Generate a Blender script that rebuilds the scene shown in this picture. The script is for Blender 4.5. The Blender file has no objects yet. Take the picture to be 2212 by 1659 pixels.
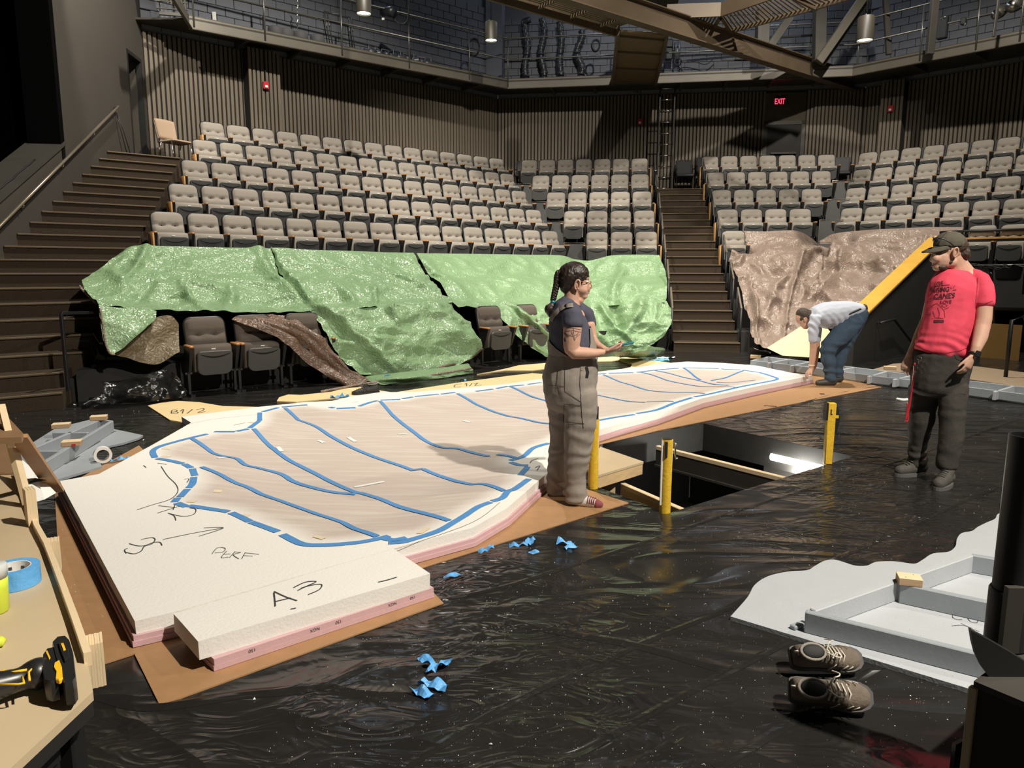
import bpy, bmesh, math, random
import mathutils
from mathutils import Vector, Matrix, noise
from mathutils.geometry import delaunay_2d_cdt, tessellate_polygon
from mathutils.bvhtree import BVHTree

S = bpy.context.scene
COL = S.collection
rnd = random.Random(7)

# ------------------------------------------------------------------ camera
FPX, PITCH, ROLL, CH = 1575.5, 0.15582, 0.00303, 1.555
CX, CY = 1106.0, 829.5
_cp, _sp = math.cos(PITCH), math.sin(PITCH)
CF = Vector((0, _cp, -_sp)); _R0 = Vector((1, 0, 0)); _U0 = Vector((0, _sp, _cp))
CR = _R0 * math.cos(ROLL) + _U0 * math.sin(ROLL)
CU = _U0 * math.cos(ROLL) - _R0 * math.sin(ROLL)
EYE = Vector((0, 0, CH))
cam = bpy.data.cameras.new('camera')
cam.sensor_fit = 'HORIZONTAL'; cam.sensor_width = 36.0
cam.lens = FPX * 36.0 / 2212.0
cam.clip_start = 0.05; cam.clip_end = 200
camo = bpy.data.objects.new('camera', cam); COL.objects.link(camo)
camo.matrix_world = Matrix(((CR.x, CU.x, -CF.x, 0), (CR.y, CU.y, -CF.y, 0), (CR.z, CU.z, -CF.z, CH), (0, 0, 0, 1)))
S.camera = camo

# ------------------------------------------------------------------ view, world, lights
S.view_settings.view_transform = 'Standard'
S.view_settings.look = 'None'
S.view_settings.exposure = 0.3
S.view_settings.gamma = 1.0
S.view_settings.use_curve_mapping = False
w = bpy.data.worlds.new('world'); S.world = w; w.use_nodes = True
w.node_tree.nodes['Background'].inputs[0].default_value = (0.9, 0.86, 0.8, 1)
w.node_tree.nodes['Background'].inputs[1].default_value = 0.03

def lamp(name, kind, loc, target, power, color, size=0.2, cone=90, blend=0.3):
    d = bpy.data.lights.new(name, kind); d.energy = power; d.color = color
    if kind == 'SPOT':
        d.spot_size = math.radians(cone); d.spot_blend = blend; d.shadow_soft_size = size
    elif kind == 'POINT':
        d.shadow_soft_size = size
    elif kind == 'AREA':
        d.size = size
    o = bpy.data.objects.new(name, d); COL.objects.link(o)
    o.location = loc
    if target is not None:
        o.rotation_euler = (Vector(target) - Vector(loc)).to_track_quat('-Z', 'Y').to_euler()
    return o
WARM = (1.0, 0.93, 0.82)
lamp('work_light_left_bank', 'SPOT', (-1.5, 11.2, 11.2), (-3.2, 14.0, 1.5), 4300, WARM, 0.14, 112, 0.5)
lamp('work_light_centre_bank', 'SPOT', (2.3, 5.6, 10.2), (3.2, 17.5, 2.8), 4600, WARM, 0.14, 62, 0.5)
lamp('work_light_right_bank', 'SPOT', (6.6, 11.4, 11.4), (8.6, 15.6, 1.5), 3200, WARM, 0.14, 100, 0.5)
lamp('work_light_stage', 'SPOT', (3.9, 0.2, 6.9), (0.2, 4.6, 0.0), 3100, WARM, 0.09, 100, 0.6)
lamp('work_light_side', 'SPOT', (8.0, 4.2, 8.0), (2.8, 6.6, 0.3), 900, WARM, 0.12, 70, 0.6)
lamp('gallery_light_left', 'POINT', (-3.6, 20.2, 10.0), None, 170, (0.70, 0.82, 1.0), 0.15)
lamp('gallery_light_right', 'POINT', (7.0, 21.0, 9.9), None, 80, (0.82, 0.89, 1.0), 0.15)
lamp('gallery_light_middle', 'POINT', (2.6, 21.2, 10.2), None, 70, (0.70, 0.80, 1.0), 0.15)
lamp('catwalk_light_left', 'SPOT', (-5.9, 12.4, 8.6), (-7.8, 15.2, 5.4), 700, WARM, 0.05, 64, 0.4)

# ------------------------------------------------------------------ point helpers (photo pixel -> point on a real plane)
def ray(x, y):
    return CF + CR * ((x - CX) / FPX) - CU * ((y - CY) / FPX)
def G(x, y, z=0.0):
    d = ray(x, y); return EYE + d * ((z - CH) / d.z)
def Q(x, y, Y):
    d = ray(x, y); return EYE + d * (Y / d.y)
def PN(x, y, nrm, off):
    d = ray(x, y); n = Vector((nrm[0], nrm[1], 0)); return EYE + d * ((off - EYE.dot(n)) / d.dot(n))
def PJ(p):
    v = Vector(p) - EYE; zc = v.dot(CF); return (CX + FPX * v.dot(CR) / zc, CY - FPX * v.dot(CU) / zc)
def dirs(deg):
    a = math.radians(deg); u = Vector((math.cos(a), math.sin(a), 0)); return u, Vector((-u.y, u.x, 0))
UA, NA = dirs(40); UB, NB = dirs(-7); UD, ND = dirs(-46)
RISE, GOING = 0.1861, 0.3348

# ------------------------------------------------------------------ materials
MATS = {}
def lin(c):
    return tuple(((v / 255.0) / 12.92 if v / 255.0 <= 0.04045 else ((v / 255.0 + 0.055) / 1.055) ** 2.4) for v in c)
def mat(name, col, rough=0.6, metal=0.0, var=0.15, vscale=6.0, bump=0.0, bscale=40.0, spec=0.5, emit=None, estr=0.0, sheen=0.0, coat=0.0, detail=4.0, bdist=0.01, stretch=None):
    m = bpy.data.materials.new(name); m.use_nodes = True
    nt = m.node_tree; b = nt.nodes['Principled BSDF']
    b.inputs['Roughness'].default_value = rough; b.inputs['Metallic'].default_value = metal
    b.inputs['Specular IOR Level'].default_value = spec
    if sheen: b.inputs['Sheen Weight'].default_value = sheen
    if coat: b.inputs['Coat Weight'].default_value = coat
    tc = nt.nodes.new('ShaderNodeTexCoord')
    vec = tc.outputs['Object']
    if stretch:
        mp = nt.nodes.new('ShaderNodeMapping'); mp.inputs['Scale'].default_value = stretch
        nt.links.new(vec, mp.inputs['Vector']); vec = mp.outputs['Vector']
    if var > 0:
        n = nt.nodes.new('ShaderNodeTexNoise'); n.inputs['Scale'].default_value = vscale; n.inputs['Detail'].default_value = detail
        nt.links.new(vec, n.inputs['Vector'])
        mx = nt.nodes.new('ShaderNodeMix'); mx.data_type = 'RGBA'
        mx.inputs['A'].default_value = (*[c * (1 - var) for c in col], 1)
        mx.inputs['B'].default_value = (*[min(1, c * (1 + var)) for c in col], 1)
        nt.links.new(n.outputs['Fac'], mx.inputs['Factor']); nt.links.new(mx.outputs['Result'], b.inputs['Base Color'])
    else:
        b.inputs['Base Color'].default_value = (*col, 1)
    if bump > 0:
        n2 = nt.nodes.new('ShaderNodeTexNoise'); n2.inputs['Scale'].default_value = bscale; n2.inputs['Detail'].default_value = 5
        nt.links.new(vec, n2.inputs['Vector'])
        bp = nt.nodes.new('ShaderNodeBump'); bp.inputs['Strength'].default_value = bump; bp.inputs['Distance'].default_value = bdist
        nt.links.new(n2.outputs['Fac'], bp.inputs['Height']); nt.links.new(bp.outputs['Normal'], b.inputs['Normal'])
    if emit is not None:
        b.inputs['Emission Color'].default_value = (*emit, 1); b.inputs['Emission Strength'].default_value = estr
    MATS[name] = m; return m

mat('black_metal', (0.012, 0.012, 0.012), 0.45, 0.0, 0.3)
mat('steel_dark', (0.055, 0.05, 0.042), 0.5, 0.2, 0.25, 3)
mat('fascia_steel', (0.10, 0.088, 0.068), 0.5, 0.2, 0.2, 2)
mat('beam_brown', (0.10, 0.072, 0.045), 0.55, 0.1, 0.25, 2)
mat('pipe_steel', (0.12, 0.115, 0.105), 0.35, 0.6, 0.2)
mat('handrail_metal', (0.34, 0.29, 0.22), 0.3, 0.7, 0.2)
mat('wall_grey', (0.042, 0.035, 0.027), 0.8, 0, 0.08, 3, 0.2, 60)
mat('wall_dark', (0.03, 0.028, 0.026), 0.8, 0, 0.2, 3)
mat('slat', (0.125, 0.10, 0.071), 0.7, 0, 0.3, 3, 0.2, 30, stretch=(1, 1, 0.2))
mat('slat_back', (0.008, 0.007, 0.006), 0.9, 0, 0)
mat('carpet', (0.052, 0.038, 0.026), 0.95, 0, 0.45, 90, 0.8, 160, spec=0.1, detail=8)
mat('carpet_nosing_lit', (0.12, 0.092, 0.062), 0.9, 0, 0.4, 90, 0.5, 160, spec=0.1)  # paler than the carpet: light grazing the step edges, put into the colour
mat('riser_dark', (0.018, 0.016, 0.015), 0.85, 0, 0.3, 8)
mat('seat_fabric', (0.285, 0.255, 0.217), 0.9, 0, 0.08, 60, 0.25, 220, spec=0.15, sheen=0.15)
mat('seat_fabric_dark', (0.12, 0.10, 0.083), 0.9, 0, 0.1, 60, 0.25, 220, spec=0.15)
mat('seat_plastic', (0.062, 0.062, 0.06), 0.5, 0, 0.1, 12, 0.15, 300)
mat('seat_shell', (0.018, 0.018, 0.018), 0.4, 0, 0.1)
mat('near_black', (0.004, 0.004, 0.004), 0.7, 0, 0)  # dark slots and marks, and the painted shadow at the seat pan lip
mat('button', (0.06, 0.05, 0.045), 0.8, 0, 0)
mat('plate_white', (0.75, 0.74, 0.7), 0.4, 0, 0)
mat('arm_wood', (0.42, 0.20, 0.07), 0.4, 0, 0.25, 10, stretch=(1, 0.2, 1))
mat('end_wood', (0.50, 0.27, 0.09), 0.45, 0, 0.25, 10, stretch=(1, 1, 0.2))
mat('chair_grey', (0.05, 0.05, 0.052), 0.8, 0, 0.1)
mat('chair_tan', (0.36, 0.26, 0.18), 0.8, 0, 0.1, 40)
mat('chrome', (0.6, 0.58, 0.55), 0.2, 1.0, 0)
mat('hardboard', (0.39, 0.215, 0.098), 0.55, 0, 0.16, 14, 0.05, 60, detail=7)
mat('hardboard_dark', (0.26, 0.15, 0.075), 0.6, 0, 0.16, 14)
mat('yellow_ply', (0.80, 0.62, 0.33), 0.6, 0, 0.08, 5, 0.05, 60)
mat('grey_paint', (0.30, 0.325, 0.35), 0.55, 0, 0.06, 8, 0.1, 40)
mat('grey_paint_light', (0.43, 0.45, 0.47), 0.6, 0, 0.05, 9, 0.15, 90)
mat('ply_edge', (0.45, 0.30, 0.17), 0.7, 0, 0.5, 1, stretch=(6, 6, 220))
mat('pine', (0.62, 0.44, 0.24), 0.6, 0, 0.2, 8, 0.05, 60, stretch=(1, 1, 6))
mat('pine_light', (0.74, 0.58, 0.36), 0.6, 0, 0.12, 8)
mat('ply_top', (0.55, 0.43, 0.27), 0.55, 0, 0.2, 3.2, 0.05, 60, detail=7, stretch=(1, 0.45, 1))
mat('pink_foam', (0.60, 0.385, 0.40), 0.7, 0, 0.06, 20, 0.1, 80)
mat('tape_blue', (0.075, 0.26, 0.58), 0.5, 0, 0.12, 30, 0.15, 120)
mat('tape_blue_light', (0.12, 0.40, 0.78), 0.5, 0, 0.15, 40, 0.3, 60)
mat('pencil', (0.05, 0.05, 0.05), 0.8, 0, 0)
mat('masking', (0.72, 0.60, 0.42), 0.7, 0, 0.1)
mat('paper_white', (0.78, 0.77, 0.73), 0.7, 0, 0.04, 4)
mat('yellow_post', (0.70, 0.44, 0.03), 0.5, 0, 0.25, 25, 0.3, 60)
mat('white_strip', (0.75, 0.75, 0.72), 0.4, 0, 0)
mat('pit_floor', (.05, .048, .043), .6, 0, .3, 8)
mat('black_plastic', (0.010, 0.010, 0.010), 0.2, 0, 0.2, 4, 0.5, 14, bdist=0.03)
mat('black_wood', (0.014, 0.013, 0.012), 0.6, 0, 0.4, 12)
mat('yellow_cap', (0.62, 0.36, 0.06), 0.4, 0, 0.18, 5, stretch=(1, 1, 3))
mat('cmu', (0.115, 0.122, 0.14), 0.8, 0, 0.12, 5, 0.2, 50)
mat('curtain', (0.0015, 0.0015, 0.0016), 0.95, 0, 0.2, spec=0.05)
mat('red_alarm', (0.45, 0.02, 0.03), 0.4, 0, 0)
mat('exit_face', (0.05, 0.01, 0.01), 0.5, 0, 0)
mat('exit_glow', (0.8, 0.05, 0.08), 0.5, 0, 0, emit=(1.0, 0.05, 0.12), estr=1.6)
mat('lamp_can', (0.035, 0.030, 0.021), 0.5, 0, 0.1)
mat('lamp_glow', (1, 1, 1), 0.5, 0, 0, emit=(1.0, 0.93, 0.72), estr=6.0)
mat('tube_glow', (1, 1, 1), 0.5, 0, 0, emit=(1.0, 0.97, 0.85), estr=40.0)
mat('white_flake', (0.85, 0.84, 0.80), 0.7, 0, 0)
mat('duct', (0.02, 0.022, 0.026), 0.4, 0, 0.3, 20)
mat('duct_band', (0.10, 0.11, 0.12), 0.4, 0.3, 0)
mat('cable', (0.008, 0.008, 0.008), 0.5, 0, 0)
mat('red_cable', (0.28, 0.05, 0.07), 0.5, 0, 0)
mat('white_tube', (0.62, 0.60, 0.58), 0.4, 0, 0)
mat('brown_ply_panel', (0.14, 0.092, 0.045), 0.5, 0, 0.2, 6)
mat('plank', (0.38, 0.28, 0.18), 0.6, 0, 0.2, 8, stretch=(8, 1, 1))
mat('orange_ply', (0.30, 0.17, 0.05), 0.5, 0, 0.1, 4)

# ------------------------------------------------------------------ mesh helpers
class MB:
    def __init__(s): s.v = []; s.f = []
    def add(s, vs, fs):
        o = len(s.v); s.v += [Vector(p) for p in vs]; s.f += [tuple(i + o for i in f) for f in fs]; return s
    def box(s, c, d, R=None):
        hx, hy, hz = d[0] / 2, d[1] / 2, d[2] / 2
        vs = [Vector((x, y, z)) for x in (-hx, hx) for y in (-hy, hy) for z in (-hz, hz)]
        if R is not None: vs = [R @ p for p in vs]
        c = Vector(c)
        return s.add([c + p for p in vs], [(0, 1, 3, 2), (4, 6, 7, 5), (0, 4, 5, 1), (2, 3, 7, 6), (0, 2, 6, 4), (1, 5, 7, 3)])
    def bbox(s, c, d, R=None, b=0.006):                      # box with chamfered long edges
        c = Vector(c); hx, hy, hz = (q / 2 for q in d); b = min(b, hx * .9, hy * .9, hz * .9)
        vs = []; idx = {}
        def V_(p):
            k = tuple(round(t, 6) for t in p)
            if k not in idx: idx[k] = len(vs); vs.append(Vector(p))
            return idx[k]
        fs = []
        for sx in (-1, 1):
            fs.append([V_((sx * hx, sy * (hy - b), sz * (hz - b))) for sy, sz in ((-1, -1), (1, -1), (1, 1), (-1, 1))][::sx])
            fs.append([V_((sy * (hx - b), sx * hy, sz * (hz - b))) for sy, sz in ((-1, -1), (1, -1), (1, 1), (-1, 1))][::-sx])
            fs.append([V_((sy * (hx - b), sz * (hy - b), sx * hz)) for sy, sz in ((-1, -1), (1, -1), (1, 1), (-1, 1))][::sx])
        for a in (-1, 1):
            for e in (-1, 1):
                fs.append([V_((a * hx, e * (hy - b), -(hz - b))), V_((a * (hx - b), e * hy, -(hz - b))), V_((a * (hx - b), e * hy, hz - b)), V_((a * hx, e * (hy - b), hz - b))][::a * e])
                fs.append([V_((a * hx, -(hy - b), e * (hz - b))), V_((a * hx, hy - b, e * (hz - b))), V_((a * (hx - b), hy - b, e * hz)), V_((a * (hx - b), -(hy - b), e * hz))][::a * e])
                fs.append([V_((-(hx - b), a * hy, e * (hz - b))), V_((-(hx - b), a * (hy - b), e * hz)), V_((hx - b, a * (hy - b), e * hz)), V_((hx - b, a * hy, e * (hz - b)))][::a * e])
                for g in (-1, 1):
                    fs.append([V_((a * hx, e * (hy - b), g * (hz - b))), V_((a * (hx - b), e * hy, g * (hz - b))), V_((a * (hx - b), e * (hy - b), g * hz))][::a * e * g])
        if R is not None: vs = [R @ p for p in vs]
        return s.add([c + p for p in vs], fs)
    def beam(s, p0, p1, wdt, hgt, up=(0, 0, 1), b=0):
        p0, p1 = Vector(p0), Vector(p1); d = p1 - p0; L = d.length; x = d / L
        upv = Vector(up)
        if abs(x.dot(upv)) > .98: upv = Vector((0, 1, 0))
        y = upv.cross(x).normalized(); z = x.cross(y)
        R = Matrix((x, y, z)).transposed()
        return s.bbox((p0 + p1) / 2, (L, wdt, hgt), R, b) if b else s.box((p0 + p1) / 2, (L, wdt, hgt), R)
    def tube(s, pts, r, n=8, closed=False, caps=True):
        pts = [Vector(p) for p in pts]; N = len(pts); rs = r if isinstance(r, (list, tuple)) else [r] * N
        prev = None; rings = []
        for i, p in enumerate(pts):
            if closed: t = pts[(i + 1) % N] - pts[i - 1]
            else: t = pts[min(i + 1, N - 1)] - pts[max(i - 1, 0)]
            t = t.normalized() if t.length > 1e-9 else Vector((0, 0, 1))
            if prev is None:
                a = Vector((0, 0, 1)) if abs(t.z) < .9 else Vector((1, 0, 0))
                prev = (a - t * a.dot(t)).normalized()
            else:
                prev = prev - t * prev.dot(t)
                prev = prev.normalized() if prev.length > 1e-6 else t.orthogonal().normalized()
            q = t.cross(prev)
            rings.append([p + (prev * math.cos(2 * math.pi * k / n) + q * math.sin(2 * math.pi * k / n)) * rs[i] for k in range(n)])
        vs = [v for rg in rings for v in rg]; fs = []
        for i in range(N if closed else N - 1):
            j = (i + 1) % N
            for k in range(n):
                fs.append((i * n + k, i * n + (k + 1) % n, j * n + (k + 1) % n, j * n + k))
        if caps and not closed:
            fs.append(tuple(range(n - 1, -1, -1))); fs.append(tuple((N - 1) * n + k for k in range(n)))
        return s.add(vs, fs)
    def prism(s, poly, z0, z1):                              # poly: list of (x,y[,z ignored]); simple polygon
        n = len(poly); tri = tessellate_polygon([[Vector((p[0], p[1], 0)) for p in poly]])
        area = sum(poly[i][0] * poly[(i + 1) % n][1] - poly[(i + 1) % n][0] * poly[i][1] for i in range(n))
        if area < 0: poly = list(poly)[::-1]; tri = tessellate_polygon([[Vector((p[0], p[1], 0)) for p in poly]])
        vs = [Vector((p[0], p[1], z0)) for p in poly] + [Vector((p[0], p[1], z1)) for p in poly]
        fs = []
        for t in tri:
            a, b, c = (Vector(poly[i][:2]) for i in t)
            if (b - a).cross(c - a) < 0: t = t[::-1]
            fs.append(tuple(i + n for i in t)); fs.append(tuple(t[::-1]))
        for i in range(n):
            j = (i + 1) % n; fs.append((i, j, j + n, i + n))
        return s.add(vs, fs)
    def wallq(s, a, b, z0, z1, th, side):                    # vertical slab from a to b, thickened along side
        a, b, sd = Vector((a[0], a[1], 0)), Vector((b[0], b[1], 0)), Vector((side[0], side[1], 0)) * th
        return s.prism([a, b, b + sd, a + sd], z0, z1)
    def loft(s, rings, caps=True, closed=False):
        n = len(rings[0]); vs = [Vector(p) for r in rings for p in r]; fs = []; N = len(rings)
        for i in range(N - 1 + (1 if closed else 0)):
            j = (i + 1) % N
            for k in range(n): fs.append((i * n + k, i * n + (k + 1) % n, j * n + (k + 1) % n, j * n + k))
        if caps and not closed:
            fs.append(tuple(range(n - 1, -1, -1))); fs.append(tuple((N - 1) * n + k for k in range(n)))
        return s.add(vs, fs)
    def ell(s, c, r, R=None, nu=14, nv=9):
        c = Vector(c); rings = []
        vs = []; fs = []
        for i in range(1, nv):
            th = math.pi * i / nv
            for k in range(nu):
                ph = 2 * math.pi * k / nu
                p = Vector((r[0] * math.sin(th) * math.cos(ph), r[1] * math.sin(th) * math.sin(ph), r[2] * math.cos(th)))
                vs.append(c + (R @ p if R is not None else p))
        t = Vector((0, 0, r[2])); b = Vector((0, 0, -r[2]))
        if R is not None: t, b = R @ t, R @ b
        vs += [c + t, c + b]; T = len(vs) - 2
        for i in range(nv - 2):
            for k in range(nu): fs.append((i * nu + k, (i + 1) * nu + k, (i + 1) * nu + (k + 1) % nu, i * nu + (k + 1) % nu))
        for k in range(nu):
            fs.append((T, k, (k + 1) % nu)); fs.append((T + 1, (nv - 2) * nu + (k + 1) % nu, (nv - 2) * nu + k))
        return s.add(vs, fs)
    def cap(s, p0, p1, r0, r1, n=12):                         # tapered capsule
        p0, p1 = Vector(p0), Vector(p1); d = (p1 - p0); L = max(d.length, 1e-5); x = d / L
        pts = []; rs = []
        for a in (-80, -55, -30, -8): pts.append(p0 + x * (r0 * math.sin(math.radians(a)))); rs.append(r0 * math.cos(math.radians(a)))
        for a in (8, 30, 55, 80): pts.append(p1 + x * (r1 * math.sin(math.radians(a)))); rs.append(r1 * math.cos(math.radians(a)))
        return s.tube(pts, rs, n)
    def mesh(s, name, origin=None):
        me = bpy.data.meshes.new(name)
        o = Vector(origin) if origin is not None else Vector((0, 0, 0))
        me.from_pydata([tuple(p - o) for p in s.v], [], s.f); me.update(); return me
    def build(s, name, m, parent=None, smooth=False, origin=None):
        if origin is None and parent is not None: origin = worldloc(parent)
        me = s.mesh(name, origin)
        return link(name, me, m, parent, smooth, origin)
def worldloc(o):
    p = Vector(o.location)
    while o.parent is not None:
        o = o.parent; p = p + Vector(o.location)
    return p
def link(name, me, m, parent=None, smooth=False, origin=None):
    if m is not None: me.materials.append(MATS[m] if isinstance(m, str) else m)
    if smooth:
        for p in me.polygons: p.use_smooth = True
    o = bpy.data.objects.new(name, me); COL.objects.link(o)
    if parent is not None: o.parent = parent
    elif origin is not None: o.location = origin
    return o
def tag(o, label=None, cat=None, group=None, kind=None):
    if label: o['label'] = label
    if cat: o['category'] = cat
    if group: o['group'] = group
    if kind: o['kind'] = kind
    return o
def thing(name, label, cat, loc=(0, 0, 0), rz=0.0, group=None):
    o = bpy.data.objects.new(name, None); COL.objects.link(o); o.empty_display_size = 0.1
    o.location = loc; o.rotation_euler = (0, 0, rz); return tag(o, label, cat, group)
def struct(o): o['kind'] = 'structure'; return o
def sroot(name, loc=(0, 0, 0)):
    o = bpy.data.objects.new(name, None); COL.objects.link(o); o.location = loc; o['kind'] = 'structure'; return o
def smooth_angle(o, deg=40):
    me = o.data
    for p in me.polygons: p.use_smooth = True
    bm = bmesh.new(); bm.from_mesh(me)
    for e in bm.edges:
        if len(e.link_faces) == 2 and e.calc_face_angle(0) > math.radians(deg): e.smooth = False
    bm.to_mesh(me); bm.free()
def catmull(pts, m):
    pts = [Vector(p) for p in pts]; out = []
    N = len(pts)
    for i in range(N - 1):
        p0, p1, p2, p3 = pts[max(i - 1, 0)], pts[i], pts[i + 1], pts[min(i + 2, N - 1)]
        for k in range(m):
            t = k / m
            out.append(0.5 * ((2 * p1) + (p2 - p0) * t + (2 * p0 - 5 * p1 + 4 * p2 - p3) * t * t + (3 * p1 - p0 - 3 * p2 + p3) * t ** 3))
    out.append(pts[-1]); return out
def inpoly(x, y, poly):
    c = False; n = len(poly); j = n - 1
    for i in range(n):
        xi, yi = poly[i][0], poly[i][1]; xj, yj = poly[j][0], poly[j][1]
        if (yi > y) != (yj > y) and x < (xj - xi) * (y - yi) / (yj - yi) + xi: c = not c
        j = i
    return c
def segdist(x, y, poly, closed=True):
    best = 1e9; n = len(poly)
    for i in range(n if closed else n - 1):
        ax, ay = poly[i][0], poly[i][1]; bx, by = poly[(i + 1) % n][0], poly[(i + 1) % n][1]
        dx, dy = bx - ax, by - ay; L = dx * dx + dy * dy
        t = 0 if L == 0 else max(0, min(1, ((x - ax) * dx + (y - ay) * dy) / L))
        best = min(best, math.hypot(x - ax - t * dx, y - ay - t * dy))
    return best
# ================================================================== SETTING
# ---- floor: black plastic sheeting over the stage, with the open trap cut in it
PIT = [G(1520, 915), G(1845, 985), G(1445, 1108), G(1285, 1050), G(1303, 955)]
def floor_mat():
    m = bpy.data.materials.new('plastic_sheet'); m.use_nodes = True; nt = m.node_tree; b = nt.nodes['Principled BSDF']
    N = nt.nodes.new; L = nt.links.new
    tc = N('ShaderNodeTexCoord')
    def noise_(scale, detail, dist, mapping=None, rough=.5):
        n = N('ShaderNodeTexNoise'); n.inputs['Scale'].default_value = scale; n.inputs['Detail'].default_value = detail
        n.inputs['Distortion'].default_value = dist; n.inputs['Roughness'].default_value = rough
        if mapping:
            mp = N('ShaderNodeMapping'); mp.inputs['Rotation'].default_value = (0, 0, math.radians(mapping[0])); mp.inputs['Scale'].default_value = mapping[1]
            L(tc.outputs['Object'], mp.inputs['Vector']); L(mp.outputs['Vector'], n.inputs['Vector'])
        else: L(tc.outputs['Object'], n.inputs['Vector'])
        return n.outputs['Fac']
    def math_(op, a, c=None):
        k = N('ShaderNodeMath'); k.operation = op
        for i, q in enumerate((a, c)):
            if q is None: continue
            if isinstance(q, (int, float)): k.inputs[i].default_value = q
            else: L(q, k.inputs[i])
        return k.outputs[0]
    def ridged(x):                                   # sharp folds
        return math_('SUBTRACT', 1.0, math_('MULTIPLY', math_('ABSOLUTE', math_('SUBTRACT', x, .5)), 4.0))
    folds = ridged(noise_(.8, 1.5, 1.6, (35, (1.0, 2.2, 1)), .3))
    crinkle = ridged(noise_(3.2, 2, 2.4, (-20, (1.0, 1.8, 1)), .4))
    streak = ridged(noise_(1.1, 1, .8, (8, (0.8, 7.0, 1)), .3))
    mask = N('ShaderNodeMapRange'); mask.inputs['From Min'].default_value = .42; mask.inputs['From Max'].default_value = .62
    L(noise_(.55, 2, .3), mask.inputs['Value'])
    smask = N('ShaderNodeMapRange'); smask.inputs['From Min'].default_value = .45; smask.inputs['From Max'].default_value = .65
    L(noise_(.7, 2, .3, (20, (1, 1.4, 1))), smask.inputs['Value'])
    h = math_('ADD', math_('MULTIPLY', folds, .8), math_('MULTIPLY', math_('MULTIPLY', streak, .15), smask.outputs[0]))
    h = math_('ADD', h, math_('MULTIPLY', math_('MULTIPLY', crinkle, .34), mask.outputs[0]))
    bp = N('ShaderNodeBump'); bp.inputs['Strength'].default_value = .7; bp.inputs['Distance'].default_value = .04
    L(h, bp.inputs['Height']); L(bp.outputs['Normal'], b.inputs['Normal'])
    ramp = N('ShaderNodeMapRange'); ramp.inputs['To Min'].default_value = .12; ramp.inputs['To Max'].default_value = .30
    L(noise_(1.7, 4, .5), ramp.inputs['Value']); L(ramp.outputs[0], b.inputs['Roughness'])
    mx = N('ShaderNodeMix'); mx.data_type = 'RGBA'; mx.inputs['A'].default_value = (.011, .0105, .010, 1); mx.inputs['B'].default_value = (.026, .0245, .0225, 1)
    L(noise_(3.1, 6, .4), mx.inputs['Factor']); L(mx.outputs['Result'], b.inputs['Base Color'])
    b.inputs['Specular IOR Level'].default_value = .5
    MATS['plastic_sheet'] = m
floor_mat()
def flat_with_hole(name, outer, hole, z, m):
    pts = [Vector((p[0], p[1])) for p in outer] + [Vector((p[0], p[1])) for p in hole]
    n, k = len(outer), len(hole)
    ed = [(i, (i + 1) % n) for i in range(n)] + [(n + i, n + (i + 1) % k) for i in range(k)]
    vs, _, fs, *_r = delaunay_2d_cdt(pts, ed, [], 0, 1e-5)
    keep = []
    for f in fs:
        c = sum((vs[i] for i in f), Vector((0, 0))) / len(f)
        if not inpoly(c.x, c.y, hole): keep.append(f)
    me = bpy.data.meshes.new(name); me.from_pydata([(v.x, v.y, z) for v in vs], [], keep); me.update()
    return link(name, me, m)
floor = struct(flat_with_hole('floor', [(-13, -1.5), (13, -1.5), (13, 24), (-13, 24)], PIT, 0.0, 'plastic_sheet'))
SEAMS = [[(870, 1659), (1080, 1531), (1190, 1477), (1268, 1448), (1372, 1395), (1527, 1333), (1600, 1302)],
         [(1190, 1659), (1357, 1567), (1510, 1483), (1640, 1417), (1720, 1375)],
         [(930, 1300), (1080, 1269), (1181, 1238), (1363, 1180), (1640, 1088), (1795, 1041), (1943, 995), (2079, 948), (2200, 905)],
         [(1560, 1320), (1640, 1280), (1821, 1200), (1950, 1142), (2105, 1072), (2212, 1030)],
         [(1545, 1659), (1700, 1565), (1800, 1500), (1905, 1435)],
         [(1080, 1338), (1180, 1358), (1370, 1393), (1500, 1428), (1580, 1450)],
         [(1560, 915), (1700, 880), (1810, 850), (1930, 830)],
         [(220, 900), (420, 930)], [(210, 1500), (330, 1525), (520, 1500), (690, 1480), (820, 1420)]]
for i, sm in enumerate(SEAMS):
    mb = MB(); c = catmull([G(x, y, 0.001) for x, y in sm], 8)
    wd = .012 if i < 5 else .02
    rings = []
    for j, p in enumerate(c):
        t = (c[min(j + 1, len(c) - 1)] - c[max(j - 1, 0)]).normalized(); s = Vector((-t.y, t.x, 0))
        hh = (.006 if i < 5 else .012) * (0.6 + .8 * noise.noise(p * 3)) * min(1, j / 3, (len(c) - 1 - j) / 3) + .0005
        rings.append([p + s * wd * a + Vector((0, 0, hh * b)) for a, b in ((-1.6, 0), (-.6, .55), (0, 1), (.6, .55), (1.6, 0))])
    vs = [v for r in rings for v in r]; fs = [(a * 5 + k, a * 5 + k + 1, a * 5 + 6 + k, a * 5 + 5 + k) for a in range(len(rings) - 1) for k in range(4)]
    mb.add(vs, fs); mb.build('seam_ridge', 'plastic_sheet', floor, True)
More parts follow.
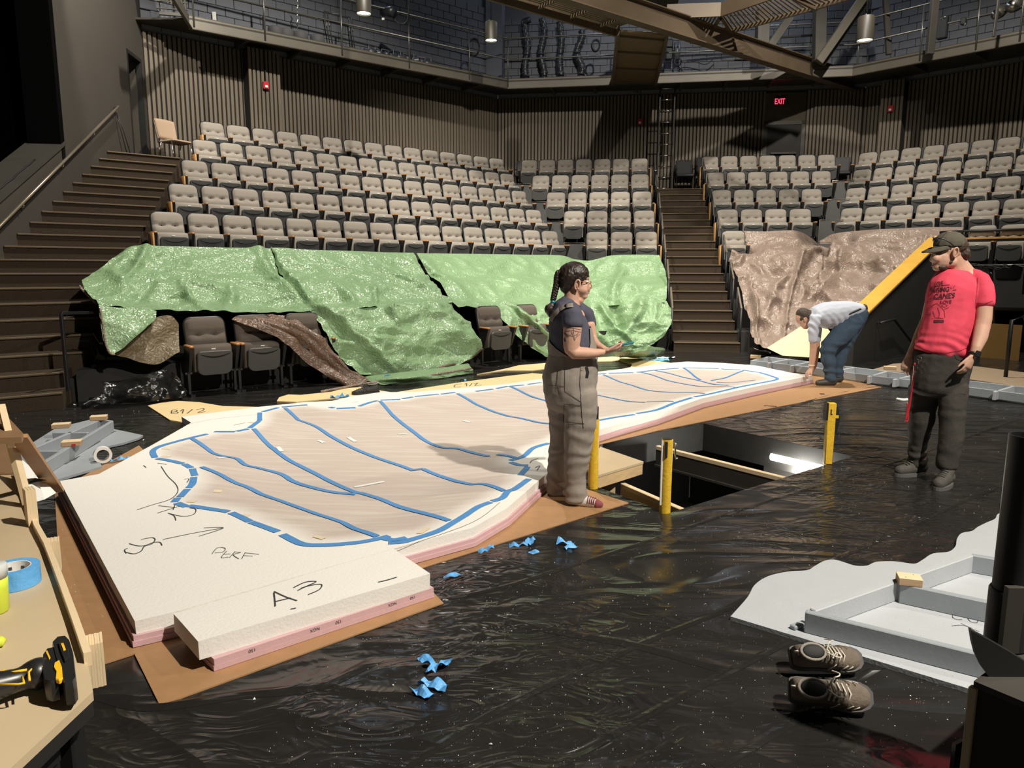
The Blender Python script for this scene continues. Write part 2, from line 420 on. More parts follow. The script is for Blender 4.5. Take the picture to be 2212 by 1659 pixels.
# ---- trap room under the floor
pit = sroot('trim_1')
PZ = -1.25
b = MB()
for i in range(5):
    p, q = PIT[i], PIT[(i + 1) % 5]; d = (q - p).normalized(); s = Vector((d.y, -d.x, 0))
    c = sum(PIT, Vector()) / 5
    if (c - p).dot(s) > 0: s = -s
    b.wallq(p, q, -.28, -.002, .06, s)
    b.wallq(p + s * .9 - d * .9, q + s * .9 + d * .9, PZ, -.28, .05, s)
b.build('pit_wall', 'black_wood', pit)
b = MB(); c = sum(PIT, Vector()) / 5
b.prism([c + (p - c) * 2.2 for p in PIT], PZ - .05, PZ); b.build('pit_floor', 'pit_floor', pit)

# ---- left wall with door opening
def WX(Y): return -7.05 - .139 * (Y - 10.27)
NW = (.9905, .1377); WOFF = .9905 * -7.05 + .1377 * 10.27
PRO_Y = 12.43
dz = PN(276, 112, NW, WOFF).z
DY0, DY1 = 15.55, 16.32
wl = MB(); sd = Vector((-.99, -.138, 0))
def WP(Y): return Vector((WX(Y), Y, 0))
wl.wallq(WP(PRO_Y), WP(DY0), 0, 12, .35, sd); wl.wallq(WP(DY1), WP(17.2), 0, 12, .35, sd); wl.wallq(WP(DY0), WP(DY1), dz, 12, .35, sd)
wall_left = struct(wl.build('wall_left', 'wall_grey'))
d = sroot('door_1')
m = MB(); m.wallq(WP(DY0) + sd * .3, WP(DY1) + sd * .3, 3.5, dz, .05, sd); m.build('door_leaf', 'curtain', d)
m = MB()
for Y in (DY0, DY1): m.wallq(WP(Y - .03) - sd * .01, WP(Y + .03) - sd * .01, 3.5, dz + .05, .1, sd)
m.wallq(WP(DY0) - sd * .01, WP(DY1) - sd * .01, dz - .02, dz + .05, .1, sd); m.build('door_frame', 'black_metal', d)
m = MB(); m.wallq(WP(PRO_Y - .14), WP(PRO_Y), 3.3, 12, .5, sd); struct(m.build('trim_2', 'curtain', wall_left))
# sloping parapet below the wing opening
_c1, _c2 = PN(143, 309, NW, WOFF), PN(16, 420, NW, WOFF)
def capz(Y): return _c2.z + (_c1.z - _c2.z) * (Y - _c2.y) / (_c1.y - _c2.y)
m = MB(); A0, B0 = WP(PRO_Y), WP(6.2)
def ringp(Y): 
    p = WP(Y); return [p, p + sd * .5, p + sd * .5 + Vector((0, 0, capz(Y))), p + Vector((0, 0, capz(Y)))]
m.loft([ringp(PRO_Y), ringp(6.2)]); low = struct(m.build('wall_wing', 'wall_grey'))
m = MB()
def ringc(Y):
    p = WP(Y) - sd * .03; z = capz(Y); return [p + Vector((0, 0, z)), p + sd * .58 + Vector((0, 0, z)), p + sd * .58 + Vector((0, 0, z + .05)), p + Vector((0, 0, z + .05))]
m.loft([ringc(PRO_Y), ringc(6.2)]); m.build('cap', 'steel_dark', low)
m = MB(); m.tube([WP(Y) + sd * (.10 + .02 * noise.noise(Vector((Y * 5, 0, 0)))) + Vector((0, 0, capz(Y) + .065)) for Y in [6.3 + .09 * i for i in range(60)]], .012, 6)
tag(m.build('floor_cable', 'cable', None, True), 'thin dark cable lying along the sloping wing wall cap', 'cable')
# black curtains in the wing
for j, (x0, y0, x1, y1) in enumerate(((-9.3, 12.6, -11.8, 9.6), (-8.2, 12.9, -9.6, 12.3))):
    m = MB(); n = 60; vs = []
    for i in range(n + 1):
        t = i / n; p = Vector((x0 + (x1 - x0) * t, y0 + (y1 - y0) * t, 0)); off = .1 * math.sin(t * 48) + .06 * noise.noise(Vector((t * 9, j, 0)))
        vs += [p + Vector((off, off, 0)), p + Vector((off * .8, off * .8, 12))]
    m.add(vs, [(2 * i, 2 * i + 2, 2 * i + 3, 2 * i + 1) for i in range(n)])
    tag(m.build('stage_curtain', 'curtain', None, True), ('long black drape hanging in the dark stage wing at far left', 'narrow black drape hanging just behind the wing opening edge')[j], 'curtain')
m = MB(); m.box((-13, 8, 6), (.1, 14, 13)); struct(m.build('wall_wing_far', 'curtain'))
# handrail on the left wall
t = thing('handrail', 'brown metal handrail climbing the grey wall beside the left stairs', 'handrail', (0, 0, 0))
h0 = PN(245, 230, NW, WOFF) - sd * .09; h1 = PN(-40, 512, NW, WOFF) - sd * .09
m = MB(); m.tube([h0 - Vector((0, 0, .05)) + sd * .08, h0, h1], .024, 10); m.build('rail', 'handrail_metal', t, True)
for f in (.02, .25, .52, .8):
    p = h0.lerp(h1, f); m = MB(); m.tube([p, p - Vector((0, 0, .07)), p - Vector((0, 0, .07)) + sd * .09], .009, 6); m.build('bracket', 'handrail_metal', t, True)
m = MB()
for dx in (0, .05):
    m.tube([h0 + sd * .06 + Vector((0, 0, -.05)), h0 + Vector((.02 + dx, .10, -.45)) + sd * .05, h0 + Vector((.05 + dx, .3 + dx, -1.15)) + sd * .04], .008, 5)
tag(m.build('hanging_cable', 'cable', None, True), 'two thin black cables hanging from the top of the left handrail', 'cable')

# ---- left staircase
def n_step(i): return 9.42 + .331 * (i - 1)
def u_right(n): return 1.36 + .515 * (n - 9.48)
def wall_at_n(n):                                   # point of the left wall on the line n = const
    # p = u*UA + n*NA ; .9905x+.1377y = WOFF
    a = NW[0] * UA.x + NW[1] * UA.y; c = NW[0] * NA.x + NW[1] * NA.y
    u = (WOFF - c * n) / a; return UA * u + NA * n
stair = sroot('staircase_left')
for i in range(1, 21):
    n0, n1 = n_step(i), n_step(i + 1) + .06
    if i == 20: n1 = 17.7
    un = u_right(n0) if i > 2 else (1.32, 1.40)[i - 1]
    m = MB(); z0 = 0 if i < 6 else RISE * (i - 4)
    a, b_ = wall_at_n(n0) + UA * .002, wall_at_n(n1) + UA * .002
    m.prism([a, UA * un + NA * n0, UA * (un + .515 * (n1 - n0) + .35) + NA * n1 if i == 20 else UA * (un + .16) + NA * n1, b_], z0, RISE * i)
    m.build('step', 'carpet', stair)
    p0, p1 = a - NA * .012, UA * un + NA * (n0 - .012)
    m = MB(); m.beam(p0 + Vector((0, 0, RISE * i - .013)), p1 + Vector((0, 0, RISE * i - .013)), .03, .028, b=.008); m.build('nosing', 'carpet_nosing_lit', stair)
# ---- centre staircase
SD = Vector((.12, .9928, 0)); SN = Vector((.9928, -.12, 0)); SO = Vector((3.12, 14.02, 0)); SW = 1.24
stair2 = sroot('staircase_centre')
for i in range(1, 21):
    p = SO + SD * (GOING * (i - 1)); L = GOING + .05 if i < 20 else 2.4
    m = MB(); m.prism([p, p + SN * SW, p + SN * SW + SD * L, p + SD * L], 0 if i < 4 else RISE * (i - 3), RISE * i); m.build('step', 'carpet', stair2)
    m = MB(); q = p - SD * .012 + Vector((0, 0, RISE * i - .013)); m.beam(q, q + SN * SW, .03, .028, b=.008); m.build('nosing', 'carpet_nosing_lit', stair2)
# ---- seating platforms
def rowz(k): return 0 if k == 1 else RISE * (3 * (k - 1) - 1)
plat = sroot('seating_platform')
def nA_(k): return 12.67 + 1.03 * (k - 4)
def nB_(k): return 17.65 + 1.01 * (k - 4)
def nC_(k): return 17.47 + 1.01 * (k - 4)
def nD_(k): return 16.86 + 1.01 * (k - 4)
for k in range(2, 9):
    z = rowz(k); f = nA_(k) - .86; e = 18.2 if k == 8 else nA_(k + 1) - .80
    zz = max(0, z - .6) if k > 2 else 0
    m = MB(); ur = u_right(f) + .02; um = 10.2 + .4 * (k - 1)
    m.prism([UA * ur + NA * f, UA * um + NA * f, UA * (um + .9) + NA * e, UA * (ur + .45) + NA * e], zz, z - .002); m.build('riser', 'riser_dark', plat)
    f, e = nB_(k) - .86, (23.2 if k == 8 else nB_(k + 1) - .80)
    xl = 3.3 - .65 * (k - 1) - .6
    pr0 = SO + SD * ((f - SO.dot(NB)) / SD.dot(NB)); pr1 = SO + SD * ((e - SO.dot(NB)) / SD.dot(NB))
    m = MB(); m.prism([UB * (pr0.dot(UB) - 1.1 - .62 * (k - 1)) + NB * f, pr0 - SN * .004, pr1 - SN * .004, UB * (pr0.dot(UB) - 1.7 - .62 * (k - 1)) + NB * e], zz, z); m.build('riser', 'riser_dark', plat)
    f, e = nC_(k) - .86, (23.2 if k == 8 else nC_(k + 1) - .80)
    pr0 = SO + SN * (SW + .004) + SD * ((f - SO.dot(NB)) / SD.dot(NB)); pr1 = SO + SN * (SW + .004) + SD * ((e - SO.dot(NB)) / SD.dot(NB))
    m = MB(); ux = pr0.dot(UB) + .8 + .55 * (k - 1); m.prism([pr0, UB * ux + NB * f, UB * (ux + .5) + NB * e, pr1], zz, z); m.build('riser', 'riser_dark', plat)
# vomitory geometry on the right
VB = Vector((5.62, 11.95, 0)); VT = VB + ND * 4.3; PARN = VT.dot(ND)
for k in range(2, 9):
    z = rowz(k); f, e = nD_(k) - .86, (22.3 if k == 8 else nD_(k + 1) - .80)
    u0 = Vector((8.0, 17.5, 0)).dot(UD) - .32 * (k - 5) - .55
    u1 = VB.dot(UD) - .12 if k < 4 else 14
    if k == 4: f = max(f, PARN + .12)
    m = MB(); m.prism([UD * u0 + ND * f, UD * u1 + ND * f, UD * u1 + ND * e, UD * (u0 - .4) + ND * e], max(0, z - .6) if k != 2 else 0, z - .001); m.build('riser', 'riser_dark', plat)

# ---- slatted walls
CLA = WP(16.5); AB = Vector((-.44, 22.76, 0)); CDc = Vector((9.8, 21.3, 0)); DE = CDc + UD * 6.5
slat_me = MB().bbox((0, 0, 0), (.066, .036, 3.1), None, .006).mesh('slat'); slat_me.materials.append(MATS['slat'])
def slat_wall(name, a, b, side, skip=()):
    m = MB(); m.wallq(a, b, 3.0, 6.56, .1, side); wobj = struct(m.build(name, 'slat_back'))
    d = b - a; L = d.length; d = d / L; ang = math.atan2(d.y, d.x); n = int(L / .1)
    for i in range(n):
        s = .05 + i * .1
        if any(q0 < s < q1 for q0, q1 in skip): continue
        o = bpy.data.objects.new('slat', slat_me); COL.objects.link(o); o.parent = wobj
        p = a + d * s - Vector((side[0], side[1], 0)) * .018; o.location = (p.x, p.y, 5.0 if not any(abs(s - q) < .6 for q in ()) else 5.0); o.rotation_euler = (0, 0, ang)
    return wobj
def along(a, b, px):                                  # distance along wall a-b at which pixel column px falls
    n = Vector((-(b - a).y, (b - a).x)).normalized(); p = PN(px, 300, n, Vector(a[:2]).dot(n)); return (p - Vector((a.x, a.y, p.z))).length
e0, e1 = along(AB, CDc, 1648), along(AB, CDc, 1737)
wA = slat_wall('wall_back_left', CLA, AB, NA); wBC = slat_wall('wall_back', AB, CDc, (.14, .99), [(e0, e1)]); wD = slat_wall('wall_right', CDc, DE, ND)
def pilaster(a, b, px0, px1, depth, side, parent):
    d = (b - a).normalized(); s0, s1 = along(a, b, px0), along(a, b, px1); sv = Vector((side[0], side[1], 0))
    m = MB(); p, q = a + d * s0 - sv * depth, a + d * s1 - sv * depth
    m.wallq(p, q, 3.0, 6.5, depth, sv); pl = m.build('pilaster', 'slat_back', parent)
    ang = math.atan2(d.y, d.x); n = int((s1 - s0) / .1)
    for i in range(n + 1):
        o = bpy.data.objects.new('slat', slat_me); COL.objects.link(o); o.parent = pl
        pp = p + d * ((i + .35) * (s1 - s0) / (n + .7)) - sv * .018; o.location = (pp.x, pp.y, 5.0); o.rotation_euler = (0, 0, ang)
    return p, q
pA = pilaster(CLA, AB, 531, 597, .35, NA, wA); pD = pilaster(CDc, DE, 1908, 1955, .35, ND, wD)
# exit door in the back wall
ux = (CDc - AB).normalized(); nx = Vector((ux.y, -ux.x, 0)); 
if nx.y > 0: nx = -nx
d2 = sroot('door_2'); m = MB()
pa, pb = AB + ux * e0, AB + ux * e1
nb = Vector((-nx.x, -nx.y)); ztop = PN(1690, 262, nb, Vector(AB[:2]).dot(nb)).z
m.wallq(pa + nx * .02 + ux * .1, pb + nx * .02 - ux * .1, 3.7, ztop - .1, .03, -nx); m.build('door_leaf', 'wall_dark', d2)
m = MB(); m.wallq(pa + nx * .05, pa + nx * .05 + ux * .1, 3.7, ztop, .06, -nx); m.wallq(pb + nx * .05 - ux * .1, pb + nx * .05, 3.7, ztop, .06, -nx); m.wallq(pa + nx * .05, pb + nx * .05, ztop - .1, ztop, .06, -nx)
m.build('door_frame', 'steel_dark', d2)
m = MB(); q = pa + ux * .22 + nx * .06; m.beam(q + Vector((0, 0, 4.85)), q + ux * .7 + Vector((0, 0, 4.85)), .04, .05); m.build('push_bar', 'steel_dark', d2)
m = MB(); m.wallq(pa, pb, ztop, 6.5, .05, -nx); m.build('lintel', 'slat', wBC)
# ---- upper gallery walls of painted block
blk = MB().bbox((0, 0, 0), (.39, .05, .19), None, .008).mesh('block'); blk.materials.append(MATS['cmu'])
def gallery_wall(name, a, b, side, ncol, nrow):
    m = MB(); m.wallq(a + Vector((side[0], side[1], 0)) * .03, b + Vector((side[0], side[1], 0)) * .03, 6.56, 12.4, .2, side); wo = struct(m.build(name, 'cmu'))
    d = b - a; L = d.length; d /= L; ang = math.atan2(d.y, d.x)
    for r in range(nrow):
        for c in range(ncol):
            s = .2 + c * .4 + (.2 if r % 2 else 0)
            if s > L - .1: continue
            o = bpy.data.objects.new('block', blk); COL.objects.link(o); o.parent = wo
            p = a + d * s; o.location = (p.x, p.y, 6.70 + r * .2); o.rotation_euler = (0, 0, ang)
    return wo
gallery_wall('wall_gallery_left', CLA, AB, NA, 24, 12); gallery_wall('wall_gallery_back', AB, CDc, (.14, .99), 26, 11); gallery_wall('wall_gallery_right', CDc, DE, ND, 16, 12)
m = MB(); m.prism([AB + Vector((-.35, -.35, 0)), AB + Vector((.12, -.55, 0)), AB + Vector((.2, 0, 0)), AB + Vector((-.2, .2, 0))], 6.76, 12.3); struct(m.build('trim_3', 'cmu'))
m = MB(); m.box((0, 11, 12.6), (30, 30, .2)); struct(m.build('ceiling', 'curtain'))

# ---- gallery walkway: fascia channel, deck, cross beams, railing
FA = [Vector((-6.75, 16.19, 0)), Vector((-.14, 21.25, 0)), Vector((8.74, 19.8, 0)), Vector((11.9, 16.15, 0))]
FZ0, FZ1 = 6.50, 6.77
gal = sroot('gallery_walkway')
m = MB()
for a, b_ in zip(FA[:-1], FA[1:]):
    d = (b_ - a).normalized(); s = Vector((-d.y, d.x, 0))
    m = MB(); m.wallq(a, b_, FZ0, FZ1, .018, s); m.wallq(a - s * .0, b_, FZ1 - .018, FZ1, .09, s); m.wallq(a, b_, FZ0, FZ0 + .018, .09, s); m.build('fascia_beam', 'fascia_steel', gal)
    n = int((b_ - a).length / 1.25)
    for i in range(1, n + 1):
        p = a + d * (i * (b_ - a).length / (n + .6)); m = MB(); m.beam(p + s * .05 + Vector((0, 0, FZ0 + .1)), p + s * 1.15 + Vector((0, 0, FZ0 + .1)), .07, .13); m.build('cross_beam', 'steel_dark', gal)
m = MB(); m.prism([FA[0] + Vector((-1.2, 0, 0)), FA[0], FA[1], FA[2], FA[3], DE, CDc, AB, CLA], FZ1 - .09, FZ1 - .05); m.build('deck', 'steel_dark', gal)
# curb of the railing
def rail_run(pts, posts, parent, zs=(.5, 1.05)):
    for z in zs:
        m = MB(); m.tube([p + Vector((0, 0, FZ1 + z)) for p in pts], .021, 8); m.build('rail', 'pipe_steel', parent, True)
    for p in posts:
        m = MB(); m.tube([p + Vector((0, 0, FZ0 + .05)), p + Vector((0, 0, FZ1 + 1.05))], .021, 8); m.build('post', 'pipe_steel', parent, True)
def on_fascia(px, a, b_):
    s = along(a, b_, px); return a + (b_ - a).normalized() * s
gr = thing('gallery_railing', 'two-bar pipe railing running along the edge of the upper gallery', 'railing')
posts = [on_fascia(x, FA[0], FA[1]) for x in (415, 583, 745, 887, 1015)] + [FA[1]] + [on_fascia(x, FA[1], FA[2]) for x in (1327, 1840)] + [on_fascia(x, FA[2], FA[3]) for x in (1972, 1998, 2089, 2180)]
rail_run([FA[0], FA[1], FA[2], FA[3]], posts, gr)
# left arm of the walkway towards the viewer, seen from below
la = sroot('gallery_arm_left')
e_ = G(352, -30, 6.5); a = FA[0]
m = MB(); d = (e_ - a).normalized(); s = Vector((d.y, -d.x, 0)); 
if s.x < 0: s = -s
m.wallq(a, a + d * 6, FZ0, FZ1, .02, -s); m.wallq(a, a + d * 6, FZ0, FZ0 + .02, .16, s); m.build('arm_beam', 'fascia_steel', la)
for i in range(9):
    q = a + d * (.15 + i * .02) - s * (.12 + .19 * i); m = MB(); m.beam(q + Vector((0, 0, FZ1 - .06)), q + d * 6 + Vector((0, 0, FZ1 - .06)), .03, .06); m.build('grating_bar', 'fascia_steel', la)
m = MB()
for i in range(44):
    q = a + d * (.1 + i * .13) - s * .02; m.beam(q + Vector((0, 0, FZ1 - .02)), q - s * 1.75 + Vector((0, 0, FZ1 - .02)), .045, .012)
o = m.build('grating_mesh', 'steel_dark', la); o['kind'] = 'stuff'
for i in range(3):
    q = a + d * (.2 + 1.3 * i); m = MB(); m.beam(q + Vector((0, 0, FZ0 + .05)), q - s * 1.6 + Vector((0, 0, FZ0 + .05)), .06, .06); m.build('cross_beam', 'steel_dark', la)

# ---- catwalks over the house (horizontal, same level)
def ibeam(m, p, q, h, wd, th=.02):
    p, q = Vector(p), Vector(q)
    m.beam(p, q, wd, th); m.beam(p + Vector((0, 0, h)), q + Vector((0, 0, h)), wd, th); m.beam(p + Vector((0, 0, h / 2)), q + Vector((0, 0, h / 2)), th * .8, h)
cw = thing('catwalk', 'long brown steel catwalk beam crossing overhead to the right gallery corner', 'catwalk')
cb0, cb1 = G(1150, -20, 6.5), G(1845, 196, 6.5)
m = MB(); ibeam(m, cb0, cb1, .42, .24); m.build('main_beam', 'beam_brown', cw)
for f in (.68, .85, .90):
    p = cb0.lerp(cb1, f); m = MB(); m.box(p + Vector((0, 0, .21)), (.2, .02, .4), Matrix.Rotation(math.radians(35), 3, 'Z')); m.build('stiffener', 'beam_brown', cw)
cl0, cl1 = G(1040, -5, 6.5), G(1330, 78, 6.5)
m = MB(); m.beam(cl0 + Vector((0, 0, .1)), cl1 + Vector((0, 0, .1)), .06, .22); m.build('edge_beam', 'beam_brown', cw)
cd = (cb1 - cb0).normalized(); cs = Vector((-cd.y, cd.x, 0))
for i in range(8):
    p = cl0 + cd * (.3 + .42 * i) - cs * (.62 * i / 8 * 0); 
    m = MB(); m.beam(cl0 - cs * (.08 + .075 * i) + Vector((0, 0, .18)), cl1 - cs * (.08 + .075 * i) + Vector((0, 0, .18)), .045, .03); m.build('deck_plank', 'beam_brown', cw)
for i in range(4):
    p = cl0 + cd * (.5 + .85 * i); m = MB(); m.beam(p + Vector((0, 0, .1)), p - cs * .62 + Vector((0, 0, .1)), .05, .06); m.build('rib', 'beam_brown', cw)
br = thing('catwalk_bridge', 'brown plywood underside of the short bridge between catwalk and gallery', 'catwalk')
q0, q1, q2, q3 = G(1335, 74, 6.5), G(1440, 84, 6.5), G(1416, 184, 6.5), G(1323, 182, 6.5)
m = MB(); m.prism([q0, q1, q2, q3], 6.56, 6.6); m.build('deck_panel', 'brown_ply_panel', br)
for a_, b_ in ((q0, q3), (q1, q2)): m = MB(); m.beam(a_ + Vector((0, 0, .08)), b_ + Vector((0, 0, .08)), .07, .2); m.build('side_beam', 'beam_brown', br)
for f in (.06, .33, .66, .97):
    m = MB(); m.beam(q0.lerp(q3, f) + Vector((0, 0, .04)), q1.lerp(q2, f) + Vector((0, 0, .04)), .04, .05); m.build('rib', 'beam_brown', br)
c2 = thing('catwalk', 'angled brown catwalk with open grating at the top of the picture right of centre', 'catwalk')
r_ = [G(x, y, 6.9) for x, y in ((1440, 40), (1557, 36), (1800, -45))]; f_ = [G(x, y, 6.9) for x, y in ((1440, 66), (1535, 72), (1582, 71), (1763, 21), (1880, -14))]
for a_, b_ in ((r_[0], r_[1]), (r_[1], r_[2])): m = MB(); m.beam(a_ + Vector((0, 0, .14)), b_ + Vector((0, 0, .14)), .05, .28); m.build('edge_beam', 'beam_brown', c2)
for a_, b_ in zip(f_[:-1], f_[1:]): m = MB(); m.beam(a_ + Vector((0, 0, .05)), b_ + Vector((0, 0, .05)), .05, .1); m.build('edge_beam', 'beam_brown', c2)
for i in range(46):
    t_ = i / 45
    if t_ < .33: a_, b_ = r_[0].lerp(r_[1], t_ / .33), f_[0].lerp(f_[1], t_ / .33)
    else: a_, b_ = r_[1].lerp(r_[2], (t_ - .33) / .67), f_[2].lerp(f_[4], (t_ - .33) / .67)
    m = MB(); m.beam(a_ + Vector((0, 0, .08)), b_ + Vector((0, 0, .08)), .03, .03); m.build('grating_bar', 'beam_brown', c2)
for x0, y0, x1, y1 in ((1557, 36, 1535, 71), (1557, 36, 1582, 71), (1700, -12, 1763, 20)):
    m = MB(); m.beam(G(x0, y0, 6.93), G(x1, y1, 6.93), .06, .07); m.build('rib', 'beam_brown', c2)
# dark soffit boxes seen between the catwalks
m = MB(); m.prism([G(x, y, 7.6) for x, y in ((1340, -25), (1470, -25), (1460, 35), (1345, 30))], 7.6, 7.9); tag(m.build('soffit_box', 'steel_dark'), 'dark steel box underside between the two overhead catwalks', 'duct')
# truss members in front of the gallery
tr = thing('roof_truss', 'dark steel truss members rising from the right end of the gallery', 'truss')
for x0, y0, x1, y1, Y, wd, mt in ((1769, 132, 1772, -40, 19.6, .28, 'steel_dark'), (1768, 134, 1872, -15, 19.3, .2, 'fascia_steel'), (1655, 112, 1707, 36, 19.4, .2, 'steel_dark'), (1646, 95, 1648, 20, 19.4, .3, 'steel_dark'), (1776, 140, 1905, -45, 19.5, .12, 'steel_dark'), (1920, 118, 1912, -20, 19.3, .13, 'steel_dark'), (2008, 118, 2022, -20, 17.6, .16, 'steel_dark'), (2146, 80, 2160, -20, 16.6, .06, 'pipe_steel')):
    m = MB(); m.beam(Q(x0, y0, Y), Q(x1, y1, Y), wd, wd * .8, (0, 1, 0), .01); m.build('truss_member', mt, tr)
for x0, y0, x1, y1 in ((1490, 92, 1760, 76), (1700, 122, 1760, 118), (1560, 130, 1750, 128)):
    m = MB(); m.beam(Q(x0, y0, 20.9), Q(x1, y1, 20.7), .05, .05); m.build('wall_pipe', 'black_metal', tr)
# ================================================================== THEATRE SEATS (local: x across, -y towards the stage, z up, origin on tread under the back)
def rrect(w, h, r, n=5, rb=None):                     # rounded rectangle outline (x,z), bottom at 0
    rb = r if rb is None else rb; pts = []
    for cx, cz, a0, rr in ((w / 2 - rb, rb, -90, rb), (w / 2 - r, h - r, 0, r), (-w / 2 + r, h - r, 90, r), (-w / 2 + rb, rb, 180, rb)):
        for k in range(n + 1):
            a = math.radians(a0 + 90 * k / n); pts.append((cx + rr * math.cos(a), cz + rr * math.sin(a)))
    return pts
def slabxz(w, h, r, th, bulge=0, rb=None):            # slab in xz with thickness th along y (front at -th/2), rounded front edge
    o = rrect(w, h, r, 5, rb); m = MB(); rings = []
    for s, y in ((.96, -th / 2), (1, -th / 2 + .012), (1, th / 2 - .006), (.97, th / 2)):
        rings.append([Vector((x * s, y, h / 2 + (z - h / 2) * s)) for x, z in o])
    m.loft(rings); return m
BT = math.radians(-13)                                # back leans away from the stage
def seat_meshes():
    out = {}
    Rb = Matrix.Rotation(BT, 4, 'X'); off = Matrix.Translation((0, -.165, .36))
    T = off @ Rb
    # tufted back cushion
    m = MB(); W, H = .475, .60; nx, nz = 20, 22; vs = []; idx = {}
    def puff(x, z):
        ex = 1 - (abs(x) / (W / 2)) ** 6; ez = 1 - (abs(z - H / 2) / (H / 2)) ** 8
        y = .05 * max(0, ex) ** .5 * max(0, ez) ** .5
        zc = .385 + .014 * math.cos(x / (W / 2) * math.pi * 2.5)
        y -= .03 * math.exp(-((z - zc) / .022) ** 2)
        y += .018 * math.exp(-((z - .31) / .05) ** 2)
        for bx in (-.1, .1): y -= .03 * math.exp(-(((x - bx) / .03) ** 2 + ((z - .39) / .03) ** 2))
        return y
    ol = rrect(W, H, .085, 5)
    for i in range(nx + 1):
        for j in range(nz + 1):
            u, v = i / nx * 2 - 1, j / nz
            z = v * H; hw = W / 2; r = .085                    # half width at this height
            if z > H - r: hw = W / 2 - r + math.sqrt(max(0, r * r - (z - (H - r)) ** 2))
            if z < .03: hw = W / 2 - .03 + math.sqrt(max(0, .03 ** 2 - (z - .03) ** 2))
            x = u * hw; vs.append(Vector((x, -puff(x, z) if abs(u) < 1 and 0 < j < nz else 0, z)))
    fs = [(i * (nz + 1) + j, (i + 1) * (nz + 1) + j, (i + 1) * (nz + 1) + j + 1, i * (nz + 1) + j + 1) for i in range(nx) for j in range(nz)]
    m.add([T @ v for v in vs], fs); out['back_cushion'] = (m.mesh('back_cushion'), 'seat_fabric')
    m = slabxz(.505, .63, .10, .045); mm = MB(); mm.add([T @ (v + Vector((0, .021, -.015))) for v in m.v], m.f); out['back_shell'] = (mm.mesh('back_shell'), 'seat_shell')
    mm = MB()
    for bx in (-.1, .1):
        mm.ell(T @ Vector((bx, -puff(bx, .39) - .002, .39)), (.014, .008, .014), None, 8, 5)
    out['button'] = (mm.mesh('button'), 'button')
    # folded seat: fabric wedge with plastic pan facing the stage
    Rs = Matrix.Rotation(math.radians(8), 4, 'X')
    m = MB(); prof = [(-.05, .0), (-.115, .02), (-.125, .30), (-.10, .335), (-.02, .345), (.01, .33), (.01, .0)]
    rings = [[Vector((x, y * k, z * (1 - (1 - k) * .3) + .28)) for y, z in prof] for x, k in ((-.225, .9), (-.215, 1), (.215, 1), (.225, .9))]
    m.loft(rings); mm = MB(); mm.add([Matrix.Translation((0, -.21, 0)) @ v for v in m.v], m.f); out['seat_cushion'] = (mm.mesh('seat_cushion'), 'seat_fabric')
    m = slabxz(.42, .305, .05, .04, rb=.09); mm = MB(); mm.add([Matrix.Translation((0, -.345, .25)) @ Rs @ v for v in m.v], m.f); out['seat_pan'] = (mm.mesh('seat_pan'), 'seat_plastic')
    mm = MB(); pts = [Vector((.185 * s, -.369 - .006, .25 + .325 - .035 * (1 - s * s) + .012)) for s in [i / 8 - 1 for i in range(17)]]
    pts = [p + Vector((0, -(p.z - .25) * math.sin(math.radians(8)) * -1 * -1 * -1 + .0, 0)) for p in pts]
    pts = [Matrix.Translation((0, -.345, .25)) @ Rs @ Vector((.175 * s, -.0215, .27 - .04 * (1 - s * s))) for s in [i / 8 - 1 for i in range(17)]]
    mm.tube(pts, [.003 + .007 * (1 - (i / 8 - 1) ** 2) for i in range(17)], 5); out['pan_lip_shade'] = (mm.mesh('pan_lip_shade'), 'near_black')  # thin black tube painting in the shadow below the pan's upper lip
    mm = MB(); mm.box((0, -.335, .572), (.05, .022, .014)); out['number_plate'] = (mm.mesh('number_plate'), 'plate_white')
    # armrest (own side at -x) with its standard
    mm = MB(); mm.bbox((0, -.30, .615), (.055, .25, .03), None, .01); out['armrest'] = (mm.mesh('armrest'), 'arm_wood')
    mm = MB(); mm.loft([[Vector((x, y, z)) for x, y in ((-hw, y0), (hw, y0), (hw, y1), (-hw, y1))] for z, y0, y1, hw in ((.30, -.30, -.17, .015), (.45, -.36, -.17, .018), (.60, -.42, -.17, .022))])
    mm.box((0, -.22, .16), (.03, .05, .32)); mm.box((0, -.26, .012), (.05, .2, .024)); mm.tube([Vector((-.04, -.22, .27)), Vector((.04, -.22, .27))], .022, 8)
    out['standard'] = (mm.mesh('standard'), 'seat_shell')
    mm = MB(); mm.bbox((0, -.29, .36), (.03, .26, .5), None, .008); out['end_panel'] = (mm.mesh('end_panel'), 'end_wood')
    mm = MB(); mm.box((0, -.30, .45), (.034, .03, .14)); out['panel_slot'] = (mm.mesh('panel_slot'), 'near_black')
    for k, (me, mt) in out.items():
        me.materials.append(MATS[mt])
        if k not in ('number_plate', 'panel_slot'):
            for p in me.polygons: p.use_smooth = True
            bm = bmesh.new(); bm.from_mesh(me); bmesh.ops.recalc_face_normals(bm, faces=bm.faces)
            for e in bm.edges:
                if len(e.link_faces) == 2 and e.calc_face_angle(0) > math.radians(50): e.smooth = False
            bm.to_mesh(me); bm.free()
    return out
SM = seat_meshes()
SMD = {k: v[0] for k, v in SM.items()}
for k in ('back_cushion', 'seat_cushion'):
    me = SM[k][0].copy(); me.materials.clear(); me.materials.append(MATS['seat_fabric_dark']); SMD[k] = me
def put(me, name, par, x=0):
    o = bpy.data.objects.new(name, me); COL.objects.link(o); o.parent = par; o.location = (x, 0, 0); return o
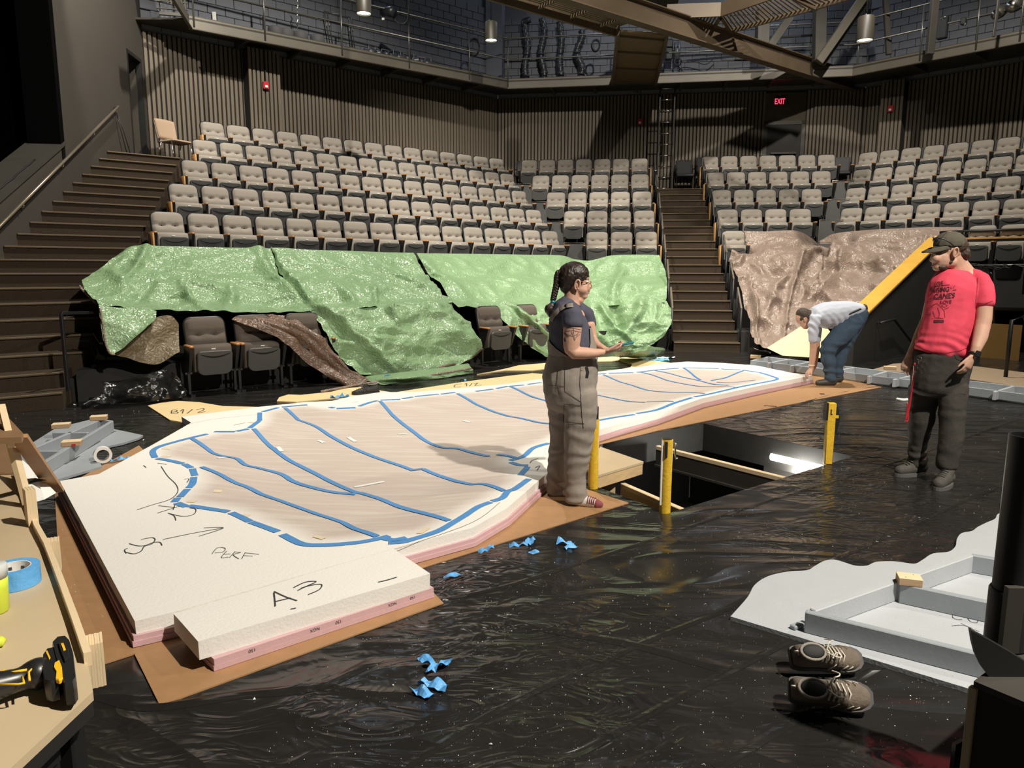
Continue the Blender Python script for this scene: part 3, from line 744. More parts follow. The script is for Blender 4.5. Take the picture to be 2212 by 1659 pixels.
def seat(p, ang, sc, label, left_arm=True, right_arm=True, end=None, dark=False):
    t = thing('theatre_seat', label, 'seat', p, math.radians(ang), 'upholstered theatre seats in the banks')
    t.scale = (sc / .55, 1, 1)
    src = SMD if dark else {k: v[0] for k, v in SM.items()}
    for k in ('back_cushion', 'back_shell', 'button', 'seat_cushion', 'seat_pan', 'pan_lip_shade', 'number_plate'): put(src[k], k, t)
    for side, on in ((-1, left_arm), (1, right_arm)):
        if on: put(src['armrest'], 'armrest', t, side * .275); 
        if on: put(src['standard'], 'standard', t, side * .275)
        if end == side:
            e = put(src['end_panel'], 'end_panel', t, side * .312); put(src['panel_slot'], 'panel_slot', e)
    return t
ORD = ['first', 'second', 'third', 'fourth', 'fifth', 'sixth', 'seventh', 'eighth', 'ninth', 'tenth', 'eleventh', 'twelfth', 'thirteenth', 'fourteenth', 'fifteenth', 'sixteenth']
SA = {8: ((456, 267), (1070, 342), 15), 7: ((440, 304), (1093, 376), 16), 6: ((418, 349), (1118, 413), 16), 5: ((393, 400), (1149, 456), 16), 4: ((358, 459), (1184, 500), 16)}
SB = {8: ((1144, 345.6), (1381.6, 342.9), 7), 7: ((1169, 378.5), (1382.5, 376.7), 6), 6: ((1201.7, 416), (1387, 414.5), 5), 5: ((1240.7, 457), (1391.6, 455), 4), 4: ((1290, 501.5), (1396, 501), 3)}
SC_ = {8: ((1533.5, 340), (1784.7, 335.5), 7), 7: ((1544, 374), (1773.5, 371), 6), 6: ((1558, 411), (1752.6, 409.5), 5), 5: ((1571, 453.5), (1728, 452), 4), 4: ((1584, 503), (1697, 502), 3)}
SD_ = {8: ((1877.5, 330), (2181, 298.5), 7, 8), 7: ((1865, 366), (2165, 339), 7, 8), 6: ((1851, 407), (2180.6, 381), 7, 8), 5: ((1842, 450), (2133, 434), 6, 8)}
ROWN = {4: 'lowest', 5: 'second', 6: 'third', 7: 'fourth', 8: 'top'}
def bank(rows, nrm, noff, ang, text, tarp, endl, endr, only=None):
    for k, r in rows.items():
        off = noff(k); P, Qq = PN(*r[0], nrm, off), PN(*r[1], nrm, off); n = r[2]; tot = r[3] if len(r) > 3 else n
        st = (Qq - P) / (n - 1); sp = Vector((st.x, st.y)).length
        a = math.degrees(math.atan2(st.y, st.x))
        for i in range(tot):
            if only and k in only and i not in only[k]: continue
            q = P + st * i; q.z = rowz(k) + .0
            lab = 'grey tufted seat, %s from left, %s row above %s, %s' % (ORD[i], ROWN[k], tarp, text)
            seat(q, a, sp, lab, i == 0, True, -1 if (endl and i == 0) else (1 if endr and i == tot - 1 else None))
bank(SA, NA, nA_, 40, 'left bank', 'green tarp', True, False)
bank(SB, NB, nB_, -7, 'bank left of centre stairs', 'green tarp', False, True)
bank(SC_, NB, nC_, -7, 'bank right of centre stairs', 'brown tarp', True, False, {4: (0,)})
bank(SD_, ND, nD_, -46, 'right bank', 'brown tarp', False, False)
# two seats behind the dark parapet on the right
P4, Q4 = PN(2125, 489, ND, nD_(4)), PN(2190, 486, ND, nD_(4))
u4 = (P4 - P4.dot(ND) * ND); sp4 = .54
for i in range(2):
    q = P4 + UD * (i * sp4); q.z = rowz(4)
    seat(q, -46, sp4, ('grey theatre seat half hidden behind dark parapet, just right of capped man', 'grey theatre seat half hidden behind dark parapet, at right picture edge')[i])
# front row seats left uncovered on the stage floor
NF = 9.62
FR = [(438, 685), (543, 682), (650, 680), (1052, 668), (1132, 664)]
FL = ['dark grey theatre seat beside the left railing, front row, fully uncovered', 'dark grey front row seat under the corner of the brown tarp flap', 'dark grey front row seat almost hidden beneath the brown tarp flap', 'dark grey front row seat in the gap between two green tarps', 'dark grey front row seat under the green tarp edge behind the woman']
for (x, y), lab in zip(FR, FL):
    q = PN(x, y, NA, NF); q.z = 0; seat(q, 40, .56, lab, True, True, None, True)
# ---- dividers between the banks
def divider(px, py, nrm, off, deg, z, label, wd=.5):
    q = PN(px, py, nrm, off); t = thing('aisle_divider', label, 'panel', (q.x, q.y, z), math.radians(deg), 'low divider panels between seat banks')
    m = MB(); m.box((0, 0, .38), (wd, .03, .55)); put(m.mesh('panel'), 'panel', t).data.materials.append(MATS['seat_plastic'])
    m = MB(); m.tube([(-wd / 2, 0, 0), (-wd / 2, 0, .68), (wd / 2, 0, .68), (wd / 2, 0, 0)], .016, 6); put(m.mesh('frame'), 'frame', t).data.materials.append(MATS['handrail_metal'])
for k, (x, y) in zip((4, 5, 6, 7), ((1240, 560), (1195, 510), (1160, 460), (1128, 420))):
    divider(x, y, NA, nA_(k) - .35, 15, rowz(k), 'low dark divider panel between left and centre banks, %s row above green tarp' % ROWN[k])
for k, (x, y) in zip((4, 5, 6, 7), ((1778, 500), (1797, 455), (1812, 415), (1822, 380))):
    divider(x, y, ND, nD_(k) - .35, -28, rowz(k), 'low dark divider panel left of the right bank, %s row above brown tarp' % ROWN[k])
# ---- centre stair railings
for side, nm in ((0, 'left'), (1, 'right')):
    for j, k in enumerate(range(2, 9)):
        i = 3 * (k - 1) - 1
        base = SO + SN * ((-.03) if side == 0 else SW + .03)
        pf = base + SD * (GOING * (i + .1)); pn_ = base + SD * (GOING * (i - 1.4)); zf, zn = RISE * i, RISE * (i - 2)
        t = thing('stair_railing', '%s small black stair railing up the %s side of the centre staircase' % (ORD[j], nm), 'railing', (pn_.x, pn_.y, max(zn, 0)), 0, 'black aisle railings of the centre staircase')
        m = MB(); top_n, top_f = pn_ + Vector((0, 0, zn + .82)), pf + Vector((0, 0, zf + .84))
        m.tube([pn_ + Vector((0, 0, zn)), top_n], .02, 8); m.build('post', 'black_metal', t, True)
        m = MB(); m.tube([pf + Vector((0, 0, zf)), top_f], .02, 8); m.build('post', 'black_metal', t, True)
        m = MB(); m.beam(top_n, top_f, .035, .03, b=.006); m.build('handrail', 'handrail_metal', t)
# ---- loose chairs behind the top rows
def loose_chair(p, ang, label, fab='chair_grey', leg='black_metal', grp='grey stacking chairs along the back wall'):
    t = thing('stacking_chair', label, 'chair', p, math.radians(ang), grp)
    m = MB(); m.bbox((0, -.02, .45), (.46, .44, .05), None, .02); m.build('seat', fab, t, False, (0, 0, 0))
    m = MB(); n = 8; vs = []
    for i in range(n + 1):
        for j in range(7):
            u = i / n * 2 - 1; v = j / 6; vs.append((u * (.22 + .02 * v), .2 + .10 * v - .05 * (1 - u * u) * -1 * .6, .52 + .42 * v - .02 * u * u * v))
    fs = [(i * 7 + j, (i + 1) * 7 + j, (i + 1) * 7 + j + 1, i * 7 + j + 1) for i in range(n) for j in range(6)]
    nv = len(vs); vs += [(x, y + .025, z) for x, y, z in vs]; fs += [tuple(q + nv for q in f[::-1]) for f in fs]
    for i in range(n):
        fs.append((i * 7 + 6, (i + 1) * 7 + 6, (i + 1) * 7 + 6 + nv, i * 7 + 6 + nv)); fs.append(((i + 1) * 7, i * 7, i * 7 + nv, (i + 1) * 7 + nv))
    for j in range(6):
        fs.append((j + 1, j, j + nv, j + 1 + nv)); fs.append((n * 7 + j, n * 7 + j + 1, n * 7 + j + 1 + nv, n * 7 + j + nv))
    m.add(vs, fs); m.build('backrest', fab, t, True, (0, 0, 0))
    for sx in (-.24, .24):
        m = MB(); m.tube([(sx, -.24, 0), (sx * .95, -.2, .43), (sx, .22, .43), (sx, .30, .80)], .012, 6); m.build('leg', leg, t, True, (0, 0, 0))
        m = MB(); m.tube([(sx, .30, 0), (sx, .12, .43)], .012, 6); m.build('leg', leg, t, True, (0, 0, 0))
        if leg == 'black_metal': m = MB(); m.tube([(sx, -.2, .43), (sx * 1.05, -.18, .64), (sx * 1.05, .2, .66)], .014, 6); m.build('arm', leg, t, True, (0, 0, 0))
    return t
z8 = rowz(8)
for i, x in enumerate((1132, 1168, 1207, 1247, 1287, 1326, 1365)):
    q = PN(x, 340, NB, nB_(8) + .42); loose_chair((q.x, q.y, z8 + .10), -7, 'dark grey stacking chair, %s from left behind the top centre row left of ladder' % ORD[i])
for i, x in enumerate((1525, 1572, 1618, 1768)):
    q = PN(x, 335, NB, nC_(8) + .42); loose_chair((q.x, q.y, z8 + .10), -7, 'dark grey stacking chair, %s from left behind the top row right of stairs' % ORD[i])
for i, x in enumerate((1887, 1985, 2035, 2090, 2148, 2205)):
    q = PN(x, 320, ND, nD_(8) + .44); loose_chair((q.x, q.y, z8 + .10), -46, 'dark grey stacking chair, %s from left behind the top row of right bank' % ORD[i])
q = PN(1819, 336, NB, nC_(8) + .1); loose_chair((q.x, q.y, z8), -20, 'dark grey stacking chair in the gap between the two right banks')
q = PN(1478, 400, NB, 21.7); loose_chair((q.x, q.y, z8), -7, 'dark grey armchair standing at the top of the centre stairs by the ladder')
q = PN(380, 338, NA, 16.75); loose_chair((q.x, q.y, z8), 62, 'tan padded chair with chrome legs at the top of the left stairs', 'chair_tan', 'chrome', None)
# ---- ladder on the back wall
t = thing('wall_ladder', 'black steel ladder with shiny rungs climbing the back wall to the gallery', 'ladder')
LN = Vector((.14, .99)); LO = AB.x * .14 + AB.y * .99 - .75
a0, a1 = PN(1426, 195, LN, LO), PN(1418, 403, LN, LO); b0, b1 = PN(1458, 190, LN, LO), PN(1452, 403, LN, LO)
for a, c in ((a0, a1), (b0, b1)): m = MB(); m.beam(Vector((a.x, a.y, 6.6)), Vector((a.x, a.y, z8)), .03, .06, (0, 1, 0)); m.build('stile', 'black_metal', t)
for i in range(10):
    z = z8 + .12 + i * .3; m = MB(); m.tube([Vector((a0.x, a0.y, z)), Vector((b0.x, b0.y, z))], .014, 6); m.build('rung', 'chrome', t, True)
# ---- low black railing in front of the left stairs
t = thing('floor_railing', 'black square-tube guard railing standing in front of the left stairs', 'railing')
f0, f1 = G(147, 842, .18), G(345, 803, .12)
t0, t1 = f0.copy(), f1.copy(); t0.z = Q(131, 677, f0.y).z; t1.z = Q(338, 673, f1.y).z
for a, c in ((f0, t0), (f1, t1)): m = MB(); m.beam(a, c, .035, .035, (1, 0, 0), .004); m.build('post', 'black_metal', t)
m = MB(); m.beam(t0, t1, .035, .035, b=.004); m.build('top_bar', 'black_metal', t)

# ================================================================== TARPS
def tarp_mat(name, col, rough):
    m = bpy.data.materials.new(name); m.use_nodes = True; nt = m.node_tree; b = nt.nodes['Principled BSDF']; N = nt.nodes.new; L = nt.links.new
    tc = N('ShaderNodeTexCoord')
    n1 = N('ShaderNodeTexNoise'); n1.inputs['Scale'].default_value = 7; n1.inputs['Detail'].default_value = 3; n1.inputs['Distortion'].default_value = 2.4
    L(tc.outputs['Object'], n1.inputs['Vector'])
    v = N('ShaderNodeTexVoronoi'); v.inputs['Scale'].default_value = 22; v.feature = 'DISTANCE_TO_EDGE'
    n3 = N('ShaderNodeTexNoise'); n3.inputs['Scale'].default_value = 7; L(tc.outputs['Object'], n3.inputs['Vector'])
    ad = N('ShaderNodeMix'); ad.data_type = 'VECTOR'; ad.inputs['Factor'].default_value = .2
    L(tc.outputs['Object'], ad.inputs['A']); L(n3.outputs['Color'], ad.inputs['B']); L(ad.outputs['Result'], v.inputs['Vector'])
    k = N('ShaderNodeMath'); k.operation = 'ADD'; L(n1.outputs['Fac'], k.inputs[0])
    k2 = N('ShaderNodeMath'); k2.operation = 'MULTIPLY'; k2.inputs[1].default_value = .8; L(v.outputs['Distance'], k2.inputs[0]); L(k2.outputs[0], k.inputs[1])
    bp = N('ShaderNodeBump'); bp.inputs['Strength'].default_value = .5; bp.inputs['Distance'].default_value = .04; L(k.outputs[0], bp.inputs['Height']); L(bp.outputs['Normal'], b.inputs['Normal'])
    mx = N('ShaderNodeMix'); mx.data_type = 'RGBA'; mx.inputs['A'].default_value = (*[c * .86 for c in col], 1); mx.inputs['B'].default_value = (*[c * 1.14 for c in col], 1)
    L(n1.outputs['Fac'], mx.inputs['Factor']); L(mx.outputs['Result'], b.inputs['Base Color'])
    b.inputs['Roughness'].default_value = rough; b.inputs['Specular IOR Level'].default_value = .6
    MATS[name] = m
tarp_mat('tarp_green', (.215, .335, .175), .27); tarp_mat('tarp_brown', (.27, .205, .165), .25); tarp_mat('tarp_under', (.155, .115, .06), .5); tarp_mat('tarp_flap', (.15, .092, .062), .4)
def patch(rows, mu, mv, amp, seed, nrm, folds=(), sharp=True, big=0.0):
    """rows: polylines of 3D points (same count) from top to bottom -> wrinkled grid mesh"""
    fine = [catmull(r, mu) for r in rows]; nc = len(fine[0]); cols = []
    for c in range(nc):
        col = [fr[c] for fr in fine]
        if sharp:
            out = []
            for a, b in zip(col[:-1], col[1:]):
                for k in range(mv): out.append(a.lerp(b, k / mv))
            out.append(col[-1])
        else: out = catmull(col, mv)
        cols.append(out)
    nr = len(cols[0]); g = [[cols[c][r].copy() for r in range(nr)] for c in range(nc)]
    if sharp:                                             # round the creases slightly
        for _ in range(max(1, mv // 9)):
            g = [[g[c][r] if r in (0, nr - 1) else (g[c][r - 1] + g[c][r] * 2 + g[c][r + 1]) / 4 for r in range(nr)] for c in range(nc)]
    N = Vector((nrm[0], nrm[1], 0)); N = Vector((-N.x, -N.y, .55)).normalized(); sv = Vector((seed * 7.3, seed * 3.1, seed))
    vs = []
    for c in range(nc):
        for r in range(nr):
            p = g[c][r]; e = min(1, (r + .5) / (.12 * nr))
            d = 0
            q = Vector((p.x * 1.1, p.y * 1.1, p.z * 1.6)) + sv
            w_ = Vector((noise.noise(q * .9), noise.noise(q * .9 + Vector((5, 5, 5))), 0)) * .8
            d += (1 - abs(noise.noise(q * 1.6 + w_)) * 3.4) * .85
            d += (1 - abs(noise.noise(q * 3.6 + w_ * 1.6)) * 3.2) * .32
            d += (1 - abs(noise.noise(q * 8.5 + w_ * 2)) * 3.0) * .09
            if big:
                d += big * (1 - abs(noise.noise(q * .75 + w_ * .8 + Vector((3, 1, 2)))) * 4.0)
            vs.append(p + N * (d * amp * e))
    for (c0, r0, c1, r1, wd, h) in folds:                 # directional folds in grid fractions
        for c in range(nc):
            for r in range(nr):
                x, y = c / (nc - 1), r / (nr - 1); dx, dy = c1 - c0, r1 - r0; L2 = dx * dx + dy * dy
                t = max(0, min(1, ((x - c0) * dx + (y - r0) * dy) / L2)); ds = math.hypot((x - c0 - t * dx), (y - r0 - t * dy) * .5)
                vs[c * nr + r] += N * (1.7 * h * math.exp(-(ds / wd) ** 2) * (math.sin(math.pi * min(1, t * 1.0 + .08)) * .6 + .4))
    fs = [(c * nr + r, c * nr + r + 1, (c + 1) * nr + r + 1, (c + 1) * nr + r) for c in range(nc - 1) for r in range(nr - 1)]
    m = MB(); m.add(vs, fs); return m
def prow(nrm, off, pts): return [PN(x, y, nrm, off + (p[0] if p else 0)) for x, y, *p in pts]
n1, n2, n3 = nA_(1) + .08, nA_(2) + .02, nA_(3)
tg = thing('green_tarp', 'green tarp over the lower left rows, leftmost, its corner hanging by the railing', 'tarp', (0, 0, 0), 0, 'green tarps over the front rows')
rows = [prow(NA, n3 + .06, [(262, 545), (290, 531), (360, 532), (430, 533), (510, 535), (590, 537)]),
        prow(NA, n3 - .42, [(215, 582), (278, 582), (360, 585), (430, 587), (510, 589), (600, 592)]),
        prow(NA, n2 + .05, [(176, 604), (262, 614), (350, 613), (430, 611), (520, 613), (625, 618)]),
        prow(NA, n2 - .36, [(182, 630), (228, 642), (340, 650), (430, 655), (530, 660), (650, 662)]),
        prow(NA, n1 + .06, [(214, 660), (240, 664), (350, 670), (430, 674), (540, 678), (680, 674)])]
m = patch(rows, 24, 18, .055, 1.0, NA, ((.28, 0, .2, .45, .025, .07), (.9, 0, 1, .9, .03, .1), (.5, .5, .62, 1, .02, .06), (.35, .5, .3, 1, .03, -.06), (.75, .55, .7, 1, .025, .07), (.1, .3, .25, .6, .03, .06)))
m.build('sheet', 'tarp_green', tg, True)
rows = [prow(NA, n1 + .02, [(213, 659), (240, 663), (280, 665), (310, 664), (338, 672)]),
        prow(NA, n1 - .22, [(216, 690), (240, 694), (280, 696), (312, 694), (336, 690)]),
        prow(NA, n1 - .32, [(222, 730), (236, 738), (262, 733), (290, 722), (318, 704)]),
        prow(NA, n1 - .35, [(232, 762), (242, 765), (262, 755), (286, 735), (316, 708)])]
m = patch(rows, 8, 9, .03, 2.0, NA); m.build('hanging_corner', 'tarp_green', tg, True)
rows = [prow(NA, n1 - .02, [(300, 716), (330, 690), (352, 682), (372, 684), (386, 700)]), prow(NA, n1 - .1, [(262, 752), (300, 735), (335, 725), (360, 735), (386, 745)]), prow(NA, n1 - .2, [(245, 768), (280, 776), (310, 785), (340, 788), (388, 760)])]
m = patch(rows, 6, 8, .03, 3.0, NA); m.build('underside_fold', 'tarp_under', tg, True)
for hem, mt in (([(171, 617), (180, 628), (208, 657)], 0), ([(216, 665), (222, 700), (228, 740), (238, 763), (248, 765)], -.3)):
    pts = [PN(x, y, NA, n1 + .3 if mt == 0 else n1 - .37) for x, y in hem]; pts = [PN(x, y, NA, n2 - .36) for x, y in hem] if mt == 0 else pts
    m = MB(); c = catmull(pts, 6); m.tube(c, .014, 5); m.build('hem', 'tarp_brown', tg, True)
tg = thing('green_tarp', 'green tarp over the lower left rows, middle one, draped down to the floor', 'tarp', (0, 0, 0), 0, 'green tarps over the front rows')
rows = [prow(NA, n3 + .1, [(583, 536), (605, 535), (680, 540), (760, 542), (830, 545), (893, 546)]),
        prow(NA, n3 - .42, [(600, 592), (640, 590), (700, 592), (780, 592), (850, 594), (915, 592)]),
        prow(NA, n2 + .1, [(622, 616), (660, 614), (720, 613), (800, 614), (880, 612), (940, 610)]),
        prow(NA, n2 - .36, [(650, 660), (690, 658), (750, 655), (820, 652), (890, 646), (955, 642)]),
        prow(NA, n1 + .1, [(668, 676), (710, 672), (770, 668), (830, 665), (900, 660), (985, 655)])]
m = patch(rows, 24, 18, .055, 4.0, NA, ((.02, .05, .12, 1, .03, .1), (.72, .2, .98, .9, .025, .09), (.4, .5, .45, 1, .03, .06), (.6, .55, .52, 1, .02, .06)))
m.build('sheet', 'tarp_green', tg, True)
rows = [prow(NA, n1 + .16, [(668, 664), (740, 661), (800, 659), (860, 655), (920, 648), (978, 646)]),
        prow(NA, n1 - .02, [(674, 676), (740, 672), (800, 670), (860, 666), (920, 658), (982, 656)]),
        prow(NA, n1 - .2, [(690, 700), (760, 712), (830, 708), (890, 712), (945, 702), (1006, 690)]),
        prow(NA, n1 - .42, [(712, 740), (780, 742), (840, 730), (895, 735), (950, 722), (1028, 722)]),
        prow(NA, n1 - .48, [(738, 780), (800, 778), (860, 770), (910, 775), (975, 770), (1040, 752)]),
        prow(NA, n1 - .62, [(775, 812), (830, 808), (880, 806), (930, 804), (975, 795), (1018, 775)]),
        ]
m = patch(rows, 20, 16, .06, 5.0, NA, ((.02, 0, .3, .95, .03, .12), (.55, .05, .5, .35, .02, .09), (.85, .3, .95, .9, .04, .07), (.3, .4, .7, .5, .03, .05)))
m.build('front_drape', 'tarp_green', tg, True)
rows = [[G(x, y, z) for x, y, z in ((770, 815, .05), (850, 806, .12), (940, 796, .1), (1010, 785, .12))], [G(x, y, z) for x, y, z in ((800, 826, .02), (870, 818, .1), (950, 808, .06), (1020, 800, .06))], [G(x, y, .012) for x, y in ((830, 832), (900, 824), (960, 816), (1022, 806))]]
m = patch(rows, 8, 6, .03, 6.0, NA); m.build('floor_fold', 'tarp_green', tg, True)
rows = [[PN(x, y, NA, n1 + o) for x, y, o in ((500, 690, -.12), (520, 680, -.02), (580, 680, .02), (632, 682, -.05))],
        [PN(x, y, NA, n1 + o) for x, y, o in ((548, 704, -.38), (572, 700, -.36), (610, 700, -.34), (652, 704, -.3))],
        [PN(x, y, NA, n1 + o) for x, y, o in ((600, 728, -.46), (630, 726, -.46), (668, 726, -.46), (700, 732, -.46))],
        [PN(x, y, NA, n1 + o) for x, y, o in ((640, 765, -.5), (670, 765, -.52), (705, 765, -.52), (728, 770, -.54))],
        [PN(x, y, NA, n1 + o) for x, y, o in ((680, 798, -.56), (710, 798, -.6), (740, 798, -.62), (757, 802, -.64))],
        [G(x, y, .015) for x, y in ((738, 831), (755, 832), (790, 826), (806, 818))]]
m = patch(rows, 8, 8, .035, 7.0, NA, ((.35, .05, .55, 1, .05, -.07), (.7, .05, .75, 1, .04, .05))); m.build('brown_flap', 'tarp_flap', tg, True)
m = MB(); m.tube(catmull([G(693, 846, .03), G(800, 827, .035), (G(900, 815, .06)), G(1018, 796, .1)], 6), .016, 6); m.build('rolled_edge', 'tarp_brown', tg, True)
m = MB(); m.tube(catmull([PN(1042, 752, NA, n1 - .5), G(1010, 779, .12), G(965, 790, .12), G(930, 800, .05)], 6), .02, 6); m.build('hem', 'tarp_flap', tg, True)
tg = thing('green_tarp', 'green tarp over the lower rows, rightmost, bunched beside the centre stairs', 'tarp', (0, 0, 0), 0, 'green tarps over the front rows')
b3, b2, b1 = nB_(3), nB_(2), nB_(1)
def mixrow(offa, offb, ptsa, ptsb): return [PN(x, y, NA, offa) for x, y in ptsa] + [PN(x, y, NB, offb) for x, y in ptsb]
rows = [mixrow(n3 + .12, b3 + .1, [(900, 547), (980, 548), (1060, 549), (1130, 550), (1215, 552)], [(1268, 563), (1320, 552), (1380, 550), (1424, 551)]),
        mixrow(n3 - .4, b3 - .4, [(925, 592), (1000, 591), (1070, 592), (1140, 594), (1215, 597)], [(1270, 604), (1325, 596), (1385, 594), (1438, 590)]),
        mixrow(n2 + .12, b2 + .05, [(952, 612), (1020, 611), (1090, 611), (1150, 612), (1210, 612)], [(1270, 622), (1325, 615), (1390, 612), (1441, 606)]),
        mixrow(n2 - .36, b2 - .36, [(975, 653), (1040, 651), (1100, 650), (1155, 650), (1210, 650)], [(1272, 656), (1330, 653), (1390, 650), (1440, 644)]),
        mixrow(n1 + .1, b1 + .15, [(992, 664), (1055, 664), (1110, 662), (1160, 660), (1212, 660)], [(1275, 668), (1330, 660), (1395, 660), (1436, 655)])]
m = patch(rows, 18, 18, .055, 8.0, NB, ((.02, .1, .1, .9, .02, .07), (.55, 0, .6, .5, .03, -.06), (.8, .1, .72, .9, .02, .07)))
m.build('sheet', 'tarp_green', tg, True)
rows = [mixrow(n1 + .12, b1 + .2, [(1060, 656), (1110, 655), (1160, 654), (1210, 660)], [(1275, 652), (1330, 645), (1390, 640), (1440, 650)]),
        mixrow(n1 - .2, b1 - .1, [(1085, 690), (1120, 690), (1165, 690), (1220, 690)], [(1285, 685), (1335, 690), (1395, 680), (1455, 672)]),
        mixrow(n1 - .35, b1 - .3, [(1118, 724), (1140, 726), (1175, 725), (1230, 722)], [(1290, 722), (1340, 716), (1395, 705), (1450, 700)]),
        mixrow(n1 - .42, b1 - .36, [(1150, 752), (1165, 754), (1190, 755), (1240, 752)], [(1300, 745), (1345, 738), (1390, 735), (1436, 725)]),
        mixrow(n1 - .45, b1 - .4, [(1178, 772), (1185, 773), (1200, 774), (1250, 772)], [(1310, 764), (1350, 760), (1385, 755), (1412, 745)])]
m = patch(rows, 18, 16, .08, 9.0, NB, ((.1, 0, .5, 1, .025, .12), (.5, .1, .62, 1, .025, .14), (.7, 0, .72, .6, .03, -.14), (.85, .05, .75, .6, .03, .12), (.62, .1, .8, .95, .02, .1)))
m.build('front_drape', 'tarp_green', tg, True)
rows = [[G(x, y, z) for x, y, z in ((1325, 762, .15), (1365, 755, .3), (1400, 748, .3), (1432, 752, .15))], [G(x, y, z) for x, y, z in ((1330, 772, .08), (1372, 766, .22), (1410, 758, .2), (1437, 758, .08))], [G(x, y, .012) for x, y in ((1340, 774), (1375, 774), (1410, 772), (1432, 767))]]
m = patch(rows, 8, 7, .05, 10.0, NB); m.build('floor_fold', 'tarp_green', tg, True)
# brown tarps on the right
tb = thing('brown_tarp', 'crumpled brown tarp over the lower rows just right of the centre stairs', 'tarp', (0, 0, 0), 0, 'brown tarps over the right front rows')
c4, c3, c2_, c1 = nC_(4), nC_(3), nC_(2), nC_(1)
rows = [[PN(x, y, NB, c4 + .1) for x, y in ((1574, 500), (1600, 499), (1650, 500), (1716, 498), (1750, 512), (1772, 533))],
        [PN(x, y, NB, c4 - .3) for x, y in ((1580, 536), (1612, 536), (1660, 535), (1712, 536), (1745, 545), (1772, 548))],
        [PN(x, y, NB, c3 + .1) for x, y in ((1576, 560), (1615, 558), (1660, 556), (1705, 556), (1745, 556), (1772, 560))],
        [PN(x, y, NB, c3 - .3) for x, y in ((1590, 595), (1625, 600), (1665, 600), (1705, 598), (1745, 596), (1775, 592))],
        [PN(x, y, NB, c2_ + .1) for x, y in ((1598, 628), (1630, 625), (1668, 620), (1705, 618), (1748, 612), (1780, 606))],
        [PN(x, y, NB, c2_ - .3) for x, y in ((1608, 665), (1640, 660), (1672, 658), (1705, 652), (1745, 648), (1785, 640))],
        [PN(x, y, NB, c1 + .1) for x, y in ((1620, 705), (1645, 712), (1672, 705), (1705, 700), (1745, 690), (1790, 680))],
        [PN(x, y, NB, c1 - .5) for x, y in ((1628, 745), (1650, 758), (1672, 755), (1705, 745), (1745, 735), (1790, 720))]]
m = patch(rows, 22, 14, .10, 11.0, NB, big=1.0, folds=((.05, .02, .4, .3, .03, -.1), (.9, .2, .3, .7, .03, .12), (.2, .55, .5, .8, .03, .1), (.7, .3, .5, 1, .025, .12), (.15, .5, .1, 1, .03, .1), (.95, .15, .6, .35, .02, .12)))
m.build('sheet', 'tarp_brown', tb, True)
tb = thing('brown_tarp', 'crumpled brown tarp over the lower rows beside the sloping yellow cap board', 'tarp', (0, 0, 0), 0, 'brown tarps over the right front rows')
d4, d3, d2_, d1 = nD_(4), nD_(3), nD_(2), nD_(1)
rows = [[PN(x, y, ND, d4 + .1) for x, y in ((1770, 522), (1800, 505), (1860, 498), (1930, 494), (2000, 491), (2082, 491))],
        [PN(x, y, ND, d4 - .3) for x, y in ((1772, 545), (1805, 530), (1865, 528), (1930, 526), (2000, 524), (2060, 540))],
        [PN(x, y, ND, d3 + .1) for x, y in ((1768, 562), (1808, 552), (1865, 550), (1925, 549), (1970, 549), (1996, 548))],
        [PN(x, y, ND, d3 - .3) for x, y in ((1770, 592), (1808, 585), (1860, 584), (1915, 582), (1955, 583), (1978, 582))],
        [PN(x, y, ND, d2_ + .1) for x, y in ((1764, 618), (1805, 612), (1855, 611), (1900, 611), (1925, 612), (1945, 610))],
        [PN(x, y, ND, d2_ - .3) for x, y in ((1745, 655), (1790, 645), (1835, 645), (1875, 640), (1895, 645), (1912, 640))],
        [PN(x, y, ND, d1 + .1) for x, y in ((1725, 690), (1770, 685), (1810, 685), (1845, 680), (1868, 680), (1882, 672))],
        [PN(x, y, ND, d1 - .5) for x, y in ((1690, 735), (1735, 725), (1780, 720), (1820, 715), (1848, 708), (1862, 700))]]
m = patch(rows, 22, 14, .10, 12.0, ND, big=1.0, folds=((.02, .1, .3, .35, .04, .13), (.25, .15, .02, .6, .03, .12), (.1, .12, .2, .25, .03, -.15), (.3, .25, .05, .95, .03, .1), (.6, .3, .7, .55, .03, -.06)))
m.build('sheet', 'tarp_brown', tb, True)
m = patch([[G(x, y, z) for x, y, z in ((1618, 750, .25), (1640, 755, .3), (1660, 760, .2))], [G(x, y, .02) for x, y in ((1622, 764), (1640, 766), (1665, 764))]], 6, 6, .05, 13, NB); m.build('floor_fold', 'tarp_brown', tb, True)
# ================================================================== VOMITORY ON THE RIGHT
vu = VB.dot(UD)
zl = Q(1868, 709, VB.y).z; ztp = PN(2012, 546, UD, vu); sl = (ztp.z - zl) / ((ztp - VB).dot(ND)); zt_ = zl + sl * 4.3
vom = sroot('wall_vomitory')
m = MB()
def vr(p, z): return [p, p - UD * .28, p - UD * .28 + Vector((0, 0, z)), p + Vector((0, 0, z))]
m.loft([vr(VB, zl), vr(VT, zt_)]); m.build('wall_face', 'wall_dark', vom)
t = thing('cap_board', 'sloping varnished yellow board capping the dark wall behind the men', 'board')
m = MB(); a, b = VB + ND * -.12 - UD * .14 + Vector((0, 0, zl + .0)), VT - UD * .14 + Vector((0, 0, zt_ + .03)); m.beam(a, b, .31, .045, b=.008); m.build('board', 'yellow_cap', t)
pz = Q(2140, 516, 14.4).z
m = MB(); m.prism([VT - UD * .3, VT + UD * 7, VT + UD * 7 + ND * .15, VT - UD * .3 + ND * .15], .86, pz); m.build('parapet', 'wall_dark', vom)
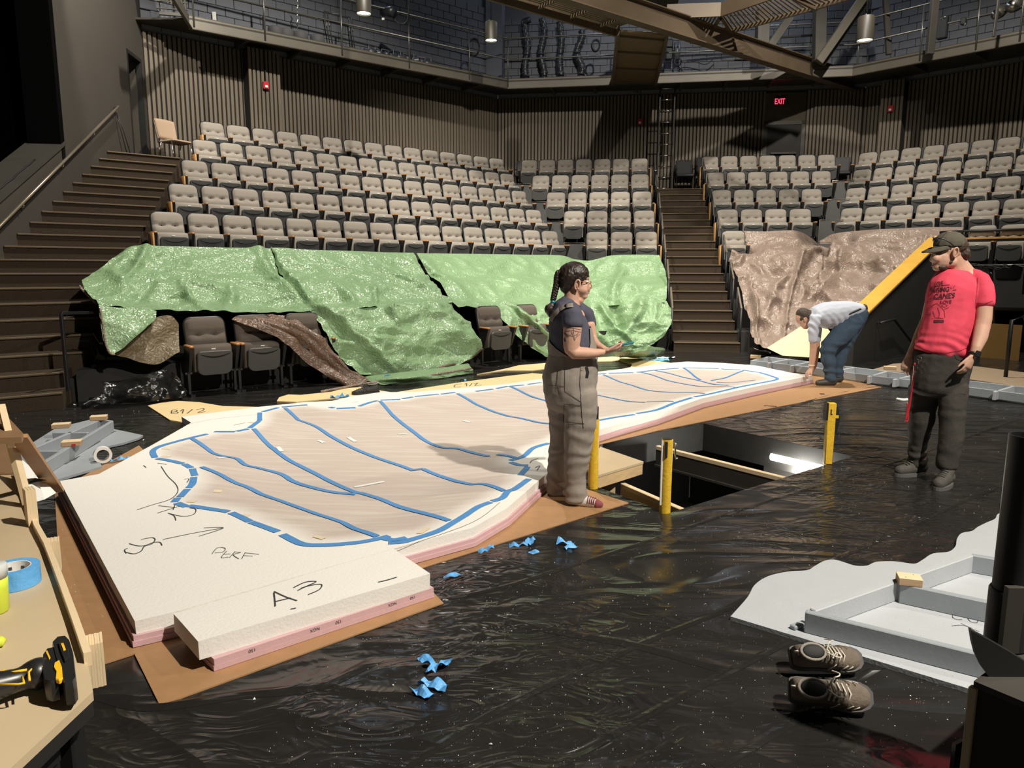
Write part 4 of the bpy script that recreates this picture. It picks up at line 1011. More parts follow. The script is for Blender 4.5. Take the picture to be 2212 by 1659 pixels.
m = MB(); m.prism([VT - UD * .3 - ND * .02, VT + UD * 7 - ND * .02, VT + UD * 7 + ND * .17, VT - UD * .3 + ND * .17], pz, pz + .035); m.build('parapet_cap', 'end_wood', vom)
m = MB(); m.prism([VT - UD * .3 - ND * .03, VT + UD * 7 - ND * .03, VT + UD * 7, VT - UD * .3], .80, .87); m.build('parapet_lip', 'steel_dark', vom)
m = MB(); m.prism([VT + ND * 3, VT + UD * 7 + ND * 3, VT + UD * 7 + ND * 3.1, VT + ND * 3.1], 0, 1.5); m.build('tunnel_end', 'riser_dark', vom)
m = MB(); m.prism([G(x, y) for x, y in ((1880, 801), (1930, 787), (2000, 783), (2110, 793), (2212, 806), (2260, 815), (2260, 850), (2212, 838), (2060, 816), (1960, 806))], .001, .012)
tag(m.build('plank_floor', 'plank'), 'tan ribbed wooden floor in the dark passage under the right seats', 'floor')
t = thing('parapet_rail', 'black pipe rail above the dark parapet behind the capped man', 'railing')
m = MB(); m.tube([PN(2030, 502, ND, PARN + .08), PN(2090, 499, ND, PARN + .08), PN(2240, 495, ND, PARN + .08)], .026, 8); m.build('rail', 'black_metal', t, True)
for x in (2083, 2225):
    q = PN(x, 500, ND, PARN + .08); m = MB(); m.tube([q, Vector((q.x, q.y, pz))], .02, 6); m.build('post', 'black_metal', t, True)
t = thing('lighting_pipe', 'horizontal pipe wrapped with black cables in front of the right parapet', 'pipe')
m = MB(); m.tube([PN(2080, 574, ND, PARN - .35), PN(2260, 572, ND, PARN - .35)], .024, 8); m.build('pipe', 'pipe_steel', t, True)
for j in range(5):
    pts = []
    for i in range(40):
        x = 2085 + i * 4.2; y = 574 + 7 * noise.noise(Vector((i * .22, j * 3.3, 0))) + (6 if 2120 + 8 * j < x < 2150 + 8 * j else 0)
        pts.append(PN(x, y, ND, PARN - .37 - .012 * j))
    m = MB(); m.tube(pts, .008, 5); m.build('cable', 'cable', t, True)
m = MB(); m.beam(PN(2143, 540, ND, PARN - .3), PN(2138, 572, ND, PARN - .3), .05, .05); m.build('bracket', 'black_metal', t)
m = MB(); m.tube([PN(2140, 580, ND, PARN - .3), PN(2146, 700, ND, PARN - .3), PN(2146, 790, ND, PARN - .3)], .03, 8); m.build('drop_pipe', 'black_metal', t, True)
t = thing('vom_handrail', 'short black handrail bending down along the dark passage wall', 'handrail')
m = MB(); h = [PN(x, y, UD, vu + .1) for x, y in ((1902, 698), (1932, 690), (1970, 740), (1992, 770))]; m.tube(h, .022, 8); m.build('rail', 'black_metal', t, True)
m = MB(); m.tube([h[0] + ND * .1, h[0] + ND * .1 - UD * .1], .012, 6); m.build('bracket', 'black_metal', t)
t = thing('vom_railing', 'black metal railing post standing in the passage at right picture edge', 'railing')
b0 = G(2172, 816); tp = Q(2186, 692, b0.y); m = MB(); m.tube([b0, Vector((b0.x, b0.y, tp.z)), Vector((b0.x + .18, b0.y, tp.z + .06)), Vector((b0.x + .5, b0.y + .2, tp.z - .35))], .028, 8); m.build('rail', 'black_metal', t, True)
q = G(2113, 811); m = MB(); a, b = Q(2113, 811, 13.2), Q(2196, 818, 12.7); m.prism([a, b, b + ND * .03, a + ND * .03], 0.0, .62); tag(m.build('ply_panel', 'orange_ply'), 'orange-brown plywood panel low in the dark passage behind the watch hand', 'panel')
# pale plywood sheet leaning behind the bent man
lp = [(1657, 752), (1735, 703), (1785, 706), (1815, 745), (1818, 776), (1735, 771), (1690, 768)]
vs = [Q(x, y, 12.45 + (770 - y) * .006) for x, y in lp]; m = MB()
n = len(vs); tri = tessellate_polygon([[Vector((x, -y, 0)) for x, y in lp]]); bk = [v + Vector((0, .02, 0)) for v in vs]
m.add(vs + bk, [t_ for t_ in tri] + [tuple(i + n for i in t_[::-1]) for t_ in tri] + [(i, (i + 1) % n, (i + 1) % n + n, i + n) for i in range(n)])
tag(m.build('plywood_sheet', 'yellow_ply'), 'pale yellow plywood sheet leaning upright behind the bending man', 'board')

# ================================================================== FOAM POND
ZT = .115
SLAB = [(129, 1039), (213, 1024), (329, 961), (413, 913), (392, 900), (470, 890), (557, 879), (659, 868.6), (717, 866), (760, 856), (823, 847), (894, 847), (1000, 838), (1097, 829), (1171, 818), (1230, 810), (1291, 803), (1376, 793), (1447, 784), (1485, 781), (1561, 784), (1637, 790), (1705, 804.6), (1755, 811), (1637, 834), (1518, 860), (1419, 894), (1333, 917), (1291, 929), (1230, 985), (1174, 1029), (1095, 1098), (1021, 1140), (849, 1185), (376, 1322), (291, 1342)]
POND = [(448, 937), (415, 944.5), (375, 955), (342, 965), (330, 975), (337, 990), (364.5, 994), (397, 1001.5), (415, 1009), (421.5, 1023), (418, 1041), (405, 1056), (387, 1071), (377, 1084), (395, 1090), (430, 1095), (494, 1105), (521.5, 1117), (557, 1132), (616, 1152), (651, 1174), (697, 1176), (768, 1171), (818.5, 1164), (870, 1161), (894, 1163.5), (945, 1147), (978, 1129), (1006, 1112), (1034, 1094), (1072, 1079), (1097, 1061), (1113, 1052), (1140, 1034), (1131, 1020), (1141, 1005), (1103, 1000), (1101, 995), (1131, 985), (1153, 967), (1186, 957), (1240, 925), (1291, 908), (1371, 895), (1419, 885), (1455, 871), (1495, 858.5), (1536, 850), (1596, 836), (1637, 828), (1679, 819), (1663, 811), (1637, 804), (1606, 799), (1558, 796.5), (1520, 795), (1472, 794), (1417, 799), (1371, 804), (1315, 806), (1291, 808), (1230, 818), (1169, 828), (1133, 830.6), (1080, 837), (1026, 844.5), (983, 847), (950, 851), (894, 856), (867, 862), (821, 863.5), (775, 876), (725, 881), (664, 874), (608, 879), (565, 889), (560, 909), (539, 924), (509, 931), (463, 932)]
slabW = [G(x, y, ZT) for x, y in SLAB]; pondW = [G(x, y, ZT) for x, y in POND]
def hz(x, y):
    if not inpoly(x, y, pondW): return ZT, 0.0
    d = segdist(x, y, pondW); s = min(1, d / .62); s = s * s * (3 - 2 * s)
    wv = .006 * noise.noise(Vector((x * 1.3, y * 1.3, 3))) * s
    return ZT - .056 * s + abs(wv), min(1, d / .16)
def onfoam(px, py, up=.003):
    p = G(px, py, ZT)
    for _ in range(5): p = G(px, py, hz(p.x, p.y)[0] + up)
    return p
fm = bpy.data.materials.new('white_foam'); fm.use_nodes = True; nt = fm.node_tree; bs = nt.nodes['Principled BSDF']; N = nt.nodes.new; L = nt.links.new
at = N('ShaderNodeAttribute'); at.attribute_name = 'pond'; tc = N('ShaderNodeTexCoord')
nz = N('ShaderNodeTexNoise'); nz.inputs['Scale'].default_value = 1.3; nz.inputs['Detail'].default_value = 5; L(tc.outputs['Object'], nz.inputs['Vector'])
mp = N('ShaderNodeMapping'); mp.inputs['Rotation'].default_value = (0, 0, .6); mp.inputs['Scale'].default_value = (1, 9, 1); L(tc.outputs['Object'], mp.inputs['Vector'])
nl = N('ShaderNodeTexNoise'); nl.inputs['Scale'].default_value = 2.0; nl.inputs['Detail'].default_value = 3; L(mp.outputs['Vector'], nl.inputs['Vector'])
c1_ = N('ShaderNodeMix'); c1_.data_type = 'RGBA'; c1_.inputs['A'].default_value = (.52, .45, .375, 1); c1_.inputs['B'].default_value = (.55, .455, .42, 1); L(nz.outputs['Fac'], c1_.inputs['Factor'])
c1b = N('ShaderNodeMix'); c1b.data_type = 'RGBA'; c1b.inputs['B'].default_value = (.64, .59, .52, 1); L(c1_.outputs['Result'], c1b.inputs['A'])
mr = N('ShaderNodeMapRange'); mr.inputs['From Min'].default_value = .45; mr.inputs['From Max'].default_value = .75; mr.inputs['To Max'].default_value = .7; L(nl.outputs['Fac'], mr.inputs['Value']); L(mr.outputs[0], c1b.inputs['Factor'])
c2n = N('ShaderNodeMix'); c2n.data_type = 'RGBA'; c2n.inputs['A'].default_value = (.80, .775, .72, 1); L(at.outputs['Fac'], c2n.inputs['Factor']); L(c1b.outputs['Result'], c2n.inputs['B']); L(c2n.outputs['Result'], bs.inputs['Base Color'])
bs.inputs['Roughness'].default_value = .75; bs.inputs['Specular IOR Level'].default_value = .25
nb_ = N('ShaderNodeTexNoise'); nb_.inputs['Scale'].default_value = 75; nb_.inputs['Detail'].default_value = 3; L(tc.outputs['Object'], nb_.inputs['Vector'])
bp = N('ShaderNodeBump'); bp.inputs['Strength'].default_value = .3; bp.inputs['Distance'].default_value = .006; L(nb_.outputs['Fac'], bp.inputs['Height']); L(bp.outputs['Normal'], bs.inputs['Normal'])
MATS['white_foam'] = fm
def foam_layer(name, poly, z0, topf, step, parent, m):
    xs = [p.x for p in poly]; ys = [p.y for p in poly]
    pts = []; ed = []
    dense = []
    for i in range(len(poly)):
        a, b = poly[i], poly[(i + 1) % len(poly)]; k = max(1, int((Vector(a[:2]) - Vector(b[:2])).length / (step * 2)))
        dense += [Vector(a[:2]).lerp(Vector(b[:2]), j / k) for j in range(k)]
    n = len(dense); pts = list(dense); ed = [(i, (i + 1) % n) for i in range(n)]
    y = min(ys)
    while y < max(ys):
        x = min(xs)
        while x < max(xs):
            if inpoly(x, y, poly) and segdist(x, y, poly) > step * .6: pts.append(Vector((x + rnd.uniform(-.1, .1) * step, y + rnd.uniform(-.1, .1) * step)))
            x += step
        y += step
    vs, _, fs, *_r = delaunay_2d_cdt(pts, ed, [], 1, 1e-6)
    nv = len(vs); V3 = []; att = []
    for v in vs:
        z, a = topf(v.x, v.y); V3.append((v.x, v.y, z)); att.append(a)
    # side walls: duplicate boundary
    cnt = {}
    for f in fs:
        for i in range(len(f)): e = (f[i], f[(i + 1) % len(f)]); cnt[e] = cnt.get(e, 0) + 1
    bnd = [e for e in cnt if (e[1], e[0]) not in cnt]; low = {}
    F = [tuple(f) for f in fs]
    for a, b in bnd:
        for q in (a, b):
            if q not in low:
                low[q] = len(V3); V3.append((vs[q].x + .006 * noise.noise(Vector((vs[q].x * 9, vs[q].y * 9, z0))), vs[q].y + .006 * noise.noise(Vector((vs[q].y * 9, vs[q].x * 9, 4))), z0)); att.append(0)
        F.append((b, a, low[a], low[b]))
    me = bpy.data.meshes.new(name); me.from_pydata(V3, [], F); me.update()
    A = me.attributes.new('pond', 'FLOAT', 'POINT'); A.data.foreach_set('value', att)
    o = link(name, me, m, parent); smooth_angle(o, 45); return o
def outset(poly, d):
    n = len(poly); ar = sum(poly[i][0] * poly[(i + 1) % n][1] - poly[(i + 1) % n][0] * poly[i][1] for i in range(n)); s = 1 if ar > 0 else -1; out = []
    for i in range(n):
        a, b, c = Vector(poly[i - 1][:2]), Vector(poly[i][:2]), Vector(poly[(i + 1) % n][:2]); e1, e2 = (b - a).normalized(), (c - b).normalized()
        nn = Vector((e1.y + e2.y, -(e1.x + e2.x))) * s; nn = nn.normalized() if nn.length > 1e-6 else Vector((e1.y, -e1.x)) * s
        out.append(Vector((b.x + nn.x * d, b.y + nn.y * d, 0)))
    return out
fp = thing('foam_pond', 'long white carved foam slab with a hollow pond marked in blue tape', 'foam slab')
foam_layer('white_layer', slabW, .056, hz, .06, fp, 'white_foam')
m = MB(); m.prism(outset(slabW, .022), .010, .0335); m.prism(outset(slabW, .015), .0335, .0555); m.build('pink_layer', 'pink_foam', fp)
def strip(pts, wd, name, mt, parent, up=.003, m_=4, jit=.12):
    c = catmull([onfoam(x, y, up) for x, y in pts], m_) if len(pts) > 2 else [onfoam(pts[0][0], pts[0][1], up), onfoam((pts[0][0] + pts[1][0]) / 2, (pts[0][1] + pts[1][1]) / 2, up), onfoam(*pts[1], up)]
    L_, R_ = [], []
    for i, p in enumerate(c):
        t_ = c[min(i + 1, len(c) - 1)] - c[max(i - 1, 0)]; s = Vector((-t_.y, t_.x, 0)).normalized() * wd / 2
        for arr, sg in ((L_, 1), (R_, -1)):
            q = p + s * sg * (1 + jit * noise.noise(p * 14 + Vector((sg, 0, 0)))); q.z = hz(q.x, q.y)[0] + up; arr.append(q)
    mb = MB(); vs = L_ + R_; n = len(c); mb.add(vs, [(i, i + n, i + n + 1, i + 1) for i in range(n - 1)]); return mb.build(name, mt, parent)
OT = [[(448, 937), (415, 944.5), (375, 955), (342, 965), (330, 975), (335, 988)], [(339, 990), (364.5, 994), (395, 1001)], [(398, 1002), (413, 1010)], [(416, 1012), (421, 1027)], [(419, 1030), (416, 1044), (408, 1053)], [(405, 1056), (389, 1073)], [(384, 1075), (377, 1084)], [(382, 1086), (403, 1094)], [(407, 1092), (430, 1095), (494, 1105)], [(499, 1107), (521.5, 1117), (540, 1126)], [(542, 1127), (600, 1148)], [(610, 1154), (651, 1174), (697, 1177), (768, 1172), (818, 1163), (840, 1157)], [(820, 1160), (850, 1166), (878, 1161)], [(839, 1172), (870, 1170), (894, 1163.5), (945, 1147), (978, 1129), (1006, 1112), (1034, 1094), (1060, 1084)], [(1063, 1082), (1085, 1075), (1097, 1061), (1113, 1055), (1143, 1034)], [(1124, 1026), (1140, 1008)], [(1141, 1005), (1122, 1004), (1103, 998)], [(1102, 994), (1131, 985), (1153, 967), (1186, 957)], [(1291, 908), (1330, 901), (1371, 895)], [(1375, 893), (1419, 885), (1455, 871), (1495, 858.5)], [(1500, 857), (1536, 850), (1596, 836), (1637, 828), (1679, 819), (1663, 811), (1640, 804)], [(1637, 804), (1606, 799)], [(1600, 799), (1558, 796.5)], [(1553, 796), (1520, 795), (1474, 794)], [(1466, 795), (1417, 799), (1376, 804)], [(1368, 804.5), (1315, 806)], [(1309, 806), (1291, 808)], [(1169, 826), (1140, 830)], [(1132, 831), (1102, 834)], [(1097, 834), (1072, 839)], [(1065, 840), (1028, 845)], [(983, 847), (953, 851)], [(948, 851), (896, 856)], [(892, 857), (869, 861)], [(865, 862), (822, 864)], [(815, 865), (796, 870), (776, 877)], [(768, 880), (727, 882)], [(722, 881), (712, 879)], [(664, 874), (640, 876), (609, 879)], [(601, 880), (567, 889)], [(561, 891), (561, 908)], [(560, 909), (539, 924)], [(536, 926), (512, 931)], [(508, 932), (463, 932)]]
for s in OT: strip(s, .047, 'tape_strip', 'tape_blue', fp)
IT = [[(415, 947), (445.5, 967), (473, 982.5), (511, 990), (529, 1003), (557, 1010), (606, 1023), (631, 1038), (659, 1048), (717, 1062), (768, 1067)], [(435.5, 1008), (473, 1023), (506, 1041), (540, 1054), (591, 1076), (641, 1094), (692, 1112), (742.5, 1129), (768, 1142), (815, 1158)], [(548, 925.6), (565, 944.5), (585.6, 965), (623.5, 993), (666.6, 1015), (717, 1041), (763, 1061), (785.6, 1066), (831, 1081), (889, 1101.5), (970, 1124)], [(616, 881), (634, 896.5), (644, 906.6)], [(644, 906.6), (682, 920.5), (715, 942), (742.5, 957), (773, 972), (818.5, 990), (864, 1005), (889, 1014)], [(885, 1015.5), (915, 1012)], [(913, 1012), (945, 1025.6), (1021, 1046)], [(1018, 1046), (1046, 1045), (1089, 1060)], [(821, 866), (856.5, 904), (889, 929), (920, 952), (955, 966), (996, 970), (1056, 985)], [(988, 849.6), (1021, 868.6), (1059, 886), (1097, 898), (1130, 904), (1191, 915)], [(1100, 834), (1130, 848), (1186, 867)], [(1074, 981), (1101, 985), (1120, 990)], [(1291, 853), (1333, 862), (1394, 868.6)], [(1396, 868), (1434, 866), (1455, 867)], [(1303, 809), (1333, 822), (1366, 832), (1401.5, 843), (1460, 847), (1523, 849.6)], [(1379, 803), (1417, 813), (1460, 825.6), (1510, 834), (1594, 837)], [(1414, 800), (1450, 808), (1498, 819), (1574, 832)], [(1477.5, 795), (1495, 808), (1513, 820.5)], [(1606.6, 800), (1569, 815), (1536, 822)], [(1548, 825), (1586, 825.6), (1632, 820.5)]]
for i, s in enumerate(IT): strip(s, .04 if i < 12 else .032, 'tape_strip', 'tape_blue', fp, .0045)
for a, b in (((688, 951), (700, 956)), ((860, 938), (880, 936)), ((765, 1052), (830, 1040)), ((752, 944), (768, 954)), ((600, 965), (609, 975)), ((1000, 908), (1016, 912)), ((470, 990), (486, 987)), ((905, 1152), (925, 1140)), ((680, 1158), (700, 1163))): strip([a, b], .035, 'masking_strip', 'masking' if a[1] > 1100 else 'paper_white', fp, .0035)
for (x, y) in ((414, 1082), (470, 1060), (358, 985), (545, 912), (360, 968), (530, 1113)):
    strip([(x - 8, y), (x + 9, y + 1)], .05, 'masking_patch', 'masking', fp, .002)
def pen(strokes, parent, name='pencil_mark', wd=.006, z=None, mt='pencil'):
    mb = MB()
    for st in strokes:
        c = [(onfoam(x, y, .0025) if z is None else G(x, y, z)) for x, y in st]; c = catmull(c, 5) if len(c) > 2 else c
        L_, R_ = [], []
        for i, p in enumerate(c):
            t_ = c[min(i + 1, len(c) - 1)] - c[max(i - 1, 0)]; s = Vector((-t_.y, t_.x, 0)).normalized() * wd / 2; L_.append(p + s); R_.append(p - s)
        n = len(c); mb.add(L_ + R_, [(i, i + n, i + n + 1, i + 1) for i in range(n - 1)])
    return mb.build(name, mt, parent)
pen([[(348, 1007), (362, 1028), (380, 1046), (384, 1062), (368, 1078), (330, 1090), (296, 1101)], [(342, 1092), (378, 1096)], [(340, 1108), (388, 1093)], [(378, 1090), (374, 1101)], [(363, 1108), (376, 1114), (380, 1124)], [(366, 1109), (395, 1115), (418, 1111), (423, 1100), (410, 1097)]], fp)
pen([[(273, 1195), (269, 1188), (276, 1184)], [(273, 1193), (290, 1196), (305, 1190), (312, 1180), (330, 1172), (345, 1171), (350, 1178)], [(279, 1174), (300, 1179), (325, 1176), (335, 1166), (328, 1161), (305, 1165)], [(352, 1165), (420, 1151), (483, 1140)], [(430, 1158), (483, 1140), (440, 1140)]], fp)
pen([[(458, 1196), (470, 1183), (486, 1184), (482, 1192), (464, 1194)], [(490, 1190), (478, 1204), (494, 1203)], [(484, 1197), (498, 1196)], [(508, 1191), (496, 1204)], [(506, 1192), (520, 1193), (504, 1198), (516, 1207)], [(530, 1193), (522, 1207)], [(530, 1194), (560, 1197)], [(526, 1200), (546, 1201)]], fp, wd=.004)
pen([[(1156, 1010), (1166, 1006), (1160, 1016)], [(398, 1035), (408, 1034), (404, 1042)], [(310, 1005), (316, 1010)], [(340, 1000), (360, 1003)], [(760, 869), (775, 868)], [(505, 918), (530, 913)], [(1145, 1000), (1150, 994), (1163, 990)]], fp, wd=.006)
pen([[(392, 921), (420, 913), (470, 904), (557, 895)], [(849, 1186), (880, 1178), (1021, 1128), (1080, 1085)]], fp, wd=.003)
# the A 3 block in front
ab = thing('foam_block', 'thick white foam block on pink foam, marked A 3, nearest the camera', 'foam slab')
AW = [G(x, y, .135) for x, y in ((375, 1326), (850, 1185), (929, 1239), (428, 1386))]
foam_layer('white_layer', AW, .058, lambda x, y: (.135 + .002 * noise.noise(Vector((x * 5, y * 5, 0))), 0), .05, ab, 'white_foam')
PW = [G(x, y, .012) for x, y in ((402, 1390), (868, 1240), (937, 1289), (464, 1448))]
m = MB(); m.prism(PW, .030, .0575); m.prism([p + (sum(PW, Vector()) / 4 - p) * -.006 for p in PW], .009, .030); m.build('pink_layer', 'pink_foam', ab)
zA = .1385
pen([[(592, 1279), (595, 1309)], [(592, 1277), (618, 1289), (642, 1297)], [(594, 1299), (628, 1291)], [(634, 1269), (660, 1257), (683, 1256), (662, 1266), (643, 1275)], [(650, 1270), (672, 1264), (694, 1262), (690, 1273), (666, 1284)], [(628, 1315), (640, 1313)], [(817, 1257), (838, 1252), (858, 1246)]], ab, z=zA)
def pinktext(txt, px, py, dx, dy, h, parent):
    cu = bpy.data.curves.new('print', 'FONT'); cu.body = txt; cu.size = h; cu.align_x = 'LEFT'
    o = bpy.data.objects.new('t', cu); COL.objects.link(o); dg = bpy.context.evaluated_depsgraph_get(); me = bpy.data.meshes.new_from_object(o.evaluated_get(dg)); bpy.data.objects.remove(o)
    a = Vector((dx[0], dx[1], 0)).normalized(); o_ = Vector(px)
    nn = Vector((a.y, -a.x, 0))
    for v in me.vertices: v.co = o_ - a * v.co.x - Vector((0, 0, v.co.y)) + nn * .0015
    me.materials.append(MATS['pencil']); q = bpy.data.objects.new('printed_letters', me); COL.objects.link(q); q.parent = parent
fd = PW[2] - PW[3]
for txt, f in (('150', .16), ('NGX', .43), ('150', .53), ('NGX', .80), ('150', .90)):
    p = PW[3].lerp(PW[2], f); p.z = .030; pinktext(txt, p + (sum(PW, Vector()) / 4 - p) * -.006 * Vector((1, 1, 0)).length * 0, None, fd, None, .018, ab) if False else pinktext(txt, Vector((p.x, p.y, .050)) , None, fd, None, .02, ab)
# ---- hardboard sheets under the foam
def sheet(name, px, z0, z1, mt, label, cat, grp=None):
    m = MB(); m.prism([G(x, y, z1) for x, y in px], z0, z1); return tag(m.build(name, mt), label, cat, grp)
HB = 'tan hardboard sheets under the foam'
sheet('hardboard_sheet', [(290, 1412), (345, 1523), (958, 1302), (925, 1268), (640, 1180)], .001, .007, 'hardboard', 'tan hardboard sheet under the A 3 foam block, nearest the camera', 'board', HB)
sheet('hardboard_sheet', [(118, 1062), (300, 962), (420, 1080), (640, 1180), (290, 1412), (222, 1434), (140, 1430)], .001, .0065, 'hardboard', 'tan hardboard sheet running along the left edge of the foam pond', 'board', HB)
sheet('hardboard_sheet', [(880, 1236), (1358, 1086), (1262, 1055), (1100, 960), (700, 1100)], .0005, .006, 'hardboard', 'tan hardboard sheet beneath the feet of the woman in overalls', 'board', HB)
sheet('hardboard_sheet', [(1285, 962), (1420, 930), (1640, 886), (1905, 836), (1752, 800), (1500, 800), (1200, 900)], .0007, .0062, 'hardboard', 'tan hardboard sheet under the far end of foam, beneath the bending man', 'board', HB)
# ---- yellow plywood cut-outs along the back
YP = 'pale yellow plywood cut-outs along the back of the foam'
y1 = sheet('plywood_cutout', [(319, 876), (354, 868.6), (385, 866), (430, 868.6), (481, 877), (560, 879), (640, 882), (560, 925), (420, 916), (367, 907)], .001, .014, 'yellow_ply', 'yellow plywood cut-out pencilled B1/2 at the left end of the foam', 'board', YP)
y2 = sheet('plywood_cutout', [(598, 866), (603, 858), (623, 852), (650, 853), (717, 846), (740, 839), (780, 836), (800, 840), (850, 848), (900, 840), (1000, 825), (1097, 812), (1150, 806), (1180, 808), (1180, 830), (1000, 850), (800, 862), (720, 860), (640, 868)], .001, .014, 'yellow_ply', 'long yellow plywood cut-out pencilled C1/2 behind the foam pond', 'board', YP)
y3 = sheet('plywood_cutout', [(1030, 808), (1060, 803), (1097, 795), (1120, 789), (1180, 784), (1240, 776), (1323, 770), (1365, 772), (1447, 783.5), (1385, 795), (1300, 803), (1330, 800), (1362, 793), (1366, 787), (1340, 779), (1290, 780), (1230, 790), (1150, 800), (1090, 800)], .001, .014, 'yellow_ply', 'curved yellow plywood cut-out behind the woman with the phone', 'board', YP)
pen([[(370, 893), (372, 886), (382, 886), (380, 889), (372, 890), (384, 890), (382, 893), (370, 893)], [(390, 888), (396, 884), (394, 893)], [(404, 893), (416, 884)], [(424, 885), (438, 882), (440, 885), (428, 891), (444, 889)]], y1, z=.016, wd=.012)
pen([[(998, 829), (984, 831), (982, 836), (996, 835)], [(1004, 830), (1008, 828), (1008, 834)], [(1014, 834), (1020, 828)], [(1024, 829), (1032, 827), (1026, 833), (1040, 831)]], y2, z=.016, wd=.012)

# ================================================================== GREY SET PLATFORMS
def board(m, a, b, z0, z1, th): 
    a, b = Vector((a.x, a.y, (z0 + z1) / 2)), Vector((b.x, b.y, (z0 + z1) / 2)); m.beam(a, b, th, z1 - z0, b=.004)
gp = thing('set_platform', 'upside-down grey platform with wavy edge and frame, right foreground', 'platform', (0, 0, 0), 0, 'grey painted platforms lying upside down')
W1 = [(1578, 1332), (1615, 1290), (1630, 1264), (1659, 1245), (1702, 1235), (1743, 1232), (1760, 1223), (1780, 1212), (1801, 1209), (1824, 1215), (1847, 1222), (1873, 1222), (1893, 1214), (1934, 1213), (1974, 1218), (1992, 1210), (2015, 1196), (2049, 1192), (2064, 1180), (2067, 1165), (2077, 1152), (2100, 1147), (2111, 1139), (2131, 1129), (2149, 1121), (2155, 1111), (2170, 1104), (2230, 1070)]
wv = catmull([G(x, y, .02) for x, y in W1], 4); m = MB(); m.prism(wv + [G(2320, 1120, .02), G(2330, 1560, .02)], .001, .021); m.build('deck', 'grey_paint_light', gp)
ZF = .115
a, b = G(1739, 1322, ZF), G(2130, 1418, ZF); d_ = (b - a).normalized(); s_ = Vector((-d_.y, d_.x, 0))
c_, e_ = G(1741, 1320, ZF), G(2106, 1194, ZF)
m = MB(); board(m, a + s_ * .017, a + d_ * 1.2 + s_ * .017, .021, ZF, .034); m.build('frame_board', 'grey_paint', gp)
m = MB(); board(m, c_ + d_ * .02 + s_ * .035, e_, .021, ZF - .001, .034); m.build('frame_board', 'grey_paint_light', gp)
for x0, y0, x1, y1 in ((1945, 1259, 2160, 1304), (2098, 1197, 2212, 1216)):
    m = MB(); p, q = G(x0, y0, ZF), G(x1, y1, ZF); board(m, p, p + (q - p).normalized() * 1.0, .021, ZF, .034); m.build('frame_board', 'grey_paint', gp)
m = MB(); p, q = G(1711, 1356, .03), G(1739, 1346, .03); board(m, p, q, .021, .04, .03); m.build('frame_block', 'grey_paint', gp)
pen([[(2056, 1322), (2075, 1321), (2098, 1326), (2112, 1330)], [(2060, 1322), (2058, 1333), (2068, 1338), (2078, 1338)], [(2090, 1334), (2096, 1342), (2110, 1345), (2114, 1334)], [(2056, 1352), (2072, 1350), (2086, 1352), (2100, 1357)], [(2076, 1346), (2100, 1358), (2116, 1364)], [(2066, 1328), (2070, 1325), (2074, 1328), (2078, 1325), (2084, 1329), (2090, 1327), (2096, 1331)]], gp, z=.023, wd=.003)
def wblock(p, rz, label, d=(.10, .075, .036), red=False):
    t = thing('wood_block', label, 'block', p, rz, 'small plywood blocks on the grey platforms')
    m = MB(); m.bbox((0, 0, d[2] / 2 - .002), (d[0], d[1], d[2] - .004), None, .003); o = m.build('block', 'ply_edge', t, False, (0, 0, 0))
    m = MB(); m.bbox((0, 0, d[2] - .002), (d[0], d[1], .005), None, .001); m.build('top_face', 'pine_light', t, False, (0, 0, 0))
    if red: m = MB(); m.box((.02, -d[1] / 2, .012), (.03, .004, .016)); m.build('red_mark', 'red_alarm', t, False, (0, 0, 0))
    for x in (-.02, .02): m = MB(); m.tube([(x, x, d[2] + .0003), (x, x, d[2] + .0012)], .003, 6); m.build('screw', 'steel_dark', t, False, (0, 0, 0))
    return t
p = G(1968, 1262, ZF); wblock((p.x - .005, p.y + .01, ZF), -.3, 'small pale plywood block on the near grey platform frame, right foreground')
gl = thing('set_platform', 'upside-down grey platform with ladder frame and wood blocks, left of the foam', 'platform', (0, 0, 0), 0, 'grey painted platforms lying upside down')
m = MB(); m.prism([G(x, y, .025) for x, y in ((243, 926), (309, 940), (300, 946), (265, 957), (240, 962), (215, 970), (202, 977), (200, 984), (210, 992), (221, 1007), (116, 1038), (60, 1055), (20, 1040), (0, 1000), (120, 925), (200, 905))], .007, .025); m.build('deck', 'grey_paint', gl)
for x0, y0, x1, y1 in ((241, 909, 40, 1030), (214, 907, 30, 985), (241, 909, 214, 906), (115, 934, 190, 934), (76, 974, 130, 974), (30, 1015, 70, 1014)):
    m = MB(); p, q = G(x0, y0, .13), G(x1, y1, .13); board(m, p, q, .025, .13, .034); m.build('frame_board', 'grey_paint', gl)
for x0, y0, x1, y1 in ((186, 971, 217, 953), (140, 1003, 172, 985), (232, 940, 250, 931)):
    pen([[(x0, y0), (x1, y1)]], gl, 'saw_kerf', .012, .0265)
for (x, y), lab, rd in (((133, 924), 'small plywood block on the left grey frame, upper left of three', 0), ((214, 907), 'small plywood block at the far corner of the left grey frame', 0), ((156, 962), 'small plywood block with red mark on the left grey frame rail', 1)):
    p = G(x, y, .13); wblock((p.x, p.y, .1305), .35, lab, (.14, .1, .04), rd)
gf = thing('set_platform', 'long upside-down grey platform frame across the back right behind the capped man', 'platform', (0, 0, 0), 0, 'grey painted platforms lying upside down')
m = MB(); m.prism([G(x, y, .02) for x, y in ((1608, 799), (1650, 798), (1700, 802), (1760, 808), (1800, 814), (1880, 826), (1960, 836), (2060, 848), (2140, 860), (2212, 869), (2260, 878), (2260, 850), (2090, 826), (1920, 812), (1790, 797), (1660, 786), (1612, 788))], .001, .02); m.build('deck', 'grey_paint_light', gf)
ZG = .125
